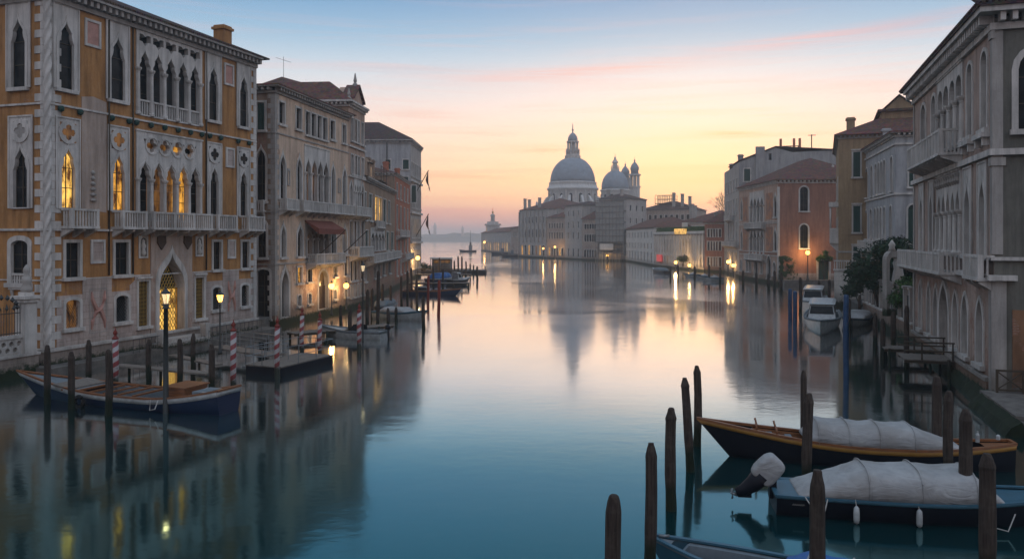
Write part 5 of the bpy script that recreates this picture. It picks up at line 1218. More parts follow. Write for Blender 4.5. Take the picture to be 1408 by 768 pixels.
# ------------------------------------------------------------------ R5 grey house behind
b = Bld('grey_house', 'plain grey house with sloping parapet and chimneys behind the terracotta palace', (wx(996, 186), 186), (wx(1016, 164), 164), 22, wz(229, 170)); U = b.u; L = b.L
for z0_, z1_ in ((18.2, 20.6), (13.2, 16.4), (7.8, 11.6)):
    for c in (.14, .32, .5, .68, .86): b.win('f', 'rect', L * c - .6, L * c + .6, z0_, z1_, sw=.18)
for c in (.1, .25, .4, .55, .7, .85): b.win('f', 'round', L * c - .7, L * c + .7, 1.4, 5.2, sw=.22)
b.balcony('f', L * .3, L * .7, 12, 13.1, out=1.); b.course('f', 6.2, 6.5, .2); b.balcony('f', .4, L - .4, 6.4, 7.4, out=.8)
D = b.dep; t = b.top
b.win('r', 'rect', U(1023, 'r'), U(1031.5, 'r'), b.z(1027, 249, 'r'), b.z(1027, 232, 'r'), sw=.2, rev=.14, shut='shut')
u5 = U(1066, 'r'); q = MB(b.T('r')); tp = wz(202, 162)
q.panel([(0.01, t), (u5, t), (u5 + 1, t), (D, t), (D, tp - .3), (u5 + 3, tp - 1.6), (u5, tp), (u5 - 6, t + 2.3)], [], -.0, .01) if False else q.panel([(.2, t - .01), (D, t - .01), (D, tp - .6), (u5 + 3.4, tp - 1.0), (u5, tp), (.2, t + .5)], [rect(U(1057, 'r'), U(1061, 'r'), b.z(1059, 220, 'r'), b.z(1059, 211, 'r'))], -.001, 10, .3)
b.part(q, 'gable', 'greyp'); q = MB(b.T('r')); q.panel(rect(U(1055.5, 'r'), U(1062.5, 'r'), b.z(1059, 222, 'r'), b.z(1059, 209, 'r')), [], .31); b.part(q, 'attic_pane', 'glass_b')
q = MB(b.T('r')); q.rings([[(0, -.3, t + .6), (0, -.3, t + .8), (0, 16, t + .8), (0, 16, t + .6)], [(u5, -.3, tp + .1), (u5, -.3, tp + .3), (u5, 16, tp + .3), (u5, 16, tp + .1)], [(D, -.3, tp - .9), (D, -.3, tp - .7), (D, 16, tp - .7), (D, 16, tp - .9)]]); b.rf = b.part(q, 'roof', 'tiles_d')
for (x_, w_, y_) in ((1001.5, 1.0, 222), (1012.5, .9, 217)):
    b.chimney(L * (.25 if x_ < 1005 else .8), 1.0, t, wz(y_, 175), w_ * 1.1, 'greyp')
q = MB(b.T('r')); u_ = U(1045, 'r'); q.box(u_ - .9, u_ + .9, -.4, 0, 10, wz(199, 160)); b.part(q, 'chimney_stack', 'greyp')
b.walls({'f': 'farA', 'r': 'greyp'})
b = Bld('back_house', 'long brown tiled house with thin chimney pots behind the grey house', (wx(1072, 176), 176), (wx(1168, 172), 172), 12, wz(213, 174)); L = b.L
b.win('f', 'rect', L * .3, L * .3 + 1.3, b.top - 2.4, b.top - .8); b.win('f', 'rect', L * .5, L * .5 + 1.3, b.top - 2.4, b.top - .8); b.walls({'f': 'farB'}); b.roof(b.top, 1.9, .4, 'tiles', kind='gable_x')
for x_ in (1074, 1092.5, 1100.5): u = b.u(x_); q = MB(); q.tube((u, 2, b.top), (u, 2, wz(189.5, 176)), .28, n=7); b.part(q, 'chimney_pot', 'redp', b.rf)
q = MB(); u0, u1 = b.u(1072), b.u(1100)
k = u0
while k < u1: q.tube((k, 2.5, b.top), (k, 2.5, wz(199, 176)), .08, n=4); k += .8
q.box(u0, u1, 2.45, 2.55, wz(200, 176), wz(199, 176)); q.tube((b.u(1117), 2, b.top), (b.u(1117), 2, wz(185, 176)), .12, n=5); q.tube((b.u(1112), 2, wz(186, 176)), (b.u(1123), 2, wz(186, 176)), .07, n=4); b.part(q, 'roof_terrace', 'wood_t', b.rf)

# ------------------------------------------------------------------ far right bank row
def far_house(name, label, xa, Da, xb, Db, top, dep_, rows, wall='farA', roof=('hip', 3, 'tiles_d'), sides=None, chim=(), **kw):
    b = Bld(name, label, (wx(xa, Da), Da), (wx(xb, Db), Db), dep_, top)
    for (z0, z1, n, w, kind, pn) in rows:
        for i, u in enumerate(grid_us(b.L, n)): b.win('f', kind, u - w / 2, u + w / 2, z0, z1, sw=.16, rev=.3, bars=None, sill=False, pane=(pn[i % len(pn)] if isinstance(pn, tuple) else pn))
    for (f, z0, z1, n, w) in (sides or ()):
        for u in grid_us(b.dep, n): b.win(f, 'rect', u - w / 2, u + w / 2, z0, z1, sw=.14, rev=.3, bars=None, sill=False)
    b.cornice('fr' if not kw.get('nocorn') else 'f', top - .4, .35, .5, .8, 'stone_d'); b.walls({'f': wall, 'r': kw.get('side', wall)})
    if roof: b.roof(top + .1, roof[1], .4, roof[2], kind=roof[0])
    for (x, y, h) in chim: b.chimney(x * b.L, y, top, top + h, 1.0, 'stone_d')
    return b
g = 'glass'; gb = 'glass_b'
far_house('reddish_house', 'small dark red brick house between the white gallery and the grey house', 969, 192, 995.5, 187, wz(306, 190), 12,
          [(8.4, 10.3, 5, .9, 'rect', g), (5.2, 7.3, 5, .9, 'rect', g), (1.4, 3.6, 5, 1.0, 'rect', (g, 'litlow'))], 'farC', ('hip', 2.4, 'tiles'), chim=((.2, 3, 2.5),))
far_house('back_house', 'low brown house with a broad tiled roof under the bare tree', 936, 235, 1003, 222, wz(305, 228), 16,
          [(9.6, 11.6, 8, 1., 'rect', g)], 'farB', ('hip', 3.4, 'tiles'), chim=((.1, 3, 5.5), (.16, 3, 5.)))
# white gallery
b = far_house('white_gallery', 'low white flat-roofed gallery lit by warm lamps with a green hedge on its roof', 899.5, 230, 968, 192.5, 9.2, 14,
          [(4.2, 7.7, 15, .8, 'rect', (g, gb)), (1.3, 3.3, 15, .9, 'rect', ('lit', g, 'litlow', g))], 'white', None)
q = MB(); q.box(.2, b.L, -.15, 13.8, 9.3, 9.9); b.part(q, 'roof_terrace', 'white')
hd = MB(); rd = random.Random(11); vs = []; fs = []
for i in range(5000):
    u = rd.uniform(1, b.L); y_ = rd.uniform(.2, 1.8); z_ = 9.9 + rd.random() * 1.1; s_ = .16; k = len(vs); a = rd.random() * 6
    vs += [(u - s_ * cos(a), y_ - s_ * sin(a), z_), (u, y_, z_ - s_), (u + s_ * cos(a), y_ + s_ * sin(a), z_), (u, y_, z_ + s_)]; fs.append((k, k + 1, k + 2, k + 3))
hd.add(vs, fs); b.part(hd, 'roof_hedge', 'leaf2')
u0, u1 = b.u(929), b.u(945); q = MB(); q.box(u0, u1, -.4, -.2, 9.2, 10.6); b.part(q, 'lit_sign', 'lit2')
u0, u1 = b.u(905), b.u(912); q = MB(); q.box(u0, u1, -.5, -.3, 1.6, 3.5); b.part(q, 'red_screen', 'litred')
for x_ in (936.5, 968): 
    u = b.u(x_); q = MB(); q.box(u - .6, u + .6, .4, 1.6, 9.3, 12.2); b.part(q, 'pylon', 'white')
k = .8; q = MB()
while k < b.L: q.box(k - .14, k + .14, -.28, 0, .9, 9.1); k += 2.05
b.part(q, 'pilaster', 'white')
# white three-storey house
far_house('white_house', 'white three-storey house with a brown hipped roof beside the scaffolding', 860, 283, 899, 231.5, 11.3, 14,
          [(8.3, 10.0, 9, 1.1, 'rect', g), (5.0, 6.6, 9, 1.0, 'rect', g), (1.2, 3.9, 9, 1.3, 'rect', g)], 'white', ('hip', 3.2, 'tiles'), sides=(('r', 6, 8, 3, 1.1),))
# big building behind with chimneys
b = far_house('back_palace', 'broad grey house with many chimneys behind the white three-storey house', 880, 306, 953, 296, wz(288, 300), 18,
          [(15.2, 17.0, 9, 1.1, 'rect', g), (11, 13, 9, 1.1, 'rect', g)], 'farB', ('hip', 3.4, 'tiles_d'), chim=((.6, 3, 6.5), (.76, 3, 6.), (.9, 3, 5.)))
q = MB(); u0, u1 = b.u(895), b.u(921); z0_ = wz(279, 306); z1_ = wz(268, 306)
for i in range(9): u = u0 + (u1 - u0) * i / 8; q.tube((u, 5, 19), (u, 5, z1_), .1, n=4); q.tube((u, 9, 19), (u, 9, z1_), .1, n=4)
for z_ in (z0_, (z0_ + z1_) / 2, z1_): q.box(u0, u1, 4.9, 5.1, z_ - .12, z_); q.box(u0, u1, 8.9, 9.1, z_ - .12, z_)
q.box(u0, u1, 5, 9, z0_ - .25, z0_ - .13); b.part(q, 'roof_terrace', 'wood_t', b.rf)
# scaffolded palace
b = far_house('scaffolded_palace', 'tall grey palace wrapped in scaffolding netting beside the white house', 823.5, 290, 861, 283.5, 22.4, 16,
          [(18, 20.5, 6, 1.2, 'rect', g), (12, 15, 6, 1.2, 'rect', g)], 'farA', ('hip', 2.0, 'tiles_d'), sides=(('r', 18, 20, 3, 1.2), ('r', 13.5, 15.5, 3, 1.2)), chim=((.2, 3, 3.5), (.7, 3, 3.5)))
sf = thing('scaffolding', 'grey scaffold of poles, decks and netting with a white banner', 'scaffolding', (b.A.x, b.A.y, 0), b.ang)
q = MB(); L = b.L
for i in range(9):
    u = L * i / 8
    for y_ in (-2.3, -.9): q.tube((u, y_, 0), (u, y_, 22.8), .09, n=4)
q.build('upright', 'steel', sf)
q = MB()
for i in range(10): q.box(-.3, L + .3, -2.4, -.8, 2.6 + i * 2.1, 2.78 + i * 2.1)
q.build('platform', 'deck', sf); q = MB(); q.box(0, L, -2.2, -2.15, 6.5, 20.8); 
for i in range(5): q.box(L + .3, L + .36, -2.4, -.8, 2 + i * 4, 5.6 + i * 4)
q.build('netting', 'net', sf)
q = MB(); q.box(b.u(829.5), b.u(848), -2.7, -2.6, 4.0, 6.2); q.build('banner', 'white', sf)
far_house('old_house', 'low brown house with weathered tiles left of the scaffolded palace', 800.5, 296, 823, 290.5, 15.2, 14,
          [(11.6, 13.4, 5, 1., 'rect', g), (7, 9.6, 5, 1.1, 'round', g), (1.2, 4, 5, 1.3, 'round', g)], 'farB', ('gable_x', 4., 'tiles'), chim=((.1, 4, 4.5),))
far_house('old_house', 'narrow dark grey tall house in front of the great dome', 777, 311, 800, 296.5, 20.6, 12,
          [(16.6, 18.6, 3, 1., 'rect', g), (12.2, 14.6, 3, 1., 'round', g), (8, 10.4, 3, 1.1, 'rect', ('litlow', g, g)), (1.4, 4.4, 3, 1.2, 'round', g)], 'farA', ('hip', 1.6, 'tiles_d'))
far_house('old_house', 'low grey house with a brown roof below the great dome\'s left edge', 752, 322.5, 777, 311.5, 16.4, 14,
          [(12.2, 14.2, 6, 1., 'rect', g), (8, 10.6, 6, 1., 'rect', g), (1.4, 4.4, 6, 1.3, 'round', ('lit', g, g, g))], 'farB', ('hip', 3.0, 'tiles'), chim=((.3, 3, 3.6), (.7, 3, 3.4)))
b = far_house('pilastered_palace', 'large grey palace with tall pilasters and pale tiled roof, left of the domes', 714.5, 347, 751.5, 323, 20.2, 26,
          [(14.6, 17.2, 7, 1.2, 'rect', g), (8.6, 12.2, 7, 1.3, 'round', g), (1.2, 5.4, 7, 1.8, 'round', ('lit', g, 'lit', g, 'litlow'))], 'farA', ('hip', 5.0, 'tiles'), chim=((.05, 2, 5.2), (.22, 2, 4.6), (.6, 2, 5.0)))
q = MB(); 
for i in range(8): u = b.L * i / 7; q.box(u - .3, u + .3, -.4, 0, 6.6, 19.6)
b.part(q, 'pilaster', 'stone_d')
far_house('old_house', 'low brownish house at the far end of the row before the customs house', 703, 360, 714, 348, 12.6, 12,
          [(8.6, 10.6, 4, 1., 'rect', g), (1.4, 4.4, 4, 1.3, 'round', 'litlow')], 'farB', ('hip', 2.0, 'tiles'), chim=((.5, 3, 3.),))
o = tree('round clipped tree before the lit white gallery', wx(938.5, 199), 198.5, [(0, 0, 2.2, 1.5), (.5, 0, 2.0, 1.2), (-.6, 0, 2.1, 1.2)], 2500, .14, 'leaf', .12, seed=31)
b = far_house('customs_house', 'long low customs house with warmly lit arches on the point', 661.5, 515, 706, 400, 11.6, 16,
          [(1.2, 6.2, 16, 3.2, 'round', ('lit', 'lit2', 'litlow', 'lit'))], 'farA', ('gable_x', 3., 'tiles'))
tw = thing('domed_tower', 'pale square tower with a lantern and globe on the customs point', 'tower', (wx(677.5, 506), 506, 0), b.ang)
q = MB(); q.box(-3.8, 3.8, -3.8, 3.8, 0, 16.4); q.build('shaft', 'salute', tw)
q = MB(); q.box(-4.6, 4.6, -4.6, 4.6, 16.4, 17.4); q.box(-3.2, 3.2, -3.2, 3.2, 17.4, 18.8); q.build('cornice', 'stone', tw)
q = MB(); q.lathe(0, 0, [(1.7, 18.8), (1.7, 19.2), (1.3, 19.3), (1.3, 22.2), (1.8, 22.4), (1.3, 23.2), (.3, 24)], 8); q.build('lantern', 'stone_d', tw)
q = MB(); q.sm = True; q.lathe(0, 0, [(.1, 24), (.7, 24.5), (.7, 25.1), (.1, 25.6), (.06, 26), (.3, 26.3), (.05, 27.6)], 10); q.build('globe', 'gold', tw)
q = MB(); q.panel(arch(-.8, .8, 12, 15, 'round'), [], -3.85); q.build('window', 'lit', tw)

# ------------------------------------------------------------------ great domed church
ch = thing('domed_church', 'great white domed church with two domes and twin bell towers on the skyline', 'church', (wx(787.5, 400), 400, 0), -.35)
q = MB(); q.lathe(0, 0, [(20, 0), (20, 21), (21, 21.4), (21, 22.4), (17, 23.5)], 8, a0=pi / 8, a1=2 * pi + pi / 8); q.build('octagon_body', 'salute', ch)
q = MB(); R_ = 12.2; q.sm = True; q.lathe(0, 0, [(12.6, 22), (12.6, 24.2), (12.1, 24.6), (12.1, 32.0), (12.9, 32.4), (12.9, 33.2), (12.3, 33.5), (11.8, 35.4), (12.0, 35.6), (12.0, 36.1), (11.3, 36.3)], 48); dr = q.build('drum', 'salute', ch)
for i in range(16):
    a = 2 * pi * (i + .5) / 16
    for w_ in ((-.09, .0), ):
        o = MB(lambda u, y, z, a=a: ((12.12 - y) * cos(a) - u * sin(a), (12.12 - y) * sin(a) + u * cos(a), z)); o.panel(arch(-1.15, 1.15, 25.6, 30.6, 'round'), [arch(-.85, .85, 25.9, 30.3, 'round')], -.25, .1, .05); w = o.build('window', 'stone', dr)
        o.v = []; o.f = []; o.smf = []; o.panel(arch(-.9, .9, 25.8, 30.4, 'round'), [], -.04); o.build('pane', 'glass', w)
    a = 2 * pi * i / 16; o = MB(lambda u, y, z, a=a: ((12.12 - y) * cos(a) - u * sin(a), (12.12 - y) * sin(a) + u * cos(a), z)); o.box(-.35, .35, -.3, .1, 24.6, 32.0); o.build('pilaster', 'stone', dr)
q = MB(); q.sm = True; pr = [(11.2, 36.3)] + [(11.2 * cos(t) ** .95, 36.3 + 12.6 * sin(t)) for t in [pi / 2 * k / 14 for k in range(1, 13)]] + [(3.6, 48.6)]
q.lathe(0, 0, pr, 64, lob=lambda a, z: .16 * max(0, cos(16 * a)) ** 6); q.build('dome', 'lead', ch)
q = MB(); q.lathe(0, 0, [(4.0, 48.2), (4.0, 49.6), (3.3, 49.8), (3.3, 50.4)], 16); 
for i in range(8):
    a = 2 * pi * i / 8; q.tube((2.5 * cos(a), 2.5 * sin(a), 50.3), (2.5 * cos(a), 2.5 * sin(a), 56.2), .42, n=6); q.lathe(3.4 * cos(a), 3.4 * sin(a), [(.35, 50.2), (.15, 51.4), (.3, 51.8), (.04, 53.4)], 6)
q.lathe(0, 0, [(1.5, 50.3), (1.5, 56)], 12); q.lathe(0, 0, [(3.1, 56.1), (3.2, 56.8), (2.5, 57.0)], 16); q.build('lantern', 'stone', ch)
q = MB(); q.sm = True; q.lathe(0, 0, [(2.5, 57), (2.5, 58), (2.1, 59.4), (1.1, 60.7), (.4, 61.1), (.3, 62), (.6, 62.5), (.25, 63), (.2, 65), (.03, 66)], 16); q.build('cupola', 'lead', ch)
q = MB()
for i in range(8):           # scrolled buttresses round the drum
    for da_ in (-.16, .16):
        a = 2 * pi * i / 8 + da_; T_ = lambda u, y, z, a=a: (y * cos(a) - u * sin(a), y * sin(a) + u * cos(a), z)
        m2 = MB(T_); pts = [(12.2, 22.5), (19, 22.5)] + [(17.6 + 1.5 * cos(t), 24 + 1.5 * sin(t)) for t in [-pi / 3 + k * pi / 4 for k in range(5)]] + [(15.2, 26), (13.6, 28.6), (12.2, 29.4)]
        m2.rings([[(-.5, y, z) for y, z in pts], [(.5, y, z) for y, z in pts]]); q.add(m2.v, m2.f)
q.build('buttress', 'salute', ch)
for i in range(8):
    a = 2 * pi * i / 8; q = MB(); q.sm = True; q.lathe(19 * cos(a), 19 * sin(a), [(.7, 22.4), (.5, 24), (.7, 25.4), (.4, 26), (.45, 26.6), (.05, 27)], 7); q.build('statue', 'stone', ch)
# second dome + towers, placed in the church's own frame
inv = Matrix.Rotation(.35, 2)
def cl(px, D): v = inv @ Vector((wx(px, D) - ch.location.x, D - ch.location.y)); return v.x, v.y
sx_, sy_ = cl(845.7, 425)
q = MB(); q.sm = True; q.lathe(sx_, sy_, [(8.4, 0), (8.4, 25.5), (7.6, 26), (7.4, 33), (8, 33.4), (8, 34), (7.2, 34.2)], 32); dr = q.build('small_drum', 'salute', ch)
for i in range(12):
    a = 2 * pi * i / 12; o = MB(lambda u, y, z, a=a: (sx_ + (7.5 - y) * cos(a) - u * sin(a), sy_ + (7.5 - y) * sin(a) + u * cos(a), z)); o.panel(rect(-1.1, 1.1, 27.2, 31.6), [rect(-.8, .8, 27.5, 31.3)], -.25, .1, .1); w = o.build('window', 'stone', dr)
    o.v = []; o.f = []; o.smf = []; o.panel(rect(-.85, .85, 27.4, 31.4), [], -.1); o.build('pane', 'glass', w)
q = MB(); q.sm = True; q.lathe(sx_, sy_, [(7.2, 34.2), (7.2, 35.6)] + [(7.2 * cos(t), 35.6 + 8.8 * sin(t)) for t in [pi / 2 * k / 12 for k in range(1, 11)]] + [(1.8, 44.3)], 48, lob=lambda a, z: .12 * max(0, cos(12 * a)) ** 6); q.build('small_dome', 'lead', ch)
q = MB(); q.lathe(sx_, sy_, [(2.4, 44), (2.2, 45), (1.2, 45.2), (1.2, 48.2), (1.9, 48.5), (1.3, 49.4), (.7, 50.2), (.5, 51.4), (.15, 51.8), (.1, 53.4)], 10)
for i in range(6): a = pi / 3 * i; q.lathe(sx_ + 2 * cos(a), sy_ + 2 * sin(a), [(.3, 45), (.1, 47.4)], 5)
q.build('small_lantern', 'stone', ch)
for (px_, D_, tp_) in ((859.8, 437, 48.6), (872.6, 430, 50.2)):
    tx, ty = cl(px_, D_); q = MB(); q.box(tx - 2.4, tx + 2.4, ty - 2.4, ty + 2.4, 0, tp_ - 14.6); q.box(tx - 2.9, tx + 2.9, ty - 2.9, ty + 2.9, tp_ - 14.6, tp_ - 13.9)
    q.box(tx - 2.9, tx + 2.9, ty - 2.9, ty + 2.9, tp_ - 8.2, tp_ - 7.4)
    for sx2 in (-1, 0, 1):
        for sy2 in (-1, 0, 1):
            if sx2 or sy2: q.box(tx + sx2 * 1.9 - .42, tx + sx2 * 1.9 + .42, ty + sy2 * 1.9 - .42, ty + sy2 * 1.9 + .42, tp_ - 13.9, tp_ - 8.2)
    tw = q.build('bell_tower', 'salute', ch); q = MB(); q.sm = True
    q.lathe(tx, ty, [(2.2, tp_ - 7.4), (2.0, tp_ - 5.6), (2.3, tp_ - 5.2), (2.4, tp_ - 4), (1.7, tp_ - 2.4), (.7, tp_ - 1.2), (.35, tp_ - .7), (.5, tp_), (.1, tp_ + .6), (.08, tp_ + 2)], 14); q.build('tower_cupola', 'lead', tw)
q = MB(); q.box(-16, 18, 2, 40, 0, 21); q.build('nave', 'salute', ch)

# bare winter tree behind the red house
bt = thing('bare_tree', 'bare leafless tree against the sunrise behind the small red house', 'tree', (wx(985, 240), 240, .9)); q = MB(); rd = random.Random(21)
def br(p, d, l, r, n):
    e_ = p + d * l; q.path([tuple(p), tuple(e_)], [r, r * .65], 5)
    if n == 0: return
    for _ in range(3 if n > 1 else 4):
        v = (d + Vector((rd.gauss(0, .45), rd.gauss(0, .45), rd.gauss(.05, .3)))).normalized(); br(e_, v, l * rd.uniform(.62, .85), r * .6, n - 1)
br(Vector((0, 0, 0)), Vector((0, 0, 1)), 6.2, .32, 5); q.build('branches', 'bark', bt)
# ------------------------------------------------------------------ left: work barge, poles, docks
def boat_root(name, label, pS, pB, cat, group=None):
    """stern point, bow point on the water"""
    v = Vector(pB) - Vector(pS); return thing(name, label, cat, (pS[0], pS[1], 0), atan2(v.y, v.x), group), v.length
S1 = (wx(315, 36.6), 36.6); B1 = (wx(42, 41.0), 41.0)
o, L = boat_root('work_barge', 'long navy and white wooden work barge moored before the ochre palace', S1, B1, 'barge')
hw, sz = hull(o, L, 2.6, .60, ('navy', 'bwhite'), bow=1.6, stern=.62, sheer=(.55, .52), band=.24, rake=1.1, cockpit=(.16, .66), deckz=.42, rail=.10)
q = MB(); q.box(1.9, 3.1, -.75, .75, 1.0, 1.42); q.box(3.1, 3.9, -.7, -.1, .85, 1.3); q.box(1.8, 3.2, -.82, .82, 1.42, 1.48); q.build('engine_box', 'bwood', o)
q = MB(); q.box(.9, 1.6, -.6, .6, .72, .98); q.build('stern_locker', 'greydeck', o)
q = MB()
for i in range(6): x = 4.6 + i * .9; q.box(x, x + .12, -1.05, 1.05, .92, 1.0)
q.build('thwart', 'bwood', o)
q = MB(); q.rings([[(8.6, -1.1, 1.0), (8.6, 1.1, 1.0), (8.6, 1.1, 1.06), (8.6, -1.1, 1.06)], [(9.8, -1.0, 1.1), (9.8, 1.0, 1.1), (9.8, 1.0, 1.2), (9.8, -1.0, 1.2)]]); q.build('hatch_board', 'deck', o)
q = MB(); q.path([(7.6, 1.36 + .08 * cos(a), .55 + .26 * sin(a)) if False else (7.6 + .26 * cos(a), 1.42, .55 + .26 * sin(a)) for a in [2 * pi * i / 14 for i in range(15)]], .1, 7); q.build('tyre_fender', 'near_black', o)
q = MB(); q.path([(.3, .6, 1.25), (.8, .7, 1.32), (1.4, .3, 1.25), (1.6, -.4, 1.3)], .03, 5); q.path([(2.9, 1.3, .95), (2.8, 1.6, .6), (3.2, 1.5, .5), (3.3, 1.35, .95)], .03, 5); q.build('mooring_rope', 'rope', o)
q = MB()
for i, w_ in enumerate((.06, .05, .0, .06, .06, .0, .07, .05, .06)):
    if w_: xx = 1.55 + i * .11; yy = -(hw(xx / L) + .022); q.box(xx, xx + w_, yy - .004, yy, sz(xx / L) - .23, sz(xx / L) - .13)
q.build('hull_number', 'near_black', o)
for c_ in o.children:
    if c_.name.split('.')[0] in ('engine_box', 'thwart', 'hatch_board', 'mooring_rope', 'tyre_fender'): c_.location.z = -.32

LP = 'timber mooring poles before the ochre palace'
pole('tall dark timber pole at the bow of the blue barge, leftmost of the poles', 65, 555, 474, .15, group=LP)
pole('timber pole beside the barge\'s foredeck, second from the left', 98, 562, 483, .15, group=LP)
pole('taller grey timber pole behind the barge between the foredeck and the striped pole', 122, 532, 467, .15, group=LP)
pole('timber pole in front of the barge just left of the red striped pole', 149, 571, 480, .16, group=LP)
pole('timber pole standing behind the barge right of the red striped pole', 205, 521, 466, .15, group=LP)
pole('timber pole behind the barge\'s engine box, right of the water-side lamp', 247, 533, 465.5, .15, group=LP)
pole('short timber pole by the palace quay left of the lit lamp', 266, 506, 458, .15, group=LP)
pole('timber pole at the stern of the blue barge', 291, 541, 473, .16, group=LP)
SP = 'red and white striped mooring poles'
pole('red and white striped pole behind the middle of the blue barge', 158.5, 535, 466, .15, 'stripe', SP)
pole('red and white striped pole just past the stern of the blue barge', 321, 539, 455, .15, 'stripe', SP)
pole('red and white striped pole at the front corner of the railed pontoon', 381.5, 520, 449, .15, 'stripe', SP)
pole('red and white striped pole behind the railed pontoon, middle of three', 415.5, 489, 433, .15, 'stripe', SP)
pole('red and white striped pole at the far right corner of the railed pontoon', 440, 493, 440, .15, 'stripe', SP)
pole('red and white striped pole beside the white speedboat', 494, 484, 428, .16, 'stripe', SP)
D = dep(568); o = lamp('tall water-side lamp on a pile in front of the gilded gate', wx(228, D), D, -1.0, wz(402, D), lit='lampdim', power=6, r=.12, glass=.2)
D = 52.0; lamp('lit iron street lamp on the quay right of the gilded gate', wx(302.5, D), D, .45, wz(404, D), lit='lamp', power=70, r=.05, glass=.22)
gu = (P1.u(216.5) + P1.u(251)) / 2;
# walkway planks and quay edge
def plank(label, pa, pb, w, z):
    o, L = boat_root('gangway', label, pa, pb, 'gangway'); q = MB(); q.box(0, L, -w / 2, w / 2, z - .1, z); q.build('planks', 'deck', o)
    q = MB(); 
    k = 1.
    while k < L: q.tube((k, 0, -2), (k, 0, z - .1), .08, n=6); k += 2.5
    q.build('pile', 'pole', o); return o
plank('narrow timber gangway between the poles before the ochre palace', gp(161, 500.5, .6), gp(289, 512, .6), .7, .6)
plank('short timber gangway running out from the gilded gate steps', gp(238, 487, .5), gp(300, 500, .5), .6, .5)
q = MB(); o = thing('landing_steps', 'white stone landing step with small pedestals at the gilded gate', 'landing', tuple(P1A) + (0,), P1.ang)
q.box(gu - 2.4, gu + 2.4, -1.6, -.32, .42, .72); q.box(gu - 1.8, gu + 1.8, -1.2, -.33, .72, .95); q.build('step', 'stone', o)
for s_ in (-1, 1): q = MB(); q.box(gu + s_ * 2.2 - .25, gu + s_ * 2.2 + .25, -1.5, -1.0, .72, 1.7); q.build('pedestal', 'stone', o)
o = thing('quay_railing', 'thin iron railing on the quay at the foot of the ochre palace', 'railing', tuple(P1A) + (0,), P1.ang); q = MB()
for (a, b_) in ((P1.u(160), gu - 2.6), (gu + 2.8, P1.u(345))):
    k = a
    while k < b_: q.tube((k, -1.4, .42), (k, -1.4, 1.35), .02, n=4); k += .55
    q.tube((a, -1.4, 1.35), (b_, -1.4, 1.35), .022, n=4); q.tube((a, -1.4, .9), (b_, -1.4, .9), .016, n=4)
    q.build('rail', 'iron', o); q = MB()
# railed pontoon
a = Vector(gp(338, 501, .5)); c = Vector(gp(388, 504.5, .5)); v = c - a
pt = thing('railed_pontoon', 'grey floating pontoon with thin steel railings beside the striped poles', 'pontoon', (a.x, a.y, 0), atan2(v.y, v.x)); Lp = v.length; Wp = 5.2
q = MB(); q.box(0, Lp, 0, Wp, -.3, .45); q.build('float', 'black', pt); q = MB(); k = 0
while k < Lp - .1: q.box(k, k + .18, -.05, Wp + .05, .45, .52); k += .2
q.build('decking', 'deck', pt); q = MB()
def rail(q, p0, p1, z, h=1.05, n=None):
    p0 = Vector(p0 + (0,)); p1 = Vector(p1 + (0,)); n = n or max(2, int((p1 - p0).length / 1.6))
    for i in range(n + 1): p = p0.lerp(p1, i / n); q.tube((p.x, p.y, z), (p.x, p.y, z + h), .025, n=5)
    for hh in (h * .5, h): q.tube((p0.x, p0.y, z + hh), (p1.x, p1.y, z + hh), .022, n=5)
rail(q, (0, 0), (0, Wp), .5); rail(q, (0, Wp), (Lp, Wp), .5); rail(q, (0, 0), (Lp * .45, 0), .5); rail(q, (Lp, Wp * .3), (Lp, Wp), .5); rail(q, (Lp * .45, 0), (Lp * .45, 2.5), .5); q.build('railing', 'steel', pt)
a = Vector(gp(287, 476, .8)); c = Vector(gp(366, 488, .8)); v = c - a
pt = thing('gangway', 'railed gangway joining the quay to the floating pontoon', 'gangway', (a.x, a.y, 0), atan2(v.y, v.x)); q = MB(); q.box(0, v.length, 0, 1.3, .66, .78); q.build('decking', 'deck', pt); q = MB(); rail(q, (0, 0), (v.length, 0), .78); rail(q, (0, 1.3), (v.length, 1.3), .78); q.build('railing', 'steel', pt)
jetty('wooden_jetty', 'low timber jetty in front of the beige palace\'s canal doors', *gp(400, 458, .6), atan2(gp(520, 448, .6)[1] - gp(400, 458, .6)[1], gp(520, 448, .6)[0] - gp(400, 458, .6)[0]), 9, 1.6, .65)

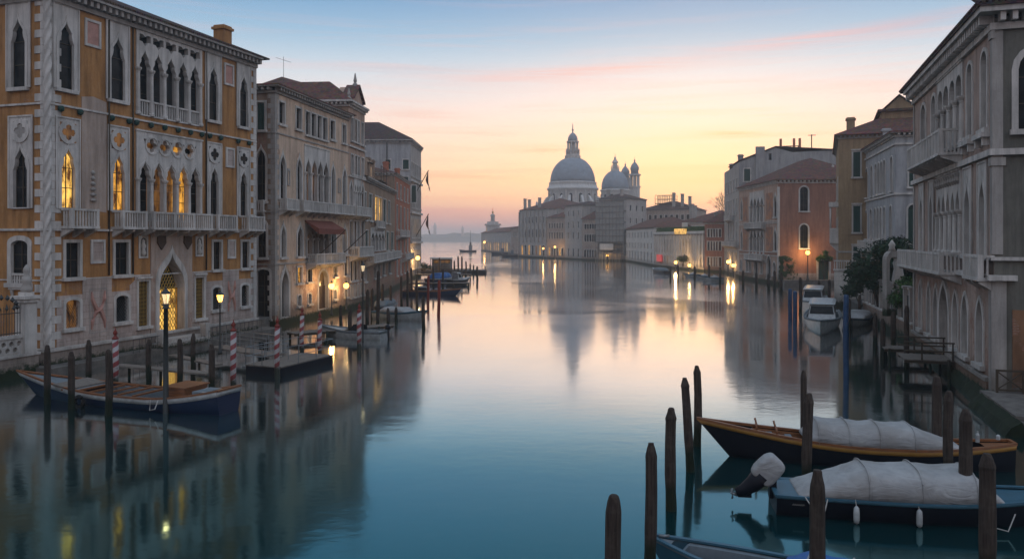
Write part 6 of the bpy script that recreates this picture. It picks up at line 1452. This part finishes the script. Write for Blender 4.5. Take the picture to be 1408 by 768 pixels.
def small_boat(name, label, pS, pB, beam, free, mats, cat='motorboat', cover=None, cabin=None, wind=None, outb=False, deck='bwhite', cockpit=(.12, .6), group=None, stern=.75):
    o, L = boat_root(name, label, pS, pB, cat, group)
    hw, sz = hull(o, L, beam, free, mats, bow=1.2, stern=stern, sheer=(.35, .0), band=.14, rake=.9, cockpit=cockpit, deckz=.4, deck=deck, cap=mats[1])
    if cover: canvas_cover(o, *[L * cover[0], L * cover[1]], lambda x: hw(x / L) * .92, lambda x: sz(x / L), cover[2], [L * (cover[0] + (cover[1] - cover[0]) * k / 4) for k in (1, 2, 3)], .8, .8).data.materials[0] = M[cover[3]]
    if cabin:
        c0, c1, h_, mt = cabin; w_ = beam * .36; x0, x1 = L * c0, L * c1; z0_ = sz(.5) - .1
        q = MB(); q.rings([[(x0, -w_, z0_), (x0, w_, z0_), (x0, w_ * .85, z0_ + h_), (x0, -w_ * .85, z0_ + h_)], [(x1, -w_, z0_), (x1, w_, z0_), (x1 - h_ * .5, w_ * .8, z0_ + h_), (x1 - h_ * .5, -w_ * .8, z0_ + h_)]]); cb = q.build('cabin', mt, o)
        q = MB(); q.rings([[(x0 - .15, -w_, z0_ + h_), (x0 - .15, w_, z0_ + h_), (x0 - .15, w_ * .8, z0_ + h_ + .1), (x0 - .15, -w_ * .8, z0_ + h_ + .1)], [(x1 - h_ * .3, -w_ * .95, z0_ + h_), (x1 - h_ * .3, w_ * .95, z0_ + h_), (x1 - h_ * .5, w_ * .7, z0_ + h_ + .1), (x1 - h_ * .5, -w_ * .7, z0_ + h_ + .1)]]); q.build('cabin_roof', mt, o)
        q = MB()
        for s_ in (1, -1):
            q.add([(x0 + .15, s_ * (w_ * .97 + .01), z0_ + h_ * .38), (x1 - h_ * .35, s_ * (w_ * .96 + .01), z0_ + h_ * .38), (x1 - h_ * .52, s_ * (w_ * .86 + .012), z0_ + h_ * .86), (x0 + .15, s_ * (w_ * .88 + .012), z0_ + h_ * .86)], [(0, 1, 2, 3)])
        q.add([(x1 - h_ * .19 + .02, -w_ * .86, z0_ + h_ * .38), (x1 - h_ * .19 + .02, w_ * .86, z0_ + h_ * .38), (x1 - h_ * .43 + .02, w_ * .76, z0_ + h_ * .86), (x1 - h_ * .43 + .02, -w_ * .76, z0_ + h_ * .86)], [(0, 1, 2, 3)])
        q.build('cabin_window', 'glass', cb)
    if wind:
        x0 = L * wind; w_ = beam * .34; z0_ = sz(.5); q = MB()
        q.rings([[(x0 + .5, -w_ * .7, z0_), (x0 + .5, w_ * .7, z0_)], [(x0 + .1, -w_ * .65, z0_ + .5), (x0 + .1, w_ * .65, z0_ + .5)]], closed=False, cap=False)
        q.rings([[(x0 + .5, -w_ * .7, z0_), (x0 + .1, -w_ * .65, z0_ + .5)], [(x0 - .5, -w_, z0_), (x0 - .5, -w_ * .95, z0_ + .35)]], closed=False, cap=False)
        q.rings([[(x0 + .5, w_ * .7, z0_), (x0 + .1, w_ * .65, z0_ + .5)], [(x0 - .5, w_, z0_), (x0 - .5, w_ * .95, z0_ + .35)]], closed=False, cap=False); q.build('windscreen', 'glass', o)
    if outb:
        q = MB(); q.sm = True; q.path([(-.05, 0, .9), (-.3, 0, 1.0), (-.5, 0, .85)], [.16, .22, .1], 9); ob = q.build('outboard_motor', 'black', o); q = MB(); q.path([(-.32, 0, .8), (-.36, 0, -.4)], [.1, .07], 7); q.build('motor_leg', 'black', ob)
    return o
small_boat('speedboat', 'small white speedboat with a windscreen and outboard, moored before the beige palace', gp(529, 466), gp(447, 462), 2.1, .62, ('bwhite', 'greydeck'), outb=True, wind=.45)
small_boat('motorboat', 'long white motorboat with a blue stripe moored beyond the speedboat', gp(519, 437), gp(582, 441.5), 2.3, .75, ('bwhite', 'bluedeck'), cover=(.1, .75, .45, 'canvas'))
small_boat('covered_boat', 'dark blue covered boat tied close to the wall behind the long white motorboat', gp(538, 424), gp(518, 433), 1.9, .7, ('black', 'greydeck'), cover=(.08, .8, .6, 'floor'))
small_boat('taxi_boat', 'long low dark blue boat lying across the canal edge, left bank', gp(553, 405.5), gp(629, 406.5), 2.2, .7, ('navy', 'bwood'), cabin=(.25, .5, .55, 'floor'), deck='floor')
small_boat('covered_boat', 'boat under a bright blue tarpaulin at the left bank landing', gp(590, 390), gp(622, 388), 3.2, .9, ('navy', 'bwhite'), cover=(.15, .85, .95, 'tarpb'))
small_boat('motorboat', 'dark motorboat with a pale cabin beside the blue tarpaulin boat', gp(618, 391), gp(643, 390), 3., .9, ('black', 'bwhite'), cabin=(.3, .6, 1.2, 'bwhite'))
jetty('wooden_jetty', 'long timber jetty behind the blue tarpaulin boat, left bank', *gp(572, 383), 0.0, 11, 2.6, .9, True)
jetty('wooden_jetty', 'timber jetty between the blue tarpaulin boat and the long dark boat', *gp(560, 396), 0.0, 10, 2., .9)
# boat stop: floating station
x_, y_ = gp(590, 376); st = thing('boat_stop', 'floating boat stop with a lit roofed waiting room at the end of the left bank', 'boat stop', (x_, y_, 0), .0)
q = MB(); q.box(-2, 13, 0, 7, -.4, .7); q.build('float', 'black', st); q = MB(); q.box(0, 5, 1.2, 5.8, 3.3, 3.6); q.build('roof', 'white', st)
q = MB(); q.box(.1, 4.9, 5.4, 5.5, .7, 3.3); q.build('back_wall', 'greyp', st); q = MB(); q.box(.6, 4.4, 5.3, 5.38, 2.3, 2.9); q.build('lit_panel', 'litlow', st)
q = MB()
for xx in (.2, 2.5, 4.8):
    for yy in (1.4, 5.6): q.tube((xx, yy, .7), (xx, yy, 3.3), .08, n=5)
q.build('post', 'steel', st); q = MB(); rail(q, (5.5, .2), (12.8, .2), .7); rail(q, (12.8, .2), (12.8, 6.8), .7); rail(q, (-1.8, .2), (-.2, .2), .7); q.build('railing', 'steel', st)
for i, (px_, lb) in enumerate(((573, 'round green potted shrubs left of the boat stop'), (582, 'round green potted shrub nearest the boat stop'))):
    o = thing('potted_shrub', lb, 'shrub', (wx(px_, 172), 172, .9)); crown('crown', 'leaf', o, [(0, 0, 1.2, 1.2), (1.2, .2, .9, .9)], 1200, .14, seed=30 + i); q = MB(); q.lathe(0, 0, [(.5, 0), (.7, .5), (.65, .5)], 8); q.build('pot', 'redp', o)
MG = 'timber mooring poles off the beige palace'
for (px_, yw, yt, r_, sty, lb) in (
    (469, 447, 419, .15, 'wood', 'timber pole behind the white speedboat\'s bow'), (482, 464, 423, .16, 'wood', 'timber pole touching the white speedboat\'s side'),
    (505, 449, 398, .16, 'wood', 'tall brown timber pole right behind the speedboat\'s outboard'), (519, 451, 372, .16, 'wood', 'very tall timber pole left of the long white motorboat'),
    (533, 453, 423, .15, 'wood', 'short timber pole in front of the white motorboat\'s stern'), (545, 443, 422, .15, 'wood', 'short timber pole at the middle of the white motorboat'),
    (582.5, 452, 406, .16, 'wood', 'dark timber pole at the bow of the long white motorboat'), (573.5, 428, 384, .15, 'wood', 'brown pole in the water behind the white motorboat\'s bow'),
    (588.5, 416, 379, .17, 'red', 'red pole left of the farther of two in mid water'), (603, 434, 385, .17, 'red', 'red pole farthest out in the canal, left side'),
    (656.5, 385, 366, .22, 'wood', 'lone dark pole standing in open water beyond the left bank boats'), (527, 430, 390, .15, 'wood', 'timber pole against the brown house wall above the white motorboat'),
    (552, 420, 380, .15, 'wood', 'slim timber pole near the brown house corner'), (560, 412, 372, .16, 'wood', 'timber pole at the stern of the long dark boat'),
    (566, 406, 368, .16, 'wood', 'timber pole left of the long dark boat\'s cabin'), (596, 396, 366, .17, 'wood', 'timber pole before the blue tarpaulin'),
    (609, 394, 370, .17, 'wood', 'timber pole just right of the blue tarpaulin'), (604, 383, 354, .17, 'wood', 'pole behind the blue tarpaulin at the jetty'),
    (625, 382, 358, .17, 'wood', 'pole at the left of the boat stop\'s end cluster'), (630, 384, 352, .17, 'wood', 'tallest pole of the cluster by the boat stop'), (635.5, 382, 352, .17, 'wood', 'middle pole of the cluster by the boat stop'),
    (641, 381, 359, .17, 'wood', 'right pole of the cluster by the boat stop'), (646.5, 379, 362, .17, 'wood', 'pole just beyond the boat stop cluster'), (651, 378, 364, .17, 'wood', 'rightmost pole of the boat stop'),
    (512, 436, 396, .15, 'wood', 'timber pole close to the wall at the brown house balcony'), (538, 428, 392, .15, 'wood', 'timber pole behind the stern of the white motorboat')):
    pole(lb, px_, yw, yt, r_, sty, MG if sty == 'wood' else 'red mooring poles', lean=(random.uniform(-.02, .02), 0))
D = 62; lamp('slender unlit curved-top lamp post by the canal front of the beige palace', wx(499, D), D, -.8, wz(364, D), lit='lampdim', power=0, r=.06, glass=.16)

# ------------------------------------------------------------------ right middle: moored boats, poles
small_boat('cabin_cruiser', 'white cabin motorboat facing the camera between blue poles', (wx(1133, 79), 79), (wx(1128, 65.5), 65.5), 3.2, 1.0, ('bwhite', 'greydeck'), cabin=(.2, .7, 1.35, 'bwhite'), deck='canvas', stern=.85)
small_boat('cabin_cruiser', 'second white cabin boat just behind the white cabin motorboat', (wx(1121, 97), 97), (wx(1116, 84), 84), 3.0, 1.1, ('bwhite', 'greydeck'), cabin=(.2, .75, 1.4, 'bwhite'), deck='canvas', stern=.85)
small_boat('covered_boat', 'small boat under a pale cover right of the white cabin motorboat', (wx(1183, 79), 79), (wx(1172, 71), 71), 2.5, .6, ('bwhite', 'bluedeck'), cover=(.05, .8, .5, 'canvas'), stern=.85)
RG = 'mooring poles around the white cabin boats'
for (px_, yw, yt, r_, sty, lb) in (
    (1086.5, 440, 397, .20, 'blue', 'blue pole left of the white cabin boats, farther of the pair'), (1093, 446, 400, .20, 'blue', 'blue pole left of the white cabin boats, nearer of the pair'),
    (1163.5, 517, 405, .16, 'blue', 'tall nearest blue pole standing right of the white cabin motorboat'), (1100.5, 432, 381, .18, 'wood', 'tall timber pole left of the second white cabin boat'),
    (1126, 416, 385, .18, 'wood', 'timber pole directly behind the white cabin boats'), (1140.5, 420, 384, .18, 'wood', 'timber pole behind the white cabin boats, right one, below the shrub'),
    (1182, 437, 405, .15, 'wood', 'short timber pole behind the pale covered boat'), (1168, 452, 410, .15, 'wood', 'timber pole between the nearest blue pole and the covered boat'),
    (1203.5, 476, 430, .16, 'wood', 'timber pole along the garden wall, farthest from the rosy palace'), (1213.5, 492, 438, .16, 'wood', 'timber pole along the garden wall before the stone arch'),
    (1247, 505, 420, .16, 'wood', 'tall timber pole in front of the railed landing stage'), (1228.5, 480, 428, .18, 'wood', 'timber pole below the stone arch and figure'), (1238, 462, 425, .14, 'wood', 'timber pole behind the bare landing stage')):
    pole(lb, px_, yw, yt, r_, sty, RG if sty == 'wood' else 'blue mooring poles')
for (px_, yw, yt, lb) in ((1065, 397, 372, 'pole off the terracotta palace corner, left of its quay'), (1057, 396, 376, 'pole before the terracotta palace\'s second arched door'), (1040, 394, 374, 'pole before the middle door of the terracotta palace'),
    (1022, 390, 372, 'pole at the far corner of the terracotta palace'), (1074, 401, 374, 'pole in the water beside the lit quay'), (955, 384, 366, 'pole by the small white boats, left'), (975, 386, 364, 'pole by the small white boats, middle'), (990, 387, 367, 'pole by the small white boats, right'),
    (922, 381, 366, 'pole before the white gallery, left'), (932, 383, 364, 'pole before the white gallery, right'), (835, 362, 350, 'pole before the scaffolded palace')):
    pole(lb, px_, yw, yt, .22, 'wood', 'far mooring poles on the right bank')
for (xs, xb, yw, lb) in ((962, 942, 381, 'small white boat moored at the left of the far trio'), (978, 958, 383.5, 'small white boat in the middle of the far trio'), (994, 968, 386, 'largest small white boat, nearest of the far trio')):
    small_boat('motorboat', lb, gp(xs, yw), gp(xb, yw), 2., .6, ('bwhite', 'bluedeck'), cover=(.2, .7, .5, 'canvas'), group='small white boats by the grey house')
small_boat('covered_boat', 'dark boat moored at the foot of the white gallery', gp(918, 377), gp(898, 374), 2.4, .8, ('black', 'greydeck'), cover=(.2, .7, .5, 'floor'))
# lamps with long reflections on the far bank
for (px_, D, yl, pw, lb) in ((835, 288, 353, 500, 'lit lamp at the water\'s edge before the scaffolding'), (747, 322, 343, 300, 'lit lamp before the large pilastered palace, left one'), (763, 316, 341, 500, 'lit lamp before the low grey house under the great dome'),
    (929, 203, 362, 900, 'lit lamp between the white gallery and its poles'), (1001, 180, 361, 500, 'lit lamp before the plain grey house, left one'), (1008, 172, 366, 500, 'lit lamp before the plain grey house, right one'), (948, 196, 366, 300, 'small lit lamp at the right end of the white gallery'),
    (666, 500, 335, 300, 'tiny lit lamp before the customs house')):
    pw *= .5 if px_ not in (929, 948) else 1.6; bx = wx(px_, D) - 1.6; lamp('far ' + lb, wx(px_, D - 4), D - 4, -.5, wz(yl - 2, D - 4), lit='lampfar', power=pw, r=.12, glass=.38 if D < 400 else .6, globe=True, group='far lit lamps')
# distant boats and buoy-like pontoon off the customs point
for (xa, xb, yw, top_, lb) in ((655, 632, 346.5, 3., 'far dark barge with a mast off the customs point'), (699, 676, 350, 2.0, 'far low dark boat before the customs house'), (712, 690, 353.5, 2.0, 'far dark moored boat before the brown end house')):
    o, L = boat_root('distant_boat', lb, gp(xa, yw), gp(xb, yw), 'boat'); hull(o, L, 3.5, 1.1, ('black', 'greydeck'), cockpit=(.3, .5), deck='greydeck'); q = MB(); q.box(L * .25, L * .45, -1.2, 1.2, 1.0, 1.2 + top_); q.build('cabin', 'floor', o)
    if top_ == 3.: q = MB(); q.tube((L * .35, 0, 3), (L * .35, 0, 13), .15, .06, 5); q.box(L * .3, L * .4, -.6, .6, 4.2, 6); q.build('mast', 'iron', o)

# ------------------------------------------------------------------ right foreground: poles
FG = 'large foreground mooring poles'
for (px_, D, z_, r_, ln, lb) in (
    (844, 15.2, 3.12, .155, (.0, 0), 'dark weathered pole nearest the camera at the bottom, left of the foreground row'), (893, 19.0, 3.13, .145, (.012, 0), 'dark pole by the bow of the pale blue boat'),
    (923, 23.5, 3.02, .165, (0, 0), 'thick dark pole third in the receding foreground row'), (949, 27.4, 3.22, .15, (-.06, 0), 'leaning dark pole of the pair beside the striped-hull boat\'s bow'),
    (958, 30.8, 3.1, .155, (0, 0), 'upright dark pole of the pair beside the striped-hull boat\'s bow'), (1105, 29.6, 3.12, .12, (0, 0), 'thin dark pole behind the wooden boat\'s canvas cover, left end'),
    (1109, 25.4, 3.08, .16, (.03, 0), 'tall dark pole between the wooden boat and the dark blue boat'), (1124, 16.9, 3.1, .16, (0, 0), 'thick weathered pole standing over the pale blue boat'),
    (1288, 28.4, 3.1, .16, (0, 0), 'dark pole rising behind the wooden boat near the quay, left one'), (1305, 25.8, 3.08, .15, (0, 0), 'dark pole between the two covered boats, near the quay'),
    (1328, 22.5, 3.2, .18, (0, 0), 'rope-ringed dark pole in front of the dark blue boat'), (1357, 18.2, 3.1, .18, (0, 0), 'thick weathered pole at the bottom right corner')):
    pole_at(lb, px_, D, z_, r=r_, lean=ln, group=FG)
# wooden boat with yellow band and canvas cover
o, L = boat_root('wooden_boat', 'traditional wooden boat with dark hull, yellow band and pale canvas cover', (wx(1392, 27.6), 27.6), (wx(990, 29.4), 29.4), 'boat')
hw, sz = hull(o, L, 2.0, .72, ('black', 'yellowband'), bow=1.5, stern=.3, sheer=(.62, .22), band=.17, rake=1.0, cockpit=(.14, .86), deckz=.34, cap='bwood', deck='bwood', rail=.1, keel=-.3)
canvas_cover(o, 1.75, 6.95, lambda x: hw(x / L) * .96, lambda x: sz(x / L), .72, [3.4, 4.5, 5.5, 6.5], 1.7, .5, seed=3)
for t_ in (.87, .80): q = MB(); q.tube((L * t_, hw(t_) * .8, sz(t_) - .1), (L * t_ + .05, hw(t_) * .85, sz(t_) + .28), .04, n=6); q.tube((L * t_ - .1, -hw(t_) * .8, sz(t_) - .1), (L * t_, -hw(t_) * .85, sz(t_) + .28), .04, n=6); q.build('rowlock', 'bwood', o)
q = MB()
for t_ in (.74, .81): q.box(L * t_, L * t_ + .22, -hw(t_) * .85, hw(t_) * .85, sz(t_) - .16, sz(t_) - .1)
q.build('thwart', 'greydeck', o)
q = MB(); q.path([(L * .70, .5, .9), (L * .70, .6, 1.12), (L * .69, .3, 1.2), (L * .7, .1, 1.0), (L * .71, .4, .85), (L * .7, .7, .95)], .035, 6); q.build('rope_coil', 'rope', o)
q = MB(); q.lathe(L * .12, .2, [(.07, .95), (.07, 1.2), (.03, 1.27), (.03, 1.33)], 8); q.build('bottle', 'bwhite', o); q = MB(); q.lathe(L * .05, .1, [(.07, 1.05), (.07, 1.18), (.03, 1.22)], 8); q.build('bottle', 'bwhite', o)
# dark blue boat with canvas and tilted outboard
o, L = boat_root('covered_boat', 'dark blue boat with pale canvas cover, white fenders and a wrapped tilted outboard', (wx(1062, 23.8), 23.8), (wx(1500, 22.4), 22.4), 'motorboat')
hw, sz = hull(o, L, 2.1, .60, ('black', 'bluedeck'), bow=1., stern=.8, sheer=(.35, .0), band=.07, rake=.8, cockpit=(.06, .58), deckz=.3, cap='bluedeck', deck='bluedeck', rail=.05)
canvas_cover(o, .6, 6.1, lambda x: hw(x / L) * .93, lambda x: sz(x / L), .80, [2.5, 3.9, 5.35], 1.9, .8, seed=8)
for x_ in (2.1, 3.75):
    q = MB(); q.sm = True; q.lathe(x_, -1.12, [(.03, .5), (.075, .44), (.085, .3), (.085, .12), (.07, .04), (.02, .0)], 10); f_ = q.build('fender', 'bwhite', o); q = MB(); q.tube((x_, -1.1, .5), (x_, -1.0, .66), .012, n=4); q.build('fender_line', 'rope', f_)
q = MB(); q.path([(.75, -1.0, .64), (.95, -1.35, .35), (1.2, -1.3, .3), (1.35, -1.02, .62)], .018, 5); q.build('mooring_rope', 'rope', o); q = MB(); q.path([(5.4, -1.05, .55), (5.45, -1.3, .2), (5.9, -1.4, .12), (6.2, -1.1, .5)], .018, 5); q.build('mooring_rope', 'rope', o)
q = MB()
for i in range(6): xx = .42 + i * .055; yy = -(hw(xx / L) + .006); q.path([(xx, yy, .36), (xx + .03, yy, .41), (xx + .045, yy, .37)], .006, 4)
q.build('name_lettering', 'rope', o)
ob = MB(); ob.sm = True
R = []; sp = lambda v, k: (abs(v) ** k) * (1 if v > 0 else -1)
for i in range(13):
    ph = -pi / 2 + pi * i / 12; row = []
    for k in range(20):
        a = 2 * pi * k / 20; X_ = .37 * sp(cos(ph), .32) * sp(cos(a), .4) * (1 - .18 * max(0, sin(ph))); Y_ = .30 * sp(cos(ph), .32) * sp(sin(a), .4); Z_ = .44 * sp(sin(ph), .55)
        w_ = 1 + .08 * noise.noise(Vector((X_ * 4, Y_ * 4, Z_ * 4 + 5))); X_ *= w_; Y_ *= w_ * (1 - .15 * (Z_ < -.2))
        c_, s_ = cos(.75), sin(.75); row.append((-.12 + X_ * c_ + Z_ * s_, Y_, 1.12 - X_ * s_ + Z_ * c_))
    R.append(row)
ob.rings(R); cv = ob.build('outboard_cover', 'canvas', o)
q = MB(); q.sm = True; q.path([(-.3, 0, .95), (-.55, 0, .66), (-.85, 0, .45), (-1.05, 0, .38)], [.3, .25, .18, .12], 9); lg = q.build('outboard_leg', 'black', o)
q = MB(); q.box(-.1, .1, -.16, .16, .3, .9); q.build('bracket', 'black', lg); q = MB(); q.box(-1.0, -.6, -.02, .02, .24, .42); q.build('fin', 'black', lg)
q = MB(); q.sm = True; q.path([(-1.02, 0, .32), (-1.22, 0, .36)], [.07, .03], 8); q.sm = False
for k in range(3):
    a = k * 2 * pi / 3 + .4; q.add([(-1.16, 0, .36), (-1.12, .16 * cos(a) - .05 * sin(a), .36 + .16 * sin(a) + .05 * cos(a)), (-1.18, .19 * cos(a), .36 + .19 * sin(a)), (-1.2, .16 * cos(a) + .05 * sin(a), .36 + .16 * sin(a) - .05 * cos(a))], [(0, 1, 2, 3)])
q.build('propeller', 'steel', lg)
q = MB(); q.rings([[(.02, -.8, .60), (.02, .8, .60)], [(.6, -.9, .62), (.6, .9, .62)]], closed=False, cap=False); q.build('stern_deck', 'bluedeck', o)
# pale blue boat cut off by the lower edge
o, L = boat_root('rowing_boat', 'pale blue open boat cut off by the bottom edge, bow to the left', (wx(1240, 17.0), 17.0), (wx(905, 19.6), 19.6), 'boat')
hw, sz = hull(o, L, 1.75, .45, ('bluedeck', 'greydeck'), bow=1., stern=.8, sheer=(.25, .0), band=.07, rake=.6, cockpit=(.05, .86), deckz=.28, cap='bluedeck', deck='greydeck', rail=.05)
canvas_cover(o, .1, L * .46, lambda x: hw(x / L) * .95, lambda x: sz(x / L), .34, [1.0, 1.9], .8, .5, seed=12, name='tarpaulin_cover').data.materials[0] = M['tarpb']
q = MB(); q.path([(L * .99, .05, .72), (L * .97, .12, .76), (L * .95, -.02, .74)], .035, 6); q.build('bow_fitting', 'steel', o)
q = MB(); q.path([(0, 0, 0), (.2, -.6, -.35), (.0, -1.2, -.6), (-.2, -2.5, -.75)], .02, 5) if False else None
# stray items: rope line on quay
